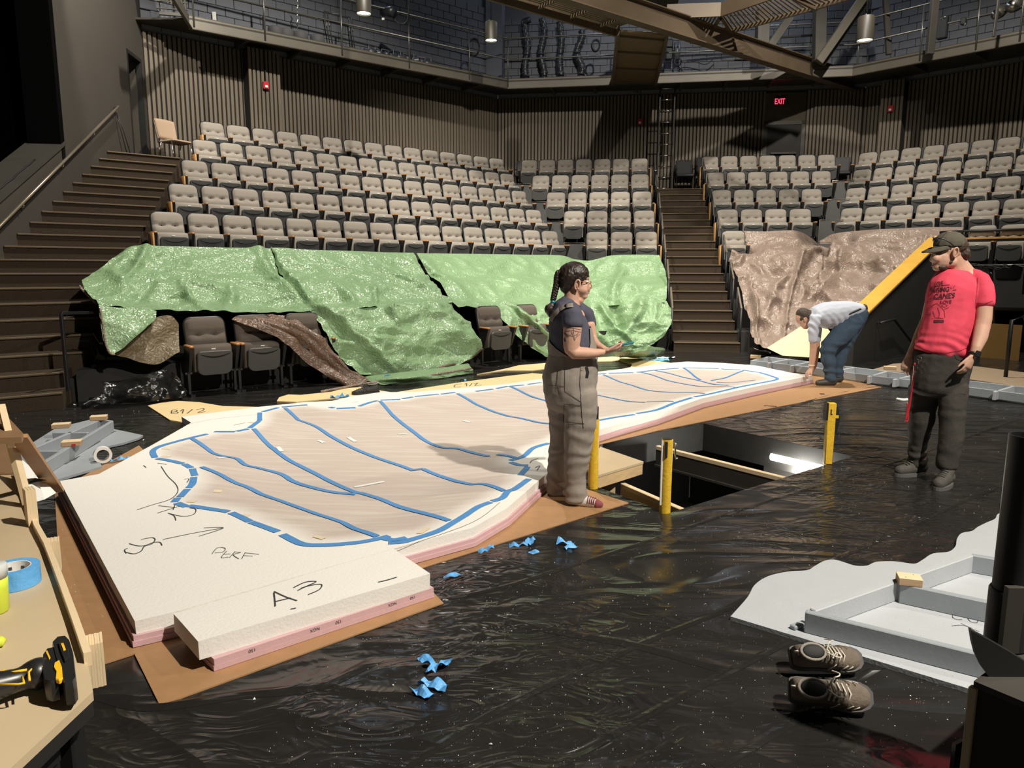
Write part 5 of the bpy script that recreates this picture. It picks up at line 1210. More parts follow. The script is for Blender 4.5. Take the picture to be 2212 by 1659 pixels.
def gfb(x0, y0, x1, y1, mt='grey_paint'):
    m = MB(); board(m, G(x0, y0, ZG), G(x1, y1, ZG), .02, ZG, .035); m.build('frame_board', mt, gf)
gfb(1655, 770, 1790, 786); gfb(1790, 786, 1925, 803); gfb(1925, 803, 2250, 840)
gfb(1622, 778, 1770, 794); gfb(1705, 787, 1900, 813); gfb(1880, 811, 2000, 824); gfb(2000, 824, 2260, 857)
for x0, y0, x1, y1 in ((1700, 776, 1660, 784), (1752, 781, 1708, 790), (1846, 793, 1806, 800), (1915, 802, 1876, 813), (1975, 809, 1931, 820), (2090, 822, 2045, 833), (2191, 833, 2148, 846), (1660, 770, 1625, 778)): gfb(x0, y0, x1, y1, 'grey_paint_light')
for (x, y), lab in (((1809, 790), 'small pale block on the far grey frame just right of the bending man'), ((1922, 799), 'small pale block on the far grey frame beside the hand of capped man'), ((1632, 774), 'small pale block at the left end of the far grey frame')):
    p = G(x, y, ZG); wblock((p.x, p.y, ZG + .001), -.4, lab, (.16, .11, .05))

# ================================================================== TRAP FITTINGS
def bollard(px, py, topy, r, label, square=False, dark=False):
    p = G(px, py); zt = Q(px + (0 if not square else 10), topy, p.y).z; t = thing('yellow_post', label, 'post', p, 0, 'yellow posts around the open trap')
    m = MB()
    if square: m.bbox((0, 0, zt / 2), (.065, .05, zt), None, .006)
    else: m.tube([(0, 0, 0), (0, 0, zt)], r, 18)
    o = m.build('post', 'yellow_post', t, False, (0, 0, 0)); smooth_angle(o, 40)
    return t, zt
t, zt = bollard(1436, 1106, 949, .036, 'round yellow post with white stripe and hook at the near corner of the trap')
m = MB(); m.box((-.032, -.012, zt * .55), (.012, .02, zt * .88)); m.build('reflector', 'white_strip', t, False, (0, 0, 0))
m = MB(); m.tube([(0, 0, zt), (0, 0, zt + .006)], .03, 16); m.build('top_cap', 'steel_dark', t, False, (0, 0, 0))
m = MB(); m.tube([(.036, -.01, zt - .02), (.048, -.02, zt - .02), (.048, -.02, zt - .10), (.056, -.02, zt - .125), (.066, -.02, zt - .115)], .006, 6); m.build('hook', 'chrome', t, True, (0, 0, 0))
m = MB(); m.box((-.012, -.035, zt - .06), (.014, .012, .10)); m.build('slot', 'near_black', t, False, (0, 0, 0))
t, zt = bollard(1787, 1002, 870, .03, 'square yellow post with black clamp at the far right corner of the trap', True)
m = MB(); m.box((-.04, 0, zt - .07), (.016, .055, .14)); m.build('clamp_plate', 'black_metal', t, False, (0, 0, 0))
m = MB(); m.loft([[Vector((.033 + a, b, z)) for a, b in ((0, -.02), (w_, -.02), (w_, .02), (0, .02))] for w_, z in ((.01, zt - .03), (.03, zt - .10), (.035, zt - .14), (.02, zt - .22), (.015, zt - .26))]); m.build('latch', 'black_metal', t, False, (0, 0, 0))
m = MB(); m.box((.04, -.012, zt - .11), (.03, .02, .025)); m.build('latch_knob', 'yellow_post', t, False, (0, 0, 0))
m = MB(); m.tube([(-.01, -.0265, zt - .05), (-.01, -.026, zt - .09), (0, -.026, zt - .09)], .005, 5); m.build('stencil_mark', 'near_black', t, False, (0, 0, 0))
t, zt = bollard(1281, 1054, 905, .036, 'tall round yellow post with black tip standing right behind the woman')
m = MB(); m.box((.012, 0, zt + .03), (.03, .03, .12)); m.build('black_tip', 'black_metal', t, False, (0, 0, 0))
m = MB(); m.tube([(0, 0, zt), (0, 0, zt + .006)], .03, 16); m.build('top_cap', 'steel_dark', t, False, (0, 0, 0))
t = thing('trap_step', 'small plywood-topped pine platform at the left end of the open trap', 'platform')
T4 = [G(x, y, .03) for x, y in ((1262, 1005), (1297, 965), (1390, 997), (1284, 1029))]
m = MB(); m.prism(T4, .012, .03); m.build('top', 'ply_top', t); m = MB(); m.prism([p + (sum(T4, Vector()) / 4 - p) * .02 for p in T4], -.075, .012); m.build('frame', 'pine', t)
m = MB(); q = T4[2] - Vector((.04, -.02, 0)); m.box((q.x - .25, q.y - .14, -.16), (.09, .09, .17)); m.build('leg', 'pine', t)
def wbeam(x0, y0, x1, y1, z, label, steel):
    t = thing('trap_joist', label, 'beam'); a, b = G(x0, y0, z), G(x1, y1, z)
    m = MB(); m.beam(a - Vector((0, 0, .02)), b - Vector((0, 0, .02)), .045, .04, b=.004); m.build('top_plank', 'pine_light', t)
    m = MB(); m.beam(a - Vector((0, 0, .11)), b - Vector((0, 0, .11)), .035, .14); m.build('web', 'steel_dark' if steel else 'pine', t)
    m = MB(); m.beam(a - Vector((0, 0, .19)), b - Vector((0, 0, .19)), .07, .02); m.build('flange', 'pipe_steel' if steel else 'pine_light', t)
wbeam(1420, 962, 1705, 1033, -.10, 'wood-topped steel joist crossing the open trap behind the near yellow post', True)
wbeam(1345, 1043, 1505, 1112, -.10, 'pine joist crossing the open trap left of the near yellow post', False)
# strip lamp on the far trap wall
bn = (PIT[1] - PIT[0]).normalized(); bq = (-bn.y, bn.x); off = PIT[0].x * bq[0] + PIT[0].y * bq[1]
pw = off - .03 * 0 + .02
t = thing('strip_lamp', 'glowing white strip lamp on the wall down inside the open trap', 'lamp')
l0, l1 = PN(1668, 986, bq, pw), PN(1790, 1014, bq, pw)
m = MB(); m.tube([l0, l1], .038, 10); m.build('tube', 'tube_glow', t, True); _q = (l0 + l1) / 2 - Vector((bq[0], bq[1], 0)) * .12; lamp('strip_lamp_light', 'POINT', _q - Vector((0, 0, .1)), None, 26, (1.0, .97, .88), .1)
m = MB(); up_ = Vector((bq[0], bq[1], 0)); m.beam(l0 + up_ * .05 + Vector((0, 0, .04)), l1 + up_ * .05 + Vector((0, 0, .04)), .06, .05); m.build('housing', 'white_strip', t)
m = MB(); a, b = PN(1650, 1005, bq, pw + .12), PN(1800, 1040, bq, pw + .12); m.add([a + Vector((0, 0, .12)), b + Vector((0, 0, .12)), b - Vector((0, 0, .35)), a - Vector((0, 0, .35))], [(0, 1, 2, 3)]); m.build('back_panel', 'pipe_steel', t)
m = MB(); m.tube(catmull([PN(1596, 990, bq, pw + .02), PN(1605, 968, bq, pw + .02), PN(1640, 970, bq, pw + .02), PN(1668, 988, bq, pw + .02)], 6), .014, 6); tag(m.build('trap_conduit', 'white_tube', None, True), 'curved grey conduit on the dark trap wall beside the strip lamp', 'conduit')
# ================================================================== WORK TABLE, LEFT FOREGROUND
TZ = .75
wt = thing('work_table', 'plywood-topped work table with black steel legs, left foreground', 'table')
TP = [G(x, y, TZ) for x, y in ((-220, 1022), (34, 1022), (57, 1089), (77, 1142), (98, 1180), (125, 1250), (160, 1345), (188, 1426), (201, 1494), (20, 1662), (-60, 1740), (-700, 1740))]
m = MB(); m.prism(TP, TZ - .018, TZ); m.build('top', 'ply_top', wt)
m = MB(); m.prism([p + Vector((0, 0, 0)) + (Vector((-1.5, 1.6, 0)) - p).normalized() * .004 for p in TP], TZ - .05, TZ - .0185); m.build('under_board', 'black_wood', wt)
for a, b in ((TP[8], TP[9]), (TP[1], TP[8])):
    d_ = (b - a).normalized(); s_ = Vector((d_.y, -d_.x, 0)); s_ = s_ if s_.x < 0 else -s_
    m = MB(); m.beam(a + s_ * .06 + d_ * .05 + Vector((0, 0, -.08)), b + s_ * .06 - d_ * .05 + Vector((0, 0, -.08)), .04, .06); m.build('apron', 'black_metal', wt)
for p, k in ((TP[8], .05), (TP[9], .1), (TP[8].lerp(TP[9], .35), .05), (TP[1], .1)):
    q = p + Vector((-.07, .02, 0)); m = MB(); m.beam(Vector((q.x, q.y, 0)), Vector((q.x, q.y, TZ - .05)), .045, .045, (1, 0, 0), .004); m.build('leg', 'black_metal', wt)
m = MB(); ed = [G(x, y, TZ + .008) for x, y in ((36, 1024), (60, 1090), (80, 1143), (101, 1181), (128, 1250), (163, 1345), (190, 1424))]
for a, b in zip(ed[:-1], ed[1:]): m.beam(a, b, .014, .03)
m.build('edge_strip', 'pine_light', wt)
def cleat(px, py, z, d, rz, label):
    p = G(px, py, z); t = thing('plywood_cleat', label, 'block', (p.x, p.y, z), rz, 'plywood cleats along the work table edge')
    m = MB(); n = 7
    for i in range(n): m.box((d[0] * ((i + .5) / n - .5), 0, d[2] / 2 - .001 * (i % 2)), (d[0] / n * .96, d[1] * (1 - .012 * (i % 2)), d[2]))
    m.build('plies', 'pine_light', t, False, (0, 0, 0))
    m = MB(); m.box((0, 0, d[2] / 2 - .002), (d[0] * .985, d[1] * .97, d[2] - .006)); m.build('glue_lines', 'hardboard_dark', t, False, (0, 0, 0))
cleat(209, 1472, .66, (.036, .055, .10), .55, 'plywood cleat nearest the camera, at the table corner')
cleat(121, 1228, .68, (.03, .045, .09), .55, 'middle plywood cleat on the table edge, level with the blue tape roll')
cleat(71, 1140, .74, (.028, .05, .13), .75, 'tall plywood cleat at the far end of the table edge by paper pattern')
# pattern frame at the far end of the table
t = thing('pattern_frame', 'brown hardboard and plywood pattern frame at the far end of the work table', 'frame')
m = MB(); b4 = [G(x, y, 1.02) for x, y in ((-60, 892), (8, 891), (50, 936), (46, 944), (-60, 948))]; m.prism(b4, 1.0, 1.02); m.build('top_board', 'hardboard_dark', t)
m = MB(); m.beam(G(40, 942, 1.01), G(122, 1060, .70), .05, .014); m.build('leaning_strip', 'hardboard', t)
m = MB(); m.beam(G(4, 880, 1.08), G(24, 960, .98), .02, .03); m.beam(G(22, 945, .99), G(60, 1088, .76), .018, .03); m.build('ply_edge_strip', 'pine_light', t)
m = MB(); sh = [(26, 973, .86), (76, 1018, .80), (121, 1064, .72), (96, 1078, .72), (58, 1088, .755)]; top = [G(*q) for q in sh]
m.add(top + [p - Vector((0, 0, .002)) for p in top], [(0, 1, 2, 3, 4), (9, 8, 7, 6, 5)] + [(i, (i + 1) % 5, (i + 1) % 5 + 5, i + 5) for i in range(5)]); m.build('paper_pattern', 'paper_white', t)
m = MB(); top = [G(x, y, .775) for x, y in ((43, 1040), (70, 1038), (103, 1044), (70, 1050), (47, 1050))]; m.add([p + Vector((0, 0, .012)) for p in top], [(0, 1, 2, 3, 4)]); m.build('pattern_slot', 'near_black', t)
m = MB(); m.prism([G(x, y, .76) for x, y in ((-60, 946), (22, 948), (36, 1020), (-60, 1024))], .752, .76); m.build('dark_board', 'hardboard_dark', t)
# blue tape roll
def tape_roll(p, R0, R1, h, label, mt, core, axis=None, name='tape_roll'):
    t = thing(name, label, 'tape roll', p); n = 32; m = MB()
    def ringat(r, z): return [Vector((r * math.cos(2 * math.pi * k / n), r * math.sin(2 * math.pi * k / n), z)) for k in range(n)]
    Rm = axis.to_track_quat('Z', 'Y').to_matrix() if axis is not None else Matrix.Identity(3)
    def lf(rs): return [[Rm @ v for v in r] for r in rs]
    m.loft(lf([ringat(R1, 0), ringat(R0, 0), ringat(R0, h), ringat(R1, h)]), False, True); o = m.build('tape', mt, t, False, (0, 0, 0)); smooth_angle(o, 40)
    m = MB(); m.loft(lf([ringat(R1 * .999, .001), ringat(R1 * .999, h - .001), ringat(R1 * .92, h - .001), ringat(R1 * .92, .001)]), False, True); o = m.build('core', core, t, False, (0, 0, 0)); smooth_angle(o, 40); return t
p = G(33, 1262, TZ); t = tape_roll((p.x, p.y, TZ + .001), .058, .04, .048, 'roll of blue painter tape on the work table', 'tape_blue_light', 'paper_white')
m = MB()
for k in range(8):
    a = k * .8; m.box((.0368 * math.cos(a), .0368 * math.sin(a), .03), (.003, .008, .008), Matrix.Rotation(a, 3, 'Z'))
m.build('core_print', 'pencil', t, False, (0, 0, 0))
p = G(-10, 1322, TZ); mat('cup_yellow', (.62, .72, .06), .35, 0, 0)
t = thing('cup', 'yellow-green plastic cup cut off at the left picture edge', 'cup', (p.x, p.y, TZ))
m = MB(); m.tube([(0, 0, .001), (0, 0, .004), (0, 0, .06), (0, 0, .085)], [.026, .029, .031, .032], 20); m.build('cup_body', 'cup_yellow', t, True, (0, 0, 0))
mat('cup_clear', (.6, .62, .6), .15, 0, 0); m = MB(); m.tube([(0, 0, .085), (0, 0, .115), (0, 0, .118)], [.032, .033, .030], 20); m.build('lid', 'cup_clear', t, True, (0, 0, 0))
m = MB(); m.tube([G(-30, 1392, TZ + .012), G(4, 1385, TZ + .012), G(13, 1381, TZ + .01)], [.012, .012, .003], 8); k_ = m.build('knife_tip', 'cup_yellow', None, True); tag(k_, 'green and yellow tool tip poking in at the left picture edge above the drill', 'tool')
# cordless drill lying on the table
mat('drill_black', (.018, .018, .018), .35, 0, .2, 30); mat('drill_yellow', (.85, .50, .02), .4, 0, 0)
t = thing('cordless_drill', 'black and yellow cordless drill lying on the work table, battery towards the foam', 'drill')
def pr(px, z0, z1, name, mt, bev=True):
    m = MB(); P_ = [G(x, y, z1) for x, y in px]; c_ = sum(P_, Vector()) / len(P_)
    lo = [Vector((p.x, p.y, z0)) for p in P_]; ri = [[p + (c_ - p) * .10 for p in lo], [Vector((p.x, p.y, z0 + (z1 - z0) * .2)) for p in P_], [Vector((p.x, p.y, z0 + (z1 - z0) * .82)) for p in P_], [p + (c_ - p) * .07 for p in P_]]
    ri[3] = [Vector((p.x, p.y, z1)) for p in ri[3]]
    m.loft(ri); o = m.build(name, mt, t); smooth_angle(o, 35); return o
bat = pr([(112, 1384), (124, 1372), (140, 1370), (150, 1380), (158, 1405), (165, 1465), (158, 1476), (140, 1478), (128, 1450), (118, 1410)], TZ + .003, TZ + .055, 'battery', 'drill_black')
pr([(126, 1386), (138, 1382), (147, 1400), (150, 1420), (140, 1426), (131, 1404)], TZ + .054, TZ + .061, 'battery_top', 'drill_black')
pr([(131, 1389), (137, 1388), (142, 1402), (137, 1404)], TZ + .0605, TZ + .063, 'battery_label', 'drill_yellow')
pr([(92, 1412), (102, 1398), (116, 1395), (124, 1420), (131, 1452), (126, 1470), (110, 1474), (96, 1470), (90, 1440)], TZ + .004, TZ + .052, 'foot', 'drill_black')
pr([(118, 1430), (128, 1424), (134, 1440), (136, 1464), (128, 1469), (120, 1466), (122, 1450), (116, 1440)], TZ + .046, TZ + .056, 'release_button', 'drill_yellow')
pr([(98, 1406), (102, 1404), (109, 1420), (106, 1423)], TZ + .051, TZ + .054, 'charge_marks', 'drill_yellow')
m = MB(); m.tube(catmull([G(100, 1452, TZ + .034), G(70, 1458, TZ + .034), G(35, 1470, TZ + .034), G(-30, 1488, TZ + .036)], 5), [.026 + .004 * math.sin(i * .5) for i in range(16)], 14); m.build('handle', 'drill_black', t, True)
for pts, r in ((((68, 1438), (78, 1442), (92, 1440)), .004), (((64, 1470), (62, 1452), (70, 1444), (92, 1440)), .004), (((18, 1454), (40, 1450), (58, 1447)), .005), (((-10, 1478), (40, 1478), (52, 1476), (48, 1462)), .004), (((-10, 1456), (6, 1452), (10, 1449)), .008)):
    m = MB(); m.tube([G(x, y, TZ + .054) for x, y in pts], r * .55, 6); m.build('yellow_trim', 'drill_yellow', t, True)
# ================================================================== RIGHT FOREGROUND PIPE AND BOX
A_ = G(2108, 1468, .45); bd = Vector((.58, -.81, 0)); bn_ = Vector((.81, .58, 0))
t = thing('black_box', 'black plywood box base in the lower right corner holding the pipe', 'box')
m = MB(); m.prism([A_, A_ + bd * 1.2, A_ + bd * 1.2 + bn_ * .6, A_ + bn_ * .6], 0.001, .432); m.build('box_body', 'black_wood', t)
m = MB(); m.prism([A_ - bn_ * .012, A_ + bd * 1.2 - bn_ * .012, A_ + bd * 1.2 + bn_ * .6, A_ + bn_ * .6 - bd * .01], .4325, .45); m.build('lid', 'steel_dark', t)
m = MB(); m.beam(Vector((A_.x, A_.y, .002)) - bn_ * .004 - bd * .002, Vector((A_.x, A_.y, .43)) - bn_ * .004 - bd * .002, .02, .02, bd, .003); m.build('corner_strip', 'ply_top', t)
m = MB(); q = G(2066, 1640, .06); m.box((q.x, q.y, q.z), (.045, .012, .12), Matrix.Rotation(.5, 3, 'Z')); br_ = m.build('bracket_plate', 'chrome', t)
for z_ in (-.03, .03):
    m = MB(); m.tube([Vector((q.x, q.y - .006, q.z + z_)), Vector((q.x + .003, q.y - .012, q.z + z_))], .006, 8); m.build('bolt', 'steel_dark', br_)
pc = Q(2153, 1275, 2.02) + Vector((.052, .012, 0)); ptop = Q(2184, 942, 2.02).z
t = thing('black_pipe', 'thick black pipe standing upright at the right picture edge', 'pipe', (pc.x, pc.y, 0))
m = MB(); n = 28
def rg(r, z): return [Vector((r * math.cos(2 * math.pi * k / n), r * math.sin(2 * math.pi * k / n), z)) for k in range(n)]
m.loft([rg(.050, .46), rg(.050, ptop), rg(.045, ptop), rg(.045, ptop - .3)], False); o = m.build('pipe', 'black_metal', t, False, (0, 0, 0)); smooth_angle(o, 40)
zs = Q(2149, 1275, 2.02).z; m = MB(); m.loft([rg(.057, .455), rg(.057, zs - .006), rg(.054, zs), rg(.050, zs)], True); o = m.build('sleeve', 'black_metal', t, False, (0, 0, 0)); smooth_angle(o, 40)
m = MB(); m.box((-.03, -.055, .56), (.05, .02, .2)); m.build('strap', 'steel_dark', t, False, (0, 0, 0))
t = thing('curved_fin', 'black board with curved edge fixed across the foot of the upright pipe', 'board')
fpx = [(2097, 1362), (2101, 1388), (2108, 1415), (2120, 1440), (2136, 1462), (2155, 1476), (2175, 1485), (2240, 1495), (2330, 1500), (2330, 1500), (2250, 1452), (2180, 1408), (2135, 1382)]
P_ = [Q(x, y, 1.86) for x, y in fpx]; n = len(P_); tri = tessellate_polygon([[Vector((x, -y, 0)) for x, y in fpx]])
m = MB(); m.add(P_ + [p + Vector((.004, .018, 0)) for p in P_], [t_ for t_ in tri] + [tuple(i + n for i in t_[::-1]) for t_ in tri] + [(i, (i + 1) % n, (i + 1) % n + n, i + n) for i in range(n)]); m.build('fin', 'black_metal', t)
# ================================================================== SHOES
def shoe(p, rz, tilt, label, up, sole, lace, L=.27, grp=None, detail=True):
    t = thing('shoe', label, 'shoe', p, rz, grp); t.rotation_euler = (tilt, 0, rz)
    # local: +x toe, z up
    prof = [(-.5, .30, .0, .62), (-.47, .36, .0, .80), (-.40, .40, .0, .86), (-.28, .40, .0, .80), (-.16, .38, .0, .72), (-.04, .39, .0, .64), (.10, .43, .0, .52), (.24, .46, .0, .42), (.36, .42, .0, .34), (.45, .32, .0, .27), (.50, .16, .0, .16)]
    def ring(x, w_, z0, h, k=14, topopen=0):
        out = []
        for i in range(k):
            a = 2 * math.pi * i / k; c_, s = math.cos(a), math.sin(a)
            yy = w_ * .5 * (abs(c_) ** .7) * (1 if c_ >= 0 else -1); zz = .5 + .5 * (abs(s) ** .8) * (1 if s >= 0 else -1)
            wid = 1 - .45 * max(0, zz - .3)
            out.append(Vector((x * L, yy * wid * L * .82, (.06 + (z0 + h * zz) * .42) * L)))
        return out
    m = MB(); m.loft([ring(*q) for q in prof]); o = m.build('upper', up, t, True, (0, 0, 0))
    m = MB(); rs = []
    for x, w_, z0, h in prof:
        hw = w_ * .5 * L * .86; lift = .035 * L * max(0, (x - .2) / .3) ** 2
        rs.append([Vector((x * L * 1.03, y, z + lift)) for y, z in ((-hw, .0), (hw, .0), (hw * 1.04, .05 * L), (hw, .115 * L), (-hw, .115 * L), (-hw * 1.04, .05 * L))])
    m.loft(rs); o = m.build('sole', sole, t, False, (0, 0, 0)); smooth_angle(o, 50)
    m = MB(); m.ell((-.27 * L, 0, .405 * L), (.165 * L, .105 * L, .03 * L)); m.build('opening', 'near_black', t, True, (0, 0, 0))
    m = MB(); m.tube([Vector((-.27 * L + .175 * L * math.cos(a), .115 * L * math.sin(a), .40 * L - .012 * L * math.cos(a))) for a in [k * 2 * math.pi / 20 for k in range(20)]], .022 * L, 6, True); m.build('collar', 'seat_fabric', t, True, (0, 0, 0))
    if detail:
        for k in range(5):
            x = (-.08 + .065 * k) * L; z = (.365 - .033 * k) * L + .02 * L
            m = MB(); m.tube([Vector((x, -.12 * L, z - .04 * L)), Vector((x + .01, 0, z + .012 * L)), Vector((x, .12 * L, z - .04 * L))], .011 * L, 5); m.build('lace', lace, t, True, (0, 0, 0))
        m = MB(); m.tube(catmull([Vector(q) * L for q in ((-.08, .02, .40), (-.02, .14, .42), (.08, .20, .30), (.12, .26, .14), (.05, .30, .05))], 5), .010 * L, 5); m.build('lace', lace, t, True, (0, 0, 0))
        m = MB(); m.tube(catmull([Vector(q) * L for q in ((-.08, 0, .40), (.02, -.08, .46), (.12, -.06, .40), (.06, .0, .40), (-.02, -.10, .40))], 5), .010 * L, 5); m.build('lace', lace, t, True, (0, 0, 0))
        for sg in (-1, 1):
            for x0, x1, z0, z1 in ((.16, .24, .10, .23), (.24, .32, .10, .20), (-.02, .06, .12, .27)):
                m = MB(); m.tube([Vector((x0 * L, sg * .178 * L, z0 * L + .03 * L)), Vector(((x0 + x1) / 2 * L, sg * .168 * L, (z0 + z1) / 2 * L + .03 * L)), Vector((x1 * L, sg * .145 * L, z1 * L + .03 * L))], .008 * L, 5); m.build('side_stripe', lace, t, True, (0, 0, 0))
        m = MB(); m.tube([Vector((-.50 * L, 0, .32 * L)), Vector((-.53 * L, 0, .38 * L)), Vector((-.49 * L, 0, .42 * L))], .012 * L, 5); m.build('heel_tab', lace, t, True, (0, 0, 0))
    return t
mat('shoe_brown', (.135, .105, .078), .85, 0, .3, 60, .3, 120); mat('shoe_sole', (.10, .095, .09), .7, 0, .2, 30); mat('shoe_lace', (.62, .57, .48), .8, 0, .1); mat('shoe_black', (.02, .02, .02), .6, 0, .2); mat('shoe_grey', (.085, .075, .062), .8, 0, .3, 50, .3, 120)
p = G(1788, 1528); shoe((p.x, p.y, .05), math.radians(-12), math.radians(52), 'brown-grey sneaker lying on its side, nearer the camera of the pair', 'shoe_brown', 'shoe_sole', 'shoe_lace', .27, 'pair of kicked-off brown sneakers')
p = G(1783, 1455); shoe((p.x, p.y + .02, .045), math.radians(-4), math.radians(45), 'brown-grey sneaker with loose laces, farther of the pair by the grey platform', 'shoe_brown', 'shoe_sole', 'shoe_lace', .262, 'pair of kicked-off brown sneakers')
p = G(790, 853); shoe((p.x, p.y, .002), math.radians(205), 0, 'black sneaker standing behind the far edge of the foam pond', 'shoe_black', 'shoe_black', 'shoe_black', .33)
# ================================================================== SMALL FLOOR ITEMS
def scrap(px, py, L, wd, ang, label, crumple=.02, z=.0, mt='tape_blue_light'):
    p = G(px, py, z); n = 9; m = MB(); vs = []; a = math.radians(ang); sd_ = rnd.random() * 20
    for i in range(n):
        for j in range(4):
            x = (i / (n - 1) - .5) * L; y = (j / 3 - .5) * wd; h = crumple * (abs(noise.noise(Vector((x * 18 + sd_, y * 22, sd_)))) * 1.8 + .12) + .001
            x2 = x + .3 * crumple * noise.noise(Vector((y * 40, x * 9, sd_))); y2 = y * (1 - .25 * abs(noise.noise(Vector((x * 20, sd_, 1)))))
            vs.append(Vector((p.x + x2 * math.cos(a) - y2 * math.sin(a), p.y + x2 * math.sin(a) + y2 * math.cos(a), z + h)))
    m.add(vs, [(i * 4 + j, i * 4 + j + 1, (i + 1) * 4 + j + 1, (i + 1) * 4 + j) for i in range(n - 1) for j in range(3)])
    return tag(m.build('tape_scrap', mt, None, False, p), label, 'tape scrap', 'torn bits of blue tape on the black floor')
for a in ((1050, 1193, .10, .045, 40, 'crumpled blue tape scrap left of the row beside the hardboard'), (1120, 1183, .11, .045, 10, 'long blue tape scrap second from left beside the hardboard edge'), (1146, 1174, .11, .05, 80, 'upright curled blue tape scrap near the woman, third from left'), (1153, 1197, .055, .03, 5, 'small flat rectangular blue tape scrap on black floor'), (1222, 1178, .10, .045, -20, 'blue tape scrap closest to the yellow post reflection, upper piece'), (1234, 1187, .07, .04, 25, 'blue tape scrap closest to the yellow post reflection, lower piece'), (981, 1250, .10, .04, 15, 'single blue tape scrap right of the A 3 foam block corner'), (922, 1434, .085, .04, -50, 'upper left blue tape scrap in the cluster of four'), (949, 1447, .12, .05, 60, 'longest blue tape scrap in the cluster of four, upper right'), (938, 1486, .12, .045, -25, 'curled blue tape scrap in the cluster of four, lower right'), (915, 1503, .09, .045, -30, 'lowest blue tape scrap in the cluster of four')): scrap(*a[:5], a[5], .03)
scrap(734, 861, .22, .08, 10, 'crumpled blue tape scrap behind the far foam edge by the black sneaker', .06); scrap(1000, 868 - 45, .1, .04, 0, 'small grey-blue tape scrap behind the foam near pencilled C1/2', .02); scrap(260, 996, .14, .04, 50, 'blue tape scrap between white tape roll and left foam edge', .03, .008)
scrap(1485, 1022, .12, .09, 20, 'blue tape scrap lying down inside the open trap', .06, PZ + .001)
p = G(228, 998, .008); tape_roll((p.x - .02, p.y, .073), .066, .045, .055, 'roll of white tape on edge beside the left grey platform', 'paper_white', 'chrome', Vector((.55, -.83, .05)))
p = G(838, 826, .01); tape_roll((p.x, p.y, .062), .06, .045, .05, 'small roll of blue tape on edge by the tarp hem', 'tape_blue', 'near_black', Vector((.3, -.9, .1)))
t = thing('cardboard_scrap', 'blue and white plastic wrapper crumpled on the floor before the centre stairs', 'wrapper'); 
for k, (x, y, L_, w_, mt) in enumerate(((1425, 779, .30, .16, 'tape_blue_light'), (1438, 774, .34, .12, 'paper_white'), (1400, 780, .2, .05, 'tape_blue_light'))):
    pz_ = G(x, y); m = MB(); vs = []
    for i in range(9):
        for j in range(4):
            xx, yy = (i / 8 - .5) * L_, (j / 3 - .5) * w_; vs.append(pz_ + Vector((xx, yy, .004 + .07 * abs(noise.noise(Vector((xx * 9 + k, yy * 14, k)))))) )
    m.add(vs, [(i * 4 + j, i * 4 + j + 1, (i + 1) * 4 + j + 1, (i + 1) * 4 + j) for i in range(8) for j in range(3)]); m.build('film', mt, t)
# crumpled black plastic bundle on the left
pts = [(165, 885), (215, 872), (270, 868), (330, 862), (385, 855)]
rows = [[Q(x, y, 8.25 + .1 * i) for i, (x, y) in enumerate(((214, 826), (260, 822), (310, 812), (345, 800), (372, 803), (392, 822)))], [Q(x, y, 8.1 + .12 * i) for i, (x, y) in enumerate(((225, 845), (265, 838), (310, 828), (345, 822), (375, 828), (398, 840)))], [Q(x, y, 7.95 + .14 * i) for i, (x, y) in enumerate(((195, 868), (250, 858), (305, 855), (345, 850), (378, 848), (398, 852)))], [G(x, y, .01) for x, y in ((158, 889), (225, 880), (290, 873), (340, 870), (378, 864), (400, 860))]]
m = patch(rows, 10, 8, .09, 21.0, NA); tag(m.build('plastic_bundle', 'black_plastic', None, True), 'crumpled bundle of glossy black plastic on the floor below the left railing', 'plastic sheet')
# bundle of tubes and red cables on the low step
t = thing('cable_bundle', 'bundle of grey tubes and red cables lying behind the left guard railing', 'cables')
for x0, y0, x1, y1 in ((150, 776, 232, 772), (148, 782, 240, 780), (160, 786, 225, 784), (200, 780, 330, 784)):
    m = MB(); m.tube([G(x0, y0, .31), G(x1, y1, .32)], .022, 8); m.build('tube', 'white_tube', t, True)
for k in range(6):
    m = MB(); m.tube([G(125 + i * 6 + 3 * k, 788 + 6 * noise.noise(Vector((i * .35, k * 2.1, 0))), .30 + .015 * k) for i in range(22)], .008, 5); m.build('red_cable', 'red_cable', t, True)
m = MB(); m.prism([G(x, y, .27) for x, y in ((146, 800), (345, 778), (385, 785), (385, 800), (345, 806), (150, 818))], .0, .27); struct(m.build('trim_4', 'riser_dark'))
# flat white foam bits and wooden sticks
t = thing('foam_shaving', 'thin white foam strip on black floor left of the capped man', 'scrap'); m = MB(); m.tube(catmull([G(1938, 862, .01), G(1950, 864, .012), (G(1962, 863, .01))], 4), .018, 6); m.build('strip', 'white_flake', t, True)
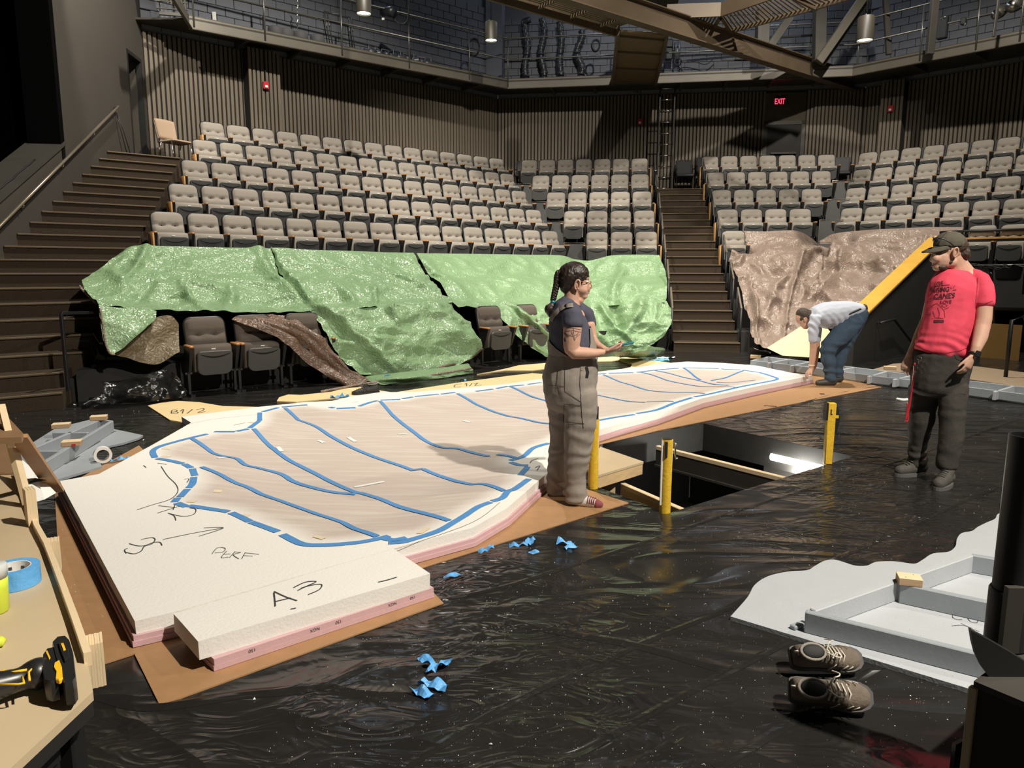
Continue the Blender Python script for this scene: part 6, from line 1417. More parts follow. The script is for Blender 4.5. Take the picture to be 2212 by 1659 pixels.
# bits and flakes of foam: uncountable debris
m = MB()
def flake(p, s):
    vs = [p + Vector((rnd.uniform(-1, 1), rnd.uniform(-1, 1), rnd.uniform(0, .5))) * s for _ in range(3)]; vs.append(p + Vector((0, 0, s * .8)))
    m.add(vs, [(0, 1, 2), (0, 3, 1), (1, 3, 2), (2, 3, 0)])
k = 0
while k < 4200:
    x, y = rnd.uniform(0, 2212), rnd.uniform(790, 1659); p = G(x, y, .001)
    if inpoly(p.x, p.y, slabW) or inpoly(p.x, p.y, [q for q in PIT]) or inpoly(p.x, p.y, AW): continue
    if p.x < -.8 and p.y < 2.9: continue
    if noise.noise(p * .8) < rnd.uniform(-.5, .2): continue
    z = .022 if inpoly(p.x, p.y, wv + [G(2320, 1120), G(2330, 1560)]) else (.0075 if segdist(p.x, p.y, slabW) < .35 and p.y < 7 else .001)
    p.z = z; flake(p, rnd.choice((.0007, .0009, .0012, .0012, .0016, .0022)) * (1 + p.y * .14)); k += 1
for x, y, s in ((1272, 1489, .006), (783, 1408, .008), (1117, 1280, .006), (1060, 1608, .008), (2010, 880, .035), (82, 842, .03), (268, 960, .03), (310, 952, .02), (160, 875, .02), (850, 1480, .006), (25, 1600, .008), (550, 1510, .01)):
    flake(G(x, y, .003), s)
o = m.build('foam_crumbs', 'white_flake'); o['kind'] = 'stuff'; o['label'] = 'tiny white foam crumbs scattered over the black floor'
m = MB(); a, b = G(1650, 876, .010), G(1678, 878, .010); m.beam(a, b, .012, .006); tag(m.build('wood_sliver', 'steel_dark'), 'thin dark sliver on the hardboard in front of the far foam end', 'stick')
m = MB(); q = G(1776, 851, .0105); m.box(q, (.05, .04, .008)); tag(m.build('metal_tag', 'steel_dark'), 'small grey plate on the hardboard before the bending man', 'plate')
# ================================================================== LAMPS, SIGNS, ALARMS
def pendant(px, py, Y, dia, label, rod):
    c_ = Q(px, py, Y); t = thing('pendant_lamp', label, 'lamp', c_, 0, 'cylindrical pendant house lamps'); r = dia / 2; n = 28; h = dia * 1.35
    def rg(rr, z): return [Vector((rr * math.cos(2 * math.pi * k / n), rr * math.sin(2 * math.pi * k / n), z)) for k in range(n)]
    m = MB(); m.loft([rg(r * .93, .04), rg(r * .93, 0), rg(r, 0), rg(r, h), rg(r * .9, h + .02)], True); o = m.build('can', 'lamp_can', t, False, (0, 0, 0)); smooth_angle(o, 40)
    m = MB(); m.loft([rg(r * .92, .035), rg(r * .92, .03)], True); m.build('glowing_lens', 'lamp_glow', t, False, (0, 0, 0))
    m = MB(); m.tube([(0, 0, h), (0, 0, h + rod)], .016, 6); m.build('stem', 'black_metal', t, True, (0, 0, 0))
    m = MB()
    for a in (0, 2.1, 4.2): m.tube([(r * .8 * math.cos(a), r * .8 * math.sin(a), h + .02), (r * .5 * math.cos(a), r * .5 * math.sin(a), h + .05)], .012, 6)
    m.build('top_clips', 'chrome', t, True, (0, 0, 0))
pendant(786, 30, 15.5, .30, 'pendant cylinder lamp at the top left of the three, over the left bank', 4)
pendant(1061, 88, 18.6, .30, 'pendant cylinder lamp in front of the gallery corner, middle of the three', 5)
pendant(1868, 88, 14.6, .30, 'pendant cylinder lamp over the right bank, rightmost of the three', 5)
def textmesh(body, size, M, mt, name, parent, ext=.003, shear=0):
    cu = bpy.data.curves.new('txt', 'FONT'); cu.body = body; cu.size = size; cu.align_x = 'CENTER'; cu.align_y = 'CENTER'; cu.extrude = ext; cu.shear = shear; cu.offset = size * .012
    o = bpy.data.objects.new('t', cu); COL.objects.link(o); me = bpy.data.meshes.new_from_object(o.evaluated_get(bpy.context.evaluated_depsgraph_get())); bpy.data.objects.remove(o)
    me.transform(M); me.materials.clear(); me.materials.append(MATS[mt]); q = bpy.data.objects.new(name, me); COL.objects.link(q); q.parent = parent; return q
off = Vector(AB[:2]).dot(nb); e = PN(1682, 222, nb, off) + nx * .12
t = thing('exit_sign', 'red glowing EXIT sign above the back wall door', 'sign', e)
ang = math.atan2(ux.y, ux.x); R4 = Matrix.Rotation(ang, 4, 'Z') @ Matrix.Rotation(math.radians(90), 4, 'X')
m = MB(); m.bbox((0, 0, 0), (.36, .05, .24), Matrix.Rotation(ang, 3, 'Z'), .01); m.build('sign_box', 'steel_dark', t, False, (0, 0, 0))
textmesh('EXIT', .19, Matrix.Translation(nx * .03) @ R4 @ Matrix.Diagonal((.72, 1.1, 1, 1)), 'exit_glow', 'glowing_letters', t)
def alarm(p, ang, label):
    t = thing('fire_alarm', label, 'alarm', p, ang, 'red fire alarm boxes on the slatted walls')
    m = MB(); m.bbox((0, -.03, 0), (.14, .06, .17), None, .01); m.build('alarm_box', 'red_alarm', t, False, (0, 0, 0))
    m = MB(); m.bbox((0, -.07, -.03), (.07, .03, .06), None, .01); m.build('strobe', 'paper_white', t, False, (0, 0, 0))
    m = MB(); m.box((0, -.03, .8), (.02, .02, 1.4)); m.build('conduit', 'slat_back', t, False, (0, 0, 0))
q = pA[0].lerp(pA[1], .5); z_ = Q(565, 186, q.y).z; alarm((q.x, q.y, z_) - NA * .05 if False else Vector((q.x, q.y, z_)) - NA * .045, math.radians(40), 'red fire alarm box on the slatted pilaster at left')
q = PN(1382, 264, nb, off); alarm(q + nx * .045, ang, 'red fire alarm box on the back wall left of the ladder')
q = pD[0].lerp(pD[1], .5); z_ = Q(1927, 236, q.y).z; alarm(Vector((q.x, q.y, z_)) - ND * .045, math.radians(-46), 'red fire alarm box on the slatted pilaster at right')
# ================================================================== GALLERY CLUTTER
def gp_(px, py, depth, a=0, b_=1):                    # point on the gallery, depth behind the fascia
    d = (FA[b_] - FA[a]).normalized(); s = Vector((-d.y, d.x, 0)); n = (s.x, s.y); return PN(px, py, n, FA[a].dot(s) + depth)
for i, x in enumerate((596, 619, 650, 686)):
    p = gp_(x, 80 + i * 5, .3); t = thing('lamp_drum', 'grey fabric-covered drum on the left gallery floor, %s from left' % ORD[i], 'drum', (p.x, p.y, FZ1 - .05), 0, 'grey drums lying on the left gallery')
    m = MB(); m.tube([(0, 0, 0), (0, 0, .05), (0, 0, .22), (0, 0, .25)], [.14, .17, .17, .14], 16); m.build('drum', 'chair_grey', t, True, (0, 0, 0))
    m = MB(); m.tube([(.16 * math.cos(k), .16 * math.sin(k), .15 + .14 * math.sin(k / 2) ** 2) for k in [j * .35 for j in range(10)]], .008, 5); m.build('rope', 'duct_band', t, True, (0, 0, 0))
for i, x in enumerate((800, 815, 832, 845, 862, 878, 893, 910, 926)):
    p = gp_(x, 113 + (x - 800) * .2, .35); t = thing('stage_lamp', 'dark stage lamp resting on the left gallery edge, %s in the row' % ORD[i], 'stage lamp', (p.x, p.y, FZ1 - .03), rnd.uniform(0, 3), 'row of dark stage lamps on the gallery floor')
    m = MB(); m.tube([(-.14, 0, .1), (.02, 0, .11), (.12, 0, .12), (.14, 0, .12)], [.07, .085, .1, .1], 12); m.build('housing', 'duct', t, True, (0, 0, 0))
    m = MB(); m.tube([(0, -.1, .1), (0, -.1, .24), (0, .1, .24), (0, .1, .1)], .012, 5); m.build('yoke', 'duct_band', t, True, (0, 0, 0))
t = thing('leaning_doorframe', 'tall black metal door frame leaning on the left gallery wall', 'frame')
q0, q1, q2, q3 = (gp_(x, y, .9) for x, y in ((712, 92), (700, 24), (752, 36), (760, 102)))
for a, b in ((q0, q1), (q1, q2), (q2, q3)):
    for o_ in (0, .07): m = MB(); m.tube([a + Vector((o_, 0, -o_ * .3)), b + Vector((o_, 0, -o_ * .3))], .014, 6); m.build('frame_bar', 'pipe_steel', t, True)
t = thing('spotlight', 'black spotlight clamped on the left gallery top rail', 'stage lamp'); p = gp_(838, 26, 0)
m = MB(); m.tube([p + Vector((-.15, .05, .02)), p + Vector((.05, -.02, 0)), p + Vector((.17, -.06, -.02))], [.1, .12, .13], 14); m.build('housing', 'duct', t, True)
m = MB(); m.tube(catmull([p + Vector((.1, 0, -.1)), p + Vector((.25, 0, -.25)), p + Vector((.45, .02, -.2)), p + Vector((.52, .05, .3))], 5), .012, 5); m.build('cord', 'cable', t, True)
m = MB(); m.box(p + Vector((-.12, 0, -.16)), (.06, .04, .05)); m.build('clamp', 'white_strip', t)
def coil(p, r, label, mt='cable'):
    m = MB(); pts = []
    for k in range(60):
        a = k * .42; rr = r * (1 + .1 * math.sin(k * .7)); pts.append(p + Vector((rr * .75 * math.cos(a), .002 * k, rr * math.sin(a))))
    m.tube(pts, .014, 5); tag(m.build('cable_coil', mt, None, True), label, 'cable')
coil(gp_(1023, 100, -.03), .2, 'black cable coil hanging on the gallery rail by the corner'); coil(gp_(1287, 97, -.03, 1, 2), .14, 'dark cable coil hanging on the back gallery rail beside the hoses')
for i, (x, dx, y0) in enumerate(((1137, -3, 44), (1172, 4, 41), (1211, 2, 48), (1252, -6, 66))):
    t = thing('duct_hose', 'black flexible hose hanging on the back gallery wall, %s from left' % ORD[i], 'hose', (0, 0, 0), 0, 'four black hoses on the back gallery')
    pts = [PN(x + dx * math.sin(k * .8 + i), 170 - k * (170 - y0) / 11, nb, off - .35) for k in range(12)]
    if i == 0: pts[-1] = PN(1130, 50, nb, off - .35); pts.append(PN(1145, 42, nb, off - .4))
    c_ = catmull(pts, 3); m = MB(); m.tube(c_, [.095 * (1 + .12 * math.sin(k * 1.9 + i)) for k in range(len(c_))], 10); m.build('hose', 'duct', t, True)
    for k in range(3, len(c_) - 2, 5): m = MB(); m.tube([c_[k], c_[k] + (c_[k + 1] - c_[k]) * .3], .112, 10); m.build('band', 'duct_band', t, True)
t = thing('hoist', 'grey chain hoist machine on the back gallery right of the bridge', 'hoist')
p = PN(1445, 108, nb, off - .5); m = MB(); m.bbox(p, (.2, .18, .55), None, .03); m.build('housing', 'duct', t)
p = PN(1463, 108, nb, off - .5); m = MB(); m.tube([p + Vector((0, 0, -.25)), p + Vector((0, 0, .2))], .09, 12); m.build('motor', 'duct_band', t, True)
m = MB(); m.tube([p + Vector((.02, -.05, -.32)) + Vector((.1 * math.cos(k), 0, .1 * math.sin(k))) for k in [j * .5 for j in range(13)]], .02, 6); m.build('ring', 'duct', t, True)
m = MB(); m.tube(catmull([PN(x, y, nb, off - .45) for x, y in ((1463, 150), (1475, 132), (1500, 133), (1525, 139), (1545, 123))], 5), .014, 5); m.build('cord', 'cable', t, True)
m = MB(); m.tube([PN(x, y, nb, off - .5) for x, y in ((1432, 160), (1438, 132), (1470, 132), (1474, 162))], .014, 5); m.build('stand', 'duct', t, True)
for i, (x, y) in enumerate(((2036, 60), (2082, 46))):
    p = gp_(x, y, .0, 2, 3); t = thing('speaker_box' if i == 0 else 'stage_lamp', ('black speaker box hanging on the right gallery rail', 'small lamp with bright glint on the right gallery rail')[i], ('speaker', 'stage lamp')[i])
    m = MB(); m.bbox(p, ((.22, .16, .5), (.12, .12, .16))[i], Matrix.Rotation(-.8, 3, 'Z'), .02); m.build('housing', 'duct', t)
    m = MB(); m.ell(p + Vector((-.02, -.1, .2 - .3 * i)), (.03, .03, .03)); m.build('clamp', 'chrome', t, True)
for i, (x, y, r) in enumerate(((2160, 26, .13), (2195, 8, .16))):
    p = gp_(x, y, .1, 2, 3); t = thing('stage_lamp', ('shiny stage lamp on the right gallery, left of two at the picture corner', 'shiny stage lamp on the right gallery at the top right picture corner')[i], 'stage lamp', (0, 0, 0), 0, 'shiny stage lamps in the top right corner')
    m = MB(); m.tube([p + Vector((.2, .1, .1)), p, p + Vector((-.14, -.1, -.08))], [r * .6, r, r * .9], 14); m.build('housing', 'steel_dark', t, True)
    m = MB(); m.tube([p + Vector((-.14, -.1, -.08)), p + Vector((-.15, -.11, -.085))], r * .8, 14); m.build('lens', 'chrome', t, True)
# wall socket plate on the left gallery arm, chain
m = MB(); q = gp_(463, 36, .9); m.box(q, (.08, .02, .2)); tag(m.build('wall_plate', 'white_strip', None), 'white switch plate on the dark left gallery wall', 'switch')
m = MB(); m.tube([gp_(642 + 2 * math.sin(k * 2.1), 62 - k * 5, .3) for k in range(18)], .012, 5); tag(m.build('hanging_chain', 'chrome', None, True), 'silver twisted chain hanging above the grey gallery drums', 'chain')
# ================================================================== PEOPLE
mat('skin', (.56, .33, .235), .55, 0, .08, 14, .1, 120, spec=.35)
mat('skin_man', (.50, .295, .21), .55, 0, .10, 14, .1, 120, spec=.35)
mat('hair_dark', (.022, .013, .009), .4, 0, .4, 30, .5, 90, stretch=(1, 1, .3))
mat('hair_brown', (.05, .032, .021), .6, 0, .4, 40, .5, 90)
mat('shirt_navy', (.075, .076, .102), .85, 0, .1, 20, .2, 200, spec=.2)
mat('overall_grey', (.27, .235, .20), .9, 0, .12, 18, .3, 260, spec=.15)
mat('shirt_red', (.62, .062, .10), .85, 0, .10, 6, .15, 200, spec=.2)
mat('pants_black', (.048, .043, .037), .85, 0, .3, 9, .3, 160, spec=.2)
mat('shirt_pale', (.50, .525, .60), .85, 0, .06, 8, .2, 200, spec=.2)
mat('jeans', (.055, .085, .125), .85, 0, .2, 14, .3, 260, spec=.2)
mat('cap_olive', (.085, .076, .056), .85, 0, .12, 20, .2, 220, spec=.2)
mat('print_dark', (.09, .015, .022), .8, 0, 0)
mat('tattoo', (.10, .075, .075), .7, 0, 0)
mat('phone_teal', (.03, .22, .28), .3, 0, 0)
mat('lens', (.02, .02, .022), .08, 0, 0)
mat('lips', (.42, .16, .13), .5, 0, 0)
mat('sock_white', (.62, .58, .54), .9, 0, .1, 40); mat('sock_red', (.24, .06, .07), .9, 0, .1); mat('gold', (.35, .16, .08), .3, .3, 0)
mat('shoe_dust', (.06, .055, .047), .8, 0, .3, 30, .3, 90)
def mpp(p): return (p - EYE).dot(CF) / FPX                   # metres per pixel at a point
def volume(mb, pts, n=16, caps=True):
    """pts: (px, py, Y, half width in pixels, half depth in m) -> closed lofted limb"""
    P = [Q(a, b, c) for a, b, c, _, _ in pts]; N = len(P); rings = []
    for i in range(N):
        t = (P[min(i + 1, N - 1)] - P[max(i - 1, 0)]).normalized(); v = CF - t * CF.dot(t); v = v.normalized() if v.length > .2 else Vector((0, 1, 0))
        s = t.cross(v).normalized(); rw = pts[i][3] * mpp(P[i]); rd = pts[i][4]
        rings.append((P[i], t, s, v, rw, rd))
    out = []
    def rg(c, s, v, rw, rd, k): return [c + s * (rw * k * math.cos(a)) - v * (rd * k * math.sin(a)) for a in [2 * math.pi * j / n for j in range(n)]]
    c, t, s, v, rw, rd = rings[0]; e = min(rw, rd) * .5
    for f, k in ((1, .25), (.8, .62), (.4, .9)): out.append(rg(c - t * e * f, s, v, rw, rd, k))
    for c, t, s, v, rw, rd in rings: out.append(rg(c, s, v, rw, rd, 1))
    c, t, s, v, rw, rd = rings[-1]; e = min(rw, rd) * .5
    for f, k in ((.4, .9), (.8, .62), (1, .25)): out.append(rg(c + t * e * f, s, v, rw, rd, k))
    mb.loft(out); return mb
def finish(mb, name, m, parent, voxel=.008, smooth=4, wr=0.0, wscale=14, seed=0, stretch=(1, 1, 1), fn=None):
    me = mb.mesh('tmp'); o = bpy.data.objects.new('tmp', me); COL.objects.link(o)
    r = o.modifiers.new('r', 'REMESH'); r.mode = 'VOXEL'; r.voxel_size = voxel
    if smooth: s = o.modifiers.new('s', 'SMOOTH'); s.iterations = smooth; s.factor = .5
    me2 = bpy.data.meshes.new_from_object(o.evaluated_get(bpy.context.evaluated_depsgraph_get())); bpy.data.objects.remove(o)
    if wr or fn:
        nr = [v.normal.copy() for v in me2.vertices]
        for v, n_ in zip(me2.vertices, nr):
            d = 0
            if wr:
                q = Vector((v.co.x * stretch[0], v.co.y * stretch[1], v.co.z * stretch[2])) * wscale + Vector((seed, seed * 2, 0))
                d += wr * ((1 - abs(noise.noise(q)) * 3) * .7 + (1 - abs(noise.noise(q * 2.3)) * 3) * .3)
            if fn: d += fn(v.co)
            v.co += n_ * d
    og = worldloc(parent)
    for v in me2.vertices: v.co -= og
    me2.materials.clear(); me2.name = name
    return link(name, me2, m, parent, True)
def hand(mb, wr_, d, nrm, side, sc, curls, thumb=(.5, .25)):
    """wrist, finger direction, palm-out normal, thumb side (+1/-1 along nrm x d)"""
    d = d.normalized(); nrm = (nrm - d * nrm.dot(d)).normalized(); s = nrm.cross(d) * side
    rings = []
    for f, w_, th in ((-.02, .026, .020), (.02, .030, .018), (.05, .038, .016), (.085, .041, .014), (.098, .038, .011)):
        c = wr_ + d * f * sc; rings.append([c + s * (w_ * sc * math.cos(a)) + nrm * (side * th * sc * math.sin(a)) for a in [2 * math.pi * k / 14 for k in range(14)]])
    mb.loft(rings)
    for i, (off, L, r) in enumerate(((.030, .070, .0088), (.010, .079, .0090), (-.010, .073, .0086), (-.029, .056, .0076))):
        p = wr_ + d * .088 * sc + s * off * sc; ang = 0; dd = d
        fan = s * (off * 1.6); q0 = p - d * .03 * sc; mb.cap(q0, p, .0095 * sc, r * sc, 8)
        for k, (fr, cu) in enumerate(zip((.46, .31, .23), curls[i])):
            ang += cu; dd = (d * math.cos(ang) - nrm * math.sin(ang) + fan * (1 if k == 0 else .5)).normalized()
            q = p + dd * L * fr * sc; mb.cap(p, q, r * sc * (1 - .07 * k), r * sc * (.93 - .07 * k), 8); p = q
    p = wr_ + d * .022 * sc + s * .026 * sc; a, b = thumb
    t1 = (d * math.cos(a) + s * math.sin(a) - nrm * .25).normalized(); q = p + t1 * .045 * sc; mb.cap(p, q, .0125 * sc, .0105 * sc, 8)
    t2 = (t1 + d * b - nrm * .15).normalized(); q2 = q + t2 * .032 * sc; mb.cap(q, q2, .0105 * sc, .0095 * sc, 8)
    t3 = (t2 + d * b).normalized(); mb.cap(q2, q2 + t3 * .024 * sc, .0092 * sc, .0072 * sc, 8)
def decal_pts(bvh, px, py, lift=.003):
    d = ray(px, py).normalized(); h, n_, _, _ = bvh.ray_cast(EYE, d)
    return None if h is None else h + (n_ if n_.dot(d) < 0 else -n_) * lift
def bvh_of(o):
    og = worldloc(o); return BVHTree.FromPolygons([v.co + og for v in o.data.vertices], [tuple(p.vertices) for p in o.data.polygons])
def decal_lines(bvh, strokes, wpx, name, m, parent, lift=.003):
    mb = MB()
    for st in strokes:
        c = []
        for (x0, y0), (x1, y1) in zip(st[:-1], st[1:]):
            k = max(2, int(math.hypot(x1 - x0, y1 - y0) / 1.5))
            for j in range(k): c.append((x0 + (x1 - x0) * j / k, y0 + (y1 - y0) * j / k))
        c.append(st[-1]); L_, R_ = [], []
        for i, (x, y) in enumerate(c):
            dx, dy = c[min(i + 1, len(c) - 1)][0] - c[max(i - 1, 0)][0], c[min(i + 1, len(c) - 1)][1] - c[max(i - 1, 0)][1]; l = math.hypot(dx, dy) or 1
            a, b = decal_pts(bvh, x - dy / l * wpx / 2, y + dx / l * wpx / 2, lift), decal_pts(bvh, x + dy / l * wpx / 2, y - dx / l * wpx / 2, lift)
            if a is None or b is None: continue
            L_.append(a); R_.append(b)
        n = len(L_)
        if n > 1: mb.add(L_ + R_, [(i, i + n, i + n + 1, i + 1) for i in range(n - 1) if (L_[i] - L_[i + 1]).length < .06])
    return mb.build(name, m, parent) if mb.v else None
def decal_text(bvh, body, x0, y0, x1, y1, rise, name, m, parent, shear=.15):
    cu = bpy.data.curves.new('txt', 'FONT'); cu.body = body; cu.size = 1; cu.shear = shear; cu.offset = .018
    o = bpy.data.objects.new('t', cu); COL.objects.link(o); me = bpy.data.meshes.new_from_object(o.evaluated_get(bpy.context.evaluated_depsgraph_get())); bpy.data.objects.remove(o)
    xs = [v.co.x for v in me.vertices]; ys = [v.co.y for v in me.vertices]; ok = True; og = worldloc(parent)
    bm = bmesh.new(); bm.from_mesh(me); bmesh.ops.triangulate(bm, faces=bm.faces); bmesh.ops.subdivide_edges(bm, edges=[e for e in bm.edges if e.calc_length() > .25], cuts=1)
    kill = []
    for v in bm.verts:
        u, w_ = (v.co.x - min(xs)) / (max(xs) - min(xs)), (v.co.y - min(ys)) / (max(ys) - min(ys))
        p = decal_pts(bvh, x0 + (x1 - x0) * u, y1 - (y1 - y0) * w_ - rise * u, .004)
        if p is None: kill.append(v)
        else: v.co = p - og
    bmesh.ops.delete(bm, geom=kill, context='VERTS'); bm.to_mesh(me); bm.free(); me.materials.clear(); return link(name, me, m, parent)

# ------------------------------------------------------------------ the woman in overalls
WY = 4.80
wm = thing('person', 'woman in grey overalls with long braid, glasses and tattooed arm, holding a phone', 'person', G(1230, 1082))
b = MB()
hc = Q(1242, 601, WY); b.ell(hc, (.088, .072, .098))
b.ell(Q(1255, 622, WY), (.062, .058, .066)); b.ell(Q(1260, 640, WY), (.030, .036, .020))
b.cap(Q(1270, 606, WY), Q(1275, 621, WY), .009, .012, 8); b.ell(Q(1273, 622, WY), (.013, .016, .009))
b.ell(Q(1267, 601, WY), (.020, .05, .012)); b.ell(Q(1268, 631, WY), (.012, .022, .006)); b.ell(Q(1267, 635, WY), (.011, .02, .006))
b.ell(Q(1257, 626, WY - .03), (.04, .03, .03)); b.ell(Q(1246, 648, WY), (.05, .04, .03))
volume(b, [(1238, 628, WY, 17, .056), (1235, 648, WY, 18, .058), (1230, 662, WY, 24, .075), (1228, 676, WY, 30, .11)])
volume(b, [(1230, 680, WY, 33, .15), (1232, 730, WY, 40, .13), (1235, 790, WY, 46, .14), (1231, 830, WY, 44, .15)])
for sg in (-1, 1): volume(b, [(1240 if sg < 0 else 1214, 850, WY + .09 * sg, 26, .07), (1248 if sg < 0 else 1212, 960, WY + .09 * sg, 18, .055), (1243 if sg < 0 else 1205, 1060, WY + .09 * sg, 13, .04), (1246 if sg < 0 else 1206, 1084 if sg < 0 else 1066, WY + .09 * sg, 10, .035)])
AY = WY - .205
volume(b, [(1238, 676, AY + .03, 19, .058), (1237, 705, AY, 20.5, .062), (1235, 735, AY, 19, .058), (1234, 752, AY, 17, .052)])
volume(b, [(1229, 752, AY, 13, .05), (1240, 762, AY, 14.5, .05), (1262, 763, AY + .01, 13.5, .045), (1284, 763, AY + .03, 10.5, .037), (1300, 761, AY + .05, 7.6, .029)])
wrw = Q(1303, 761, AY + .06); hand(b, wrw, Vector((.93, .18, .20)), Vector((.25, -.35, -1)), 1, .93, ((.25, .55, .6), (.3, .6, .6), (.35, .6, .6), (.4, .6, .6)), (.35, .5))
volume(b, [(1270, 700, WY + .17, 15, .05), (1276, 735, WY + .17, 15, .05), (1290, 748, WY + .05, 11, .038), (1306, 755, WY - .05, 7.5, .028)])
hand(b, Q(1309, 755, WY - .06), Vector((.9, -.3, .05)), Vector((.3, -.2, -1)), -1, .9, ((.5, .8, .6), (.55, .8, .6), (.6, .8, .6), (.6, .8, .6)), (.5, .3))
body = finish(b, 'body', 'skin', wm, .0055, 3)
m = MB()
for a in range(14): pass
ec = Q(1247, 615, WY - .074); ar = [ec + Vector((.016 * math.cos(t_) + .004 * math.sin(t_), -.006 - .006 * math.sin(t_ + .5), .030 * math.sin(t_))) for t_ in [k * .35 for k in range(18)]]
m.tube(ar, .0065, 7, True); m.ell(ec, (.013, .006, .022)); m.ell(ec + Vector((.006, -.006, -.026)), (.008, .006, .009)); m.build('ear', 'skin', wm, True)
m = MB(); m.ell(Q(1270.5, 629, WY - .004), (.011, .022, .0055)); m.ell(Q(1270, 632.5, WY - .004), (.010, .02, .006)); m.build('lips', 'lips', wm, True)
m = MB(); m.ell(Q(1267.5, 609, WY - .035), (.010, .014, .010)); m.build('eye', 'white_strip', wm, True); m = MB(); m.tube([Q(1262, 600, WY - .057), Q(1266, 598, WY - .052), Q(1271, 600, WY - .03)], .0045, 6); m.build('eyebrow', 'hair_dark', wm, True)
b = MB(); b.ell(Q(1239, 594, WY), (.104, .083, .088)); b.ell(Q(1224, 607, WY), (.052, .074, .088)); b.ell(Q(1231, 598, WY), (.078, .086, .085)); b.cap(Q(1214, 590, WY), Q(1206, 588, WY), .022, .016)
b.cap(Q(1252, 604, WY - .066), Q(1256, 611, WY - .062), .014, .008, 8); b.ell(Q(1222, 622, WY), (.034, .06, .03))
finish(b, 'hair', 'hair_dark', wm, .005, 3, .0022, 22, 3, (1.8, .6, 1.8))
bc = catmull([Q(x, y, WY - .01) for x, y in ((1208, 588), (1204, 600), (1203, 612), (1200, 625), (1197, 638), (1195, 648))], 8); m = MB()
for st in range(3):
    m.tube([p + Vector((.011 * math.cos(k * .62 + st * 2.09), .010 * math.sin(k * 1.24 + st * 4.18), 0)) for k, p in enumerate(bc)], [.016 - .00015 * k for k in range(len(bc))], 8)
m.build('braid', 'hair_dark', wm, True)
m = MB(); m.tube([Q(1195, 649, WY - .01), Q(1194, 655, WY - .01)], .017, 10); m.build('hair_tie', 'phone_teal', wm, True)
b = MB(); b.cap(Q(1194, 655, WY - .01), Q(1187, 668, WY - .02), .014, .034); b.cap(Q(1187, 668, WY - .02), Q(1188, 682, WY - .02), .034, .012); finish(b, 'braid_tail', 'hair_dark', wm, .005, 2, .002, 30, 1, (2, 2, .5))
m = MB(); m.tube([Q(1206, 585, WY - .02), Q(1211, 588, WY - .03)], .006, 6); m.build('hair_band', 'chrome', wm, True)
b = MB()
volume(b, [(1232, 655, WY, 22, .085), (1226, 663, WY, 29, .13), (1224, 674, WY, 36, .175), (1225, 690, WY, 40, .185), (1229, 712, WY, 44, .175), (1233, 740, WY, 48, .165), (1237, 765, WY, 50, .16), (1238, 785, WY, 51, .165)])
for sg in (-1, 1): volume(b, [(1228 + (6 if sg < 0 else 20), 668, WY + .14 * sg, 19, .06), (1237 if sg < 0 else 1262, 682, WY + .195 * sg, 22.5, .07), (1238 if sg < 0 else 1266, 702, WY + .208 * sg, 23, .072)])
shirt = finish(b, 'shirt', 'shirt_navy', wm, .007, 9, .003, 9, 2, (1, 1, 1.2))
m = MB(); nk = [Q(1234 + 19.5 * math.cos(k * .45), 655 + 5 * math.cos(k * .45) + 1.5, WY + .066 * math.sin(k * .45)) for k in range(14)]; m.tube(nk, .006, 6, True); m.build('neckband', 'shirt_navy', wm, True)
b = MB()
volume(b, [(1237, 768, WY, 53, .172), (1236, 785, WY, 56, .18), (1234, 800, WY, 58, .19), (1231, 818, WY, 60, .20), (1231, 840, WY, 58, .198), (1235, 862, WY, 55, .19)])
volume(b, [(1250, 850, WY - .10, 40, .10), (1254, 880, WY - .10, 37, .10), (1254, 907, WY - .10, 35, .098), (1249, 957, WY - .10, 31, .088), (1247, 983, WY - .10, 28.5, .08), (1243, 1020, WY - .10, 24, .07), (1242, 1046, WY - .10, 22, .064), (1245, 1066, WY - .11, 25, .066), (1247, 1080, WY - .12, 26, .066)])
volume(b, [(1216, 850, WY + .08, 40, .10), (1217, 885, WY + .09, 34, .10), (1217, 917, WY + .10, 30, .095), (1211, 960, WY + .11, 25, .085), (1208, 985, WY + .11, 23, .08), (1204, 1033, WY + .11, 23, .07), (1204, 1062, WY + .11, 24, .066)])
def wfold(p):
    z = p.z; d = 0
    if z < .75: d += .0045 * math.sin((z * 70) + 6 * noise.noise(p * 7)) * (.35 + .65 * max(0, math.exp(-((z - .42) / .12) ** 2) + math.exp(-((z - .1) / .09) ** 2)))
    return d
pants = finish(b, 'overalls', 'overall_grey', wm, .008, 9, .0038, 7, 5, (1, 1, 1.3), wfold)
# bib, side panels and straps follow the shirt surface
bs_ = bvh_of(shirt)
def onshirt(side_y, z, ang_):                               # cast from the body axis outwards at height z
    ax = Q(1234, 700, WY); o_ = Vector((ax.x, ax.y, z)); d = Vector((math.cos(ang_), math.sin(ang_), 0)); h, n_, _, _ = bs_.ray_cast(o_ + d * .6, -d)
    return (h + d * .008) if h is not None else o_ + d * .17
m = MB(); zt_, zb_ = Q(1240, 706, WY).z, Q(1240, 775, WY).z; vs = []; nA2, nZ = 28, 12
for i in range(nA2 + 1):
    for j in range(nZ + 1):
        a = -.95 + 1.9 * i / nA2; v = j / nZ; z = zb_ + (zt_ - zb_) * v * (1 if abs(a) < .62 else max(.25, 1 - (abs(a) - .62) * 2.3)); vs.append(onshirt(0, z, a) + Vector((.004, 0, 0)))
m.add(vs, [(i * (nZ + 1) + j, (i + 1) * (nZ + 1) + j, (i + 1) * (nZ + 1) + j + 1, i * (nZ + 1) + j + 1) for i in range(nA2) for j in range(nZ)]); m.build('bib', 'overall_grey', wm, True)
m = MB(); vs = []; zt2 = Q(1190, 745, WY).z
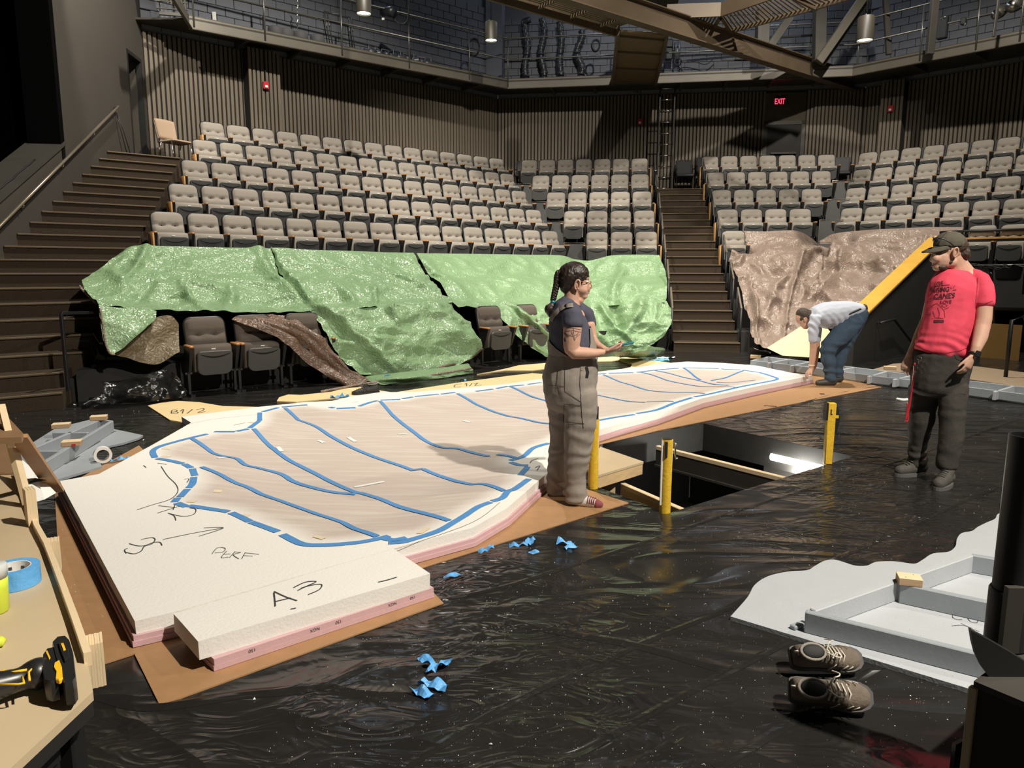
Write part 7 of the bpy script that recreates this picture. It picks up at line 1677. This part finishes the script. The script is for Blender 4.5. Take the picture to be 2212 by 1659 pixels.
for i in range(nA2 + 1):
    for j in range(nZ + 1):
        a = math.pi - 1.75 + 3.5 * i / nA2; v = j / nZ; z = zb_ - .02 + (zt2 - zb_ + .02) * v * max(.12, 1 - (abs(a - math.pi) / 1.75) ** 1.3 * .9) * 1.4; vs.append(onshirt(0, z, a))
m.add(vs, [(i * (nZ + 1) + j, (i + 1) * (nZ + 1) + j, (i + 1) * (nZ + 1) + j + 1, i * (nZ + 1) + j + 1) for i in range(nA2) for j in range(nZ)]); m.build('back_panel', 'overall_grey', wm, True)
for st in ([(1184, 748), (1184, 725), (1187, 705), (1194, 688), (1206, 673), (1222, 663), (1238, 661)],):
    c = catmull([Vector((x, y, 0)) for x, y in st], 6); L_, R_ = [], []
    for i, p in enumerate(c):
        t_ = (c[min(i + 1, len(c) - 1)] - c[max(i - 1, 0)]).normalized(); w_ = 6 if i < 14 else 4.5
        a_, b_ = decal_pts(bs_, p.x + t_.y * w_ + (3 if i < 12 else 0), p.y - t_.x * w_, .008), decal_pts(bs_, p.x - t_.y * w_ + (3 if i < 12 else 0), p.y + t_.x * w_, .008)
        if a_ and b_: L_.append(a_); R_.append(b_)
    n = len(L_); m = MB(); m.add(L_ + R_, [(i, i + n, i + n + 1, i + 1) for i in range(n - 1)]); m.build('strap', 'overall_grey', wm, True)
bp_ = bvh_of(pants)
decal_lines(bp_, [[(1254, 795), (1252, 830), (1254, 850), (1257, 900), (1260, 925)], [(1205, 800), (1203, 830), (1208, 852)], [(1220, 797), (1220, 845), (1254, 868)], [(1183, 832), (1219, 835)], [(1219, 873), (1254, 876)], [(1219, 873), (1217, 912), (1262, 915)]], 1.2, 'seam', 'steel_dark', wm)
decal_lines(bp_, [[(1266, 792), (1269, 804), (1267, 816)]], 6, 'pocket_opening', 'near_black', wm); decal_lines(bp_, [[(1256, 786), (1256, 800)]], 5, 'belt_loop', 'overall_grey', wm)
ba = bvh_of(body)
decal_lines(ba, [[(1218, 706), (1254, 712)], [(1219, 716), (1238, 714), (1256, 718)], [(1234, 716), (1241, 736), (1250, 716)], [(1217, 718), (1228, 728), (1240, 716)], [(1226, 722), (1236, 727), (1248, 722)], [(1238, 702), (1241, 736)], [(1246, 728), (1252, 722)], [(1221, 709), (1230, 704), (1240, 702)]], .9, 'tattoo', 'tattoo', wm, .0012)
decal_lines(ba, [[(1219, 719), (1227, 727)], [(1219, 730), (1221, 738)]], 3.5, 'tattoo', 'tattoo', wm, .0012)
m = MB(); y_ = WY - .075
for y2 in (WY - .072, WY + .072): m.tube([Q(1249, 608, y2), Q(1262, 609, y2), Q(1272, 610, y2 * .6 + WY * .4)], .0022, 6)
for y2 in (WY - .034, WY + .034):
    c_ = Q(1276, 615, y2); m.tube([c_ + Vector((.004 * math.sin(t_ * 2), .030 * math.cos(t_) * (1 if True else 0), .021 * math.sin(t_))) for t_ in [k * .42 for k in range(15)]], .0022, 6, True)
m.tube([Q(1276, 612, WY - .006), Q(1277, 611, WY), Q(1276, 612, WY + .006)], .002, 6); m.build('glasses', 'gold', wm, True)
# feet in striped socks
for k, (x0, y0, x1, y1, Y0, Y1) in enumerate(((1244, 1082, 1299, 1094, WY - .12, WY - .17), (1206, 1066, 1230, 1073, WY + .11, WY + .06))):
    b = MB(); a_, c_ = Q(x0, y0, Y0), Q(x1, y1, Y1); a_.z = .045; c_.z = .022; f_ = (c_ - a_); b.cap(a_, a_ + f_ * .5, .042, .036); b.cap(a_ + f_ * .5, a_ + f_ * .9, .038, .024); b.ell(a_ + Vector((0, 0, -.008)), (.045, .036, .03)); 
    sk = finish(b, 'sock', 'sock_white', wm, .006, 2)
    for v in sk.data.vertices:
        if v.co.z < .0065: v.co.z = .0065
    if k == 0:
        b2 = MB(); b2.cap(a_ + f_ * .86, a_ + f_ * .93, .034, .025); finish(b2, 'sock_toe', 'sock_red', wm, .005, 2)
        for fr in (.50, .58, .66, .74):
            m = MB(); q = a_ + f_ * fr; u_ = f_.normalized(); s2 = Vector((-u_.y, u_.x, 0)); m.tube([q + s2 * (.0395 * math.cos(t_)) + Vector((0, 0, .0375 * math.sin(t_))) for t_ in [k2 * .26 for k2 in range(13)]], .0035, 5); m.build('sock_stripe', 'sock_red', wm, True)
ph = thing('phone', 'phone in a teal case held flat in the hand of woman in overalls', 'phone', Q(1336, 750, AY + .10))
Rp = Matrix.Rotation(.12, 3, 'Z') @ Matrix.Rotation(-.16, 3, 'Y') @ Matrix.Rotation(-.2, 3, 'X')
m = MB(); m.bbox((.02, .02, .012), (.155, .076, .012), Rp, .004); m.build('case', 'phone_teal', ph, False, (0, 0, 0)); m = MB(); m.bbox(Vector((.02, .02, .012)) + Rp @ Vector((0, 0, .0064)), (.146, .068, .002), Rp, .0005); m.build('screen', 'lens', ph, False, (0, 0, 0))

# ------------------------------------------------------------------ the man in the red shirt
MY = 5.32
mn = thing('person', 'man in red printed T-shirt, olive cap and black trousers, looking down at the floor', 'person', G(2012, 1030))
b = MB()
b.ell(Q(2050, 533, MY), (.100, .076, .112)); b.ell(Q(2036, 558, MY), (.075, .064, .085)); b.ell(Q(2026, 577, MY), (.035, .042, .030)); b.ell(Q(2050, 566, MY), (.055, .062, .05))
b.cap(Q(2014, 549, MY), Q(2012, 562, MY), .010, .014, 8); b.ell(Q(2014, 563, MY), (.014, .019, .010)); b.ell(Q(2014, 543, MY), (.018, .055, .012)); b.ell(Q(2019, 572, MY), (.012, .026, .007)); b.ell(Q(2020, 577, MY), (.011, .024, .007)); b.ell(Q(2022, 558, MY - .03), (.03, .03, .03))
volume(b, [(2058, 555, MY + .01, 20, .062), (2066, 572, MY + .02, 23, .064), (2072, 588, MY + .03, 29, .075), (2074, 602, MY + .03, 42, .10)])
volume(b, [(2068, 610, MY, 46, .11), (2056, 660, MY, 44, .10), (2044, 720, MY, 46, .10), (2036, 790, MY, 48, .10)])
volume(b, [(1998, 800, MY + .08, 24, .07), (1990, 900, MY + .10, 18, .06), (1984, 1000, MY + .12, 14, .045)]); volume(b, [(2060, 800, MY - .05, 24, .07), (2056, 900, MY - .1, 18, .06), (2046, 1010, MY - .12, 14, .045)])
LY = MY - .10                                               # his left arm, right in the picture
volume(b, [(2124, 612, LY + .03, 17, .055), (2127, 650, LY - .02, 16.5, .055), (2125, 690, LY - .05, 16, .052), (2122, 705, LY - .06, 16, .05), (2117, 730, LY - .09, 15, .045), (2109, 752, LY - .12, 11, .036), (2104, 766, LY - .13, 9, .03)])
hand(b, Q(2102, 768, LY - .13), Vector((-.42, -.12, -.9)), Vector((.5, -.85, .1)), -1, 1.0, ((.25, .35, .25), (.3, .4, .3), (.35, .4, .3), (.4, .45, .3)), (.4, .35))
RY = MY + .14
volume(b, [(2016, 640, RY, 14, .05), (2004, 690, RY, 13, .048), (1990, 720, RY - .02, 12.5, .045), (1976, 750, RY - .05, 10, .036), (1966, 768, RY - .06, 8, .03)])
hand(b, Q(1965, 769, RY - .06), Vector((-.30, -.1, -.95)), Vector((-.75, -.6, .2)), 1, 1.0, ((.35, .6, .4), (.4, .65, .4), (.45, .7, .4), (.5, .7, .4)), (.45, .3))
body = finish(b, 'body', 'skin_man', mn, .0058, 3)
m = MB(); ec = Q(2063, 545, MY - .078); ar = [ec + Vector((.017 * math.cos(t_), -.008 - .006 * math.sin(t_), .031 * math.sin(t_))) for t_ in [k * .35 for k in range(18)]]; m.tube(ar, .0065, 7, True); m.ell(ec, (.014, .006, .024)); m.build('ear', 'skin_man', mn, True)
b = MB(); b.ell(Q(2063, 530, MY), (.086, .081, .07)); b.ell(Q(2078, 546, MY), (.042, .070, .050)); b.ell(Q(2052, 541, MY), (.040, .080, .03)); b.ell(Q(2084, 552, MY), (.024, .055, .03)); finish(b, 'hair', 'hair_brown', mn, .005, 2, .004, 40, 2)
b = MB(); b.ell(Q(2032, 577, MY), (.050, .052, .030)); b.ell(Q(2045, 566, MY), (.040, .064, .03)); b.ell(Q(2020, 570, MY), (.014, .03, .006)); finish(b, 'beard', 'hair_brown', mn, .005, 2, .002, 40, 4)
m = MB(); m.ell(Q(2016, 574.5, MY), (.012, .024, .005)); m.build('lips', 'lips', mn, True)
m = MB(); m.ell(Q(2019, 550, MY - .036), (.010, .013, .007)); m.build('eye', 'white_strip', mn, True); m = MB(); m.tube([Q(2012, 545, MY - .03), Q(2018, 543, MY - .05), Q(2026, 545, MY - .062)], .006, 6); m.build('eyebrow', 'hair_brown', mn, True)
b = MB(); b.ell(Q(2052, 526, MY), (.112, .088, .088)); cap_ = finish(b, 'cap_crown', 'cap_olive', mn, .006, 3)
zc = Q(2052, 533, MY).z
for v in cap_.data.vertices:
    lim = zc - worldloc(mn).z + (-.001 + .10 * (v.co.x - (Q(2052, 533, MY).x - worldloc(mn).x)) * .0)
    if v.co.z < lim: v.co.z = lim - (lim - v.co.z) * .04
m = MB(); rings = []
for k in range(13):
    f = k / 12; th = math.pi * (.5 + f) ; yy = .078 * math.sin(math.pi * (f - .5)); ln = .105 * math.cos(math.pi * (f - .5)) ** .6 if 0 < k < 12 else .0
    p0 = Q(2022, 531.5, MY) + Vector((.012 + .045 * (1 - math.cos(math.pi * (f - .5))), yy, .002)); p1 = p0 + Vector((-ln, 0, -.36 * ln)) + Vector((0, 0, -.02 * abs(yy) / .078))
    rings.append([p0, p0.lerp(p1, .5) + Vector((0, 0, .007)), p1, p1 - Vector((0, 0, .006)), p0.lerp(p1, .5) + Vector((0, 0, .0)), p0 - Vector((0, 0, .008))])
m.loft(rings); o = m.build('cap_brim', 'cap_olive', mn, True)
bc_ = bvh_of(cap_)
decal_lines(bc_, [[(2012, 531), (2040, 533), (2082, 531)]], 1.5, 'cap_seam', 'near_black', mn); decal_lines(bc_, [[(2046, 500), (2036, 512), (2026, 530)]], 1, 'cap_seam', 'near_black', mn)
m = MB()
for dy in (-.055, .0): m.ell(Q(2021, 518, MY + dy), (.016, .028, .018), Matrix.Rotation(.3, 3, 'Y'))
m.build('sunglass_lens', 'lens', mn, True); m = MB(); m.tube([Q(2022, 514, MY - .07), Q(2038, 516, MY - .09), Q(2052, 524, MY - .094), Q(2060, 531, MY - .092)], .004, 6); m.tube([Q(2017, 514, MY - .08), Q(2015, 513, MY), Q(2017, 514, MY + .03)], .004, 6); m.build('sunglass_frame', 'seat_shell', mn, True)
b = MB()
volume(b, [(2077, 601, MY + .03, 36, .095), (2073, 609, MY + .02, 49, .12), (2069, 617, MY + .01, 54, .135), (2062, 628, MY, 55, .14), (2058, 643, MY, 54, .145), (2055, 672, MY - .01, 55, .14), (2050, 700, MY - .02, 55, .145), (2043, 722, MY - .02, 54, .15), (2039, 745, MY - .02, 57, .155), (2035, 757, MY - .02, 60, .155)])
volume(b, [(2094, 594, MY + .03, 11, .065), (2106, 600, MY + .0, 16, .07), (2117, 608, LY + .04, 19, .072), (2124, 622, LY + .02, 20, .072), (2126, 640, LY - .01, 20, .07), (2126, 658, LY - .03, 19.5, .07)])
volume(b, [(2040, 606, MY + .06, 15, .07), (2026, 614, MY + .10, 16, .07), (2020, 628, RY, 16, .065), (2014, 645, RY + .02, 15, .06)])
def rfold(p):
    z = p.z; return .007 * math.sin(z * 95 + p.x * 30 + 5 * noise.noise(p * 6)) * math.exp(-((z - .98) / .10) ** 2) * (1 if p.x > 2.9 else .3)
shirt = finish(b, 'shirt', 'shirt_red', mn, .007, 10, .003, 7, 8, (1, 1, 1), rfold)
bs_ = bvh_of(shirt)
m = MB(); m.tube([Q(2075 + 29 * math.cos(k * .45), 591 + 7 * math.sin(k * .45) - 8 * math.cos(k * .45), MY + .03 - .078 * math.sin(k * .45)) for k in range(14)], .008, 6, True); m.build('neckband', 'shirt_red', mn, True)
decal_lines(bs_, [[(1976, 757), (2000, 762), (2040, 763), (2075, 757), (2094, 749)], [(2108, 655), (2128, 656), (2144, 650)], [(2112, 600), (2110, 625), (2108, 655)]], .8, 'stitching', 'print_dark', mn)
decal_text(bs_, 'LOVE', 2021, 609, 2038, 618, 2, 'printed_word', 'print_dark', mn)
decal_text(bs_, 'RAISING', 2009, 621, 2051, 632, 2, 'printed_word', 'print_dark', mn)
decal_text(bs_, "CANE'S", 2019, 634, 2063, 645, 2, 'printed_word', 'print_dark', mn)
decal_text(bs_, 'LOVE', 2032, 649, 2056, 656, 1, 'printed_word', 'print_dark', mn)
decal_lines(bs_, [[(2013, 620), (2032, 617)], [(2034, 617), (2052, 615)], [(2054, 620), (2055, 624)], [(2059, 622), (2063, 617)], [(2058, 627), (2066, 626)], [(2007, 646), (2038, 645)], [(2041, 645), (2055, 644)]], 1.2, 'printed_line', 'print_dark', mn)
decal_lines(bs_, [[(2034, 660), (2040, 656), (2047, 660), (2040, 664), (2034, 660)], [(2040, 668), (2050, 664)], [(2003, 668), (2008, 665), (2008, 671)], [(2000, 676), (2012, 677)], [(2002, 680), (2012, 680)], [(2015, 676), (2018, 677)], [(2013, 688), (2016, 688)], [(2014, 660), (2024, 655), (2032, 662), (2040, 672), (2041, 686)], [(2016, 672), (2020, 686), (2038, 688)], [(2026, 664), (2030, 678), (2028, 686)]], .9, 'printed_line', 'print_dark', mn)
decal_lines(bs_, [[(2018, 694), (2039, 694)]], 6, 'printed_block', 'print_dark', mn)
b = MB()
volume(b, [(2036, 758, MY - .02, 58, .145), (2036, 785, MY - .01, 60, .15), (2030, 815, MY, 60, .15), (2027, 838, MY, 58, .14)])
volume(b, [(1998, 835, MY + .07, 33, .09), (1994, 870, MY + .09, 30, .088), (1989, 909, MY + .10, 26, .082), (1986, 930, MY + .11, 22, .078), (1983, 961, MY + .12, 18, .068), (1980, 990, MY + .13, 18, .064), (1980, 1003, MY + .13, 19, .064)])
volume(b, [(2058, 835, MY - .05, 32, .09), (2058, 870, MY - .08, 28, .085), (2057, 904, MY - .10, 25, .08), (2055, 948, MY - .12, 25, .075), (2049, 985, MY - .13, 23, .068), (2045, 1007, MY - .13, 21, .066)])
def pfold(p):
    return .006 * math.sin(p.z * 60 + 8 * noise.noise(p * 5)) * (math.exp(-((p.z - .12) / .1) ** 2) + .6 * math.exp(-((p.z - .48) / .1) ** 2))
pants = finish(b, 'trousers', 'pants_black', mn, .008, 9, .005, 6, 11, (1, 1, 1.2), pfold)
bp_ = bvh_of(pants); decal_lines(bp_, [[(2060, 764), (2066, 775), (2080, 781), (2092, 782)], [(2072, 812), (2085, 815)], [(2074, 850), (2086, 852)]], 1, 'seam', 'steel_dark', mn)
for x0, y0, x1, y1, Y0, Y1 in ((1990, 1012, 1922, 1014, MY + .14, MY + .06), (2050, 1016, 2022, 1044, MY - .13, MY - .30)):
    b = MB(); a_, c_ = Q(x0, y0, Y0), Q(x1, y1, Y1); a_.z = .06; c_.z = .045; f_ = c_ - a_; f_.z = 0; f_ = f_.normalized() * .20; b.cap(a_, a_ + f_ * .5 + Vector((0, 0, .0)), .048, .046); b.cap(a_ + f_ * .4 + Vector((0, 0, -.005)), a_ + f_ + Vector((0, 0, -.015)), .050, .040); b.cap(a_ + Vector((0, 0, .06)), a_ + f_ * .5, .045, .04)
    sh = finish(b, 'shoe', 'shoe_dust', mn, .006, 2)
    u_ = f_.normalized(); s2 = Vector((-u_.y, u_.x, 0)); m = MB(); ol = []
    for k in range(24):
        t_ = 2 * math.pi * k / 24; c2 = a_ + f_ * (.5 + .72 * math.cos(t_)); ol.append(Vector((c2.x, c2.y, 0)) + s2 * (.056 * math.sin(t_)) * (1 + .12 * math.cos(t_)))
    m.loft([[p + Vector((0, 0, .001)) for p in ol], [p + Vector((0, 0, .022)) for p in ol], [p + (a_ + f_ * .5 - p) * .04 * Vector((1, 1, 0)).length for p in [Vector((p.x, p.y, .03)) for p in ol]]]) if False else m.prism(ol, .001, .028)
    m.build('sole', 'shoe_sole', mn)
    for k in range(4):
        q = a_ + f_ * (.42 + .12 * k) + Vector((0, 0, .058 - .008 * k)); m = MB(); m.tube([q - s2 * .025, q + Vector((0, 0, .006)), q + s2 * .025], .004, 5); m.build('lace', 'shoe_sole', mn, True)
wq = Q(2105, 764, LY - .13); m = MB(); ax = Vector((-.35, -.1, -.93)); s2 = Vector((.93, 0, -.35)); v2 = ax.cross(s2)
m.tube([wq + s2 * (.034 * math.cos(t_)) + v2 * (.031 * math.sin(t_)) for t_ in [k * .45 for k in range(14)]], .009, 6, True); m.build('watch_strap', 'black_metal', mn, True)
m = MB(); m.bbox(wq + Vector((.002, -.036, .002)), (.040, .013, .044), Matrix.Rotation(.3, 3, 'Y'), .005); m.build('watch_face', 'lens', mn)
m = MB(); m.tube(catmull([Q(1976, 785, MY - .16), Q(1971, 830, MY - .02), Q(1964, 880, MY), Q(1957, 905, MY)], 8), .007, 6); m.tube(catmull([Q(1961, 880, MY), Q(1956, 908, MY), Q(1962, 905, MY), Q(1960, 870, MY)], 6), .006, 6); m.build('red_cord', 'red_alarm', mn, True)
m = MB(); kq = Q(1985, 775, MY - .17); m.tube([kq + Vector((.014 * math.cos(k), -.012, .014 * math.sin(k))) for k in [j * .5 for j in range(13)]], .003, 5, True)
for k in range(6): m.box(kq + Vector((.03 * math.sin(k * 2.1), -.012 - .006 * (k % 2), -.02 - .016 * k)), (.014, .004, .032), Matrix.Rotation(k * .7, 3, 'Y'))
m.build('keys', 'chrome', mn)

# ------------------------------------------------------------------ the man bending over
BY = 9.95
bm_ = thing('person', 'man in pale shirt and jeans bending over to touch the far end of foam', 'person', G(1795, 826))
b = MB()
b.ell(Q(1736, 684, BY), (.105, .082, .115), Matrix.Rotation(.5, 3, 'Y')); b.ell(Q(1740, 697, BY), (.075, .062, .08), Matrix.Rotation(.3, 3, 'Y')); b.cap(Q(1731, 698, BY), Q(1733, 703, BY), .014, .014, 8); b.ell(Q(1740, 707, BY), (.04, .04, .03))
volume(b, [(1742, 690, BY, 8, .055), (1750, 686, BY, 9, .06), (1758, 684, BY, 13, .09)]); volume(b, [(1762, 688, BY, 16, .15), (1800, 676, BY, 20, .14), (1840, 674, BY, 19, .14)])
for dy, x3, y3 in ((-.19, 1750, 800), (.19, 1762, 796)):
    o_ = 0 if dy < 0 else 6
    volume(b, [(1757 + o_, 700, BY + dy, 8.5, .052), (1757 + o_, 735, BY + dy * 1.05, 8, .05), (1757 + o_, 752, BY + dy, 7.6, .048), (1755 + o_, 775, BY + dy, 6.5, .042), (1753 + o_, 792, BY + dy, 5, .033)])
    hand(b, Q(1752 + o_, 795, BY + dy), Vector((-.55, -.15, -.8)), Vector((-.7, -.3, .6)), 1 if dy < 0 else -1, 1.0, ((.25, .4, .3), (.3, .4, .3), (.3, .45, .3), (.35, .45, .3)), (.5, .3))
for dy, xo in ((-.13, 0), (.16, 12)): volume(b, [(1842, 698, BY + dy * .7, 9, .05), (1795 + xo * 2, 752, BY + dy, 7, .045), (1798 + xo, 816, BY + dy, 5, .035)])
body = finish(b, 'body', 'skin', bm_, .008, 2)
m = MB(); m.tube([Q(1740 + 2.6 * math.cos(k), 690 + 4 * math.sin(k), BY - .085) for k in [j * .5 for j in range(13)]], .008, 6, True); m.ell(Q(1740, 690, BY - .08), (.014, .008, .02)); m.build('ear', 'skin', bm_, True)
b = MB(); b.ell(Q(1737, 680, BY), (.112, .09, .088), Matrix.Rotation(.45, 3, 'Y')); b.ell(Q(1730, 686, BY), (.05, .08, .07)); b.ell(Q(1746, 681, BY), (.07, .085, .075)); finish(b, 'hair', 'hair_brown', bm_, .007, 2, .004, 35, 3)
b = MB()
volume(b, [(1752, 692, BY, 15, .14), (1762, 684, BY, 22, .21), (1780, 681, BY, 28, .205), (1800, 680, BY, 29, .19), (1820, 676, BY, 26, .185), (1840, 671, BY, 21, .18), (1856, 669, BY, 13, .17)])
for dy in (-.2, .2):
    o_ = 0 if dy < 0 else 6; volume(b, [(1762 + o_, 686, BY + dy * .9, 13, .075), (1758 + o_, 702, BY + dy, 11, .07), (1757 + o_, 720, BY + dy * 1.05, 10.5, .07), (1757 + o_, 736, BY + dy * 1.05, 9.5, .066)])
def bfold(p): return .010 * math.sin(p.x * 55 + p.z * 40 + 4 * noise.noise(p * 5)) * math.exp(-((p.z - .82) / .14) ** 2)
finish(b, 'shirt', 'shirt_pale', bm_, .010, 7, .005, 6, 4, (1, 1, 1), bfold)
b = MB()
volume(b, [(1862, 672, BY, 12, .175), (1852, 684, BY, 20, .19), (1842, 694, BY, 24, .19)])
volume(b, [(1848, 688, BY - .09, 22, .115), (1830, 710, BY - .11, 23, .115), (1806, 732, BY - .12, 20, .105), (1790, 750, BY - .13, 18, .095), (1788, 768, BY - .13, 16, .085), (1792, 792, BY - .13, 13, .072), (1793, 812, BY - .13, 12, .07), (1795, 820, BY - .13, 12, .07)])
volume(b, [(1848, 690, BY + .1, 20, .11), (1838, 716, BY + .13, 18, .105), (1824, 742, BY + .15, 16, .095), (1818, 762, BY + .16, 14, .085), (1811, 792, BY + .17, 11, .07), (1810, 812, BY + .17, 10, .068)])
def jfold(p): return .009 * math.sin(p.z * 42 + 6 * noise.noise(p * 4)) * (1 if p.z < .6 else .3)
finish(b, 'jeans', 'jeans', bm_, .010, 7, .006, 5, 6, (1, 1, 1), jfold)
m = MB(); m.tube(catmull([Q(1868, 668, BY - .05), Q(1858, 668, BY - .17), Q(1846, 673, BY - .185), (Q(1834, 679, BY - .17))], 5), .013, 6); m.ell(Q(1867, 668, BY - .06), (.04, .06, .07)); m.build('belt', 'black_metal', bm_, True)
for x0, x1, y1, Y_ in ((1799, 1768, 824, BY - .13), (1813, 1800, 815, BY + .17)):
    b = MB(); a_, c_ = Q(x0, 822, Y_), Q(x1, y1, Y_); a_.z = .06; c_.z = .04; b.cap(a_, c_, .058, .042); b.cap(a_ + Vector((.0, 0, .05)), a_.lerp(c_, .5), .05, .045); s_ = finish(b, 'shoe', 'steel_dark', bm_, .008, 2)
    for v in s_.data.vertices:
        if v.co.z < .008: v.co.z = .008
m = MB(); m.tube([Q(1753, 789, BY - .19) + Vector((.036 * math.cos(k), .034 * math.sin(k), 0)) for k in [j * .5 for j in range(13)]], .008, 6, True); m.build('wristband', 'masking', bm_, True)
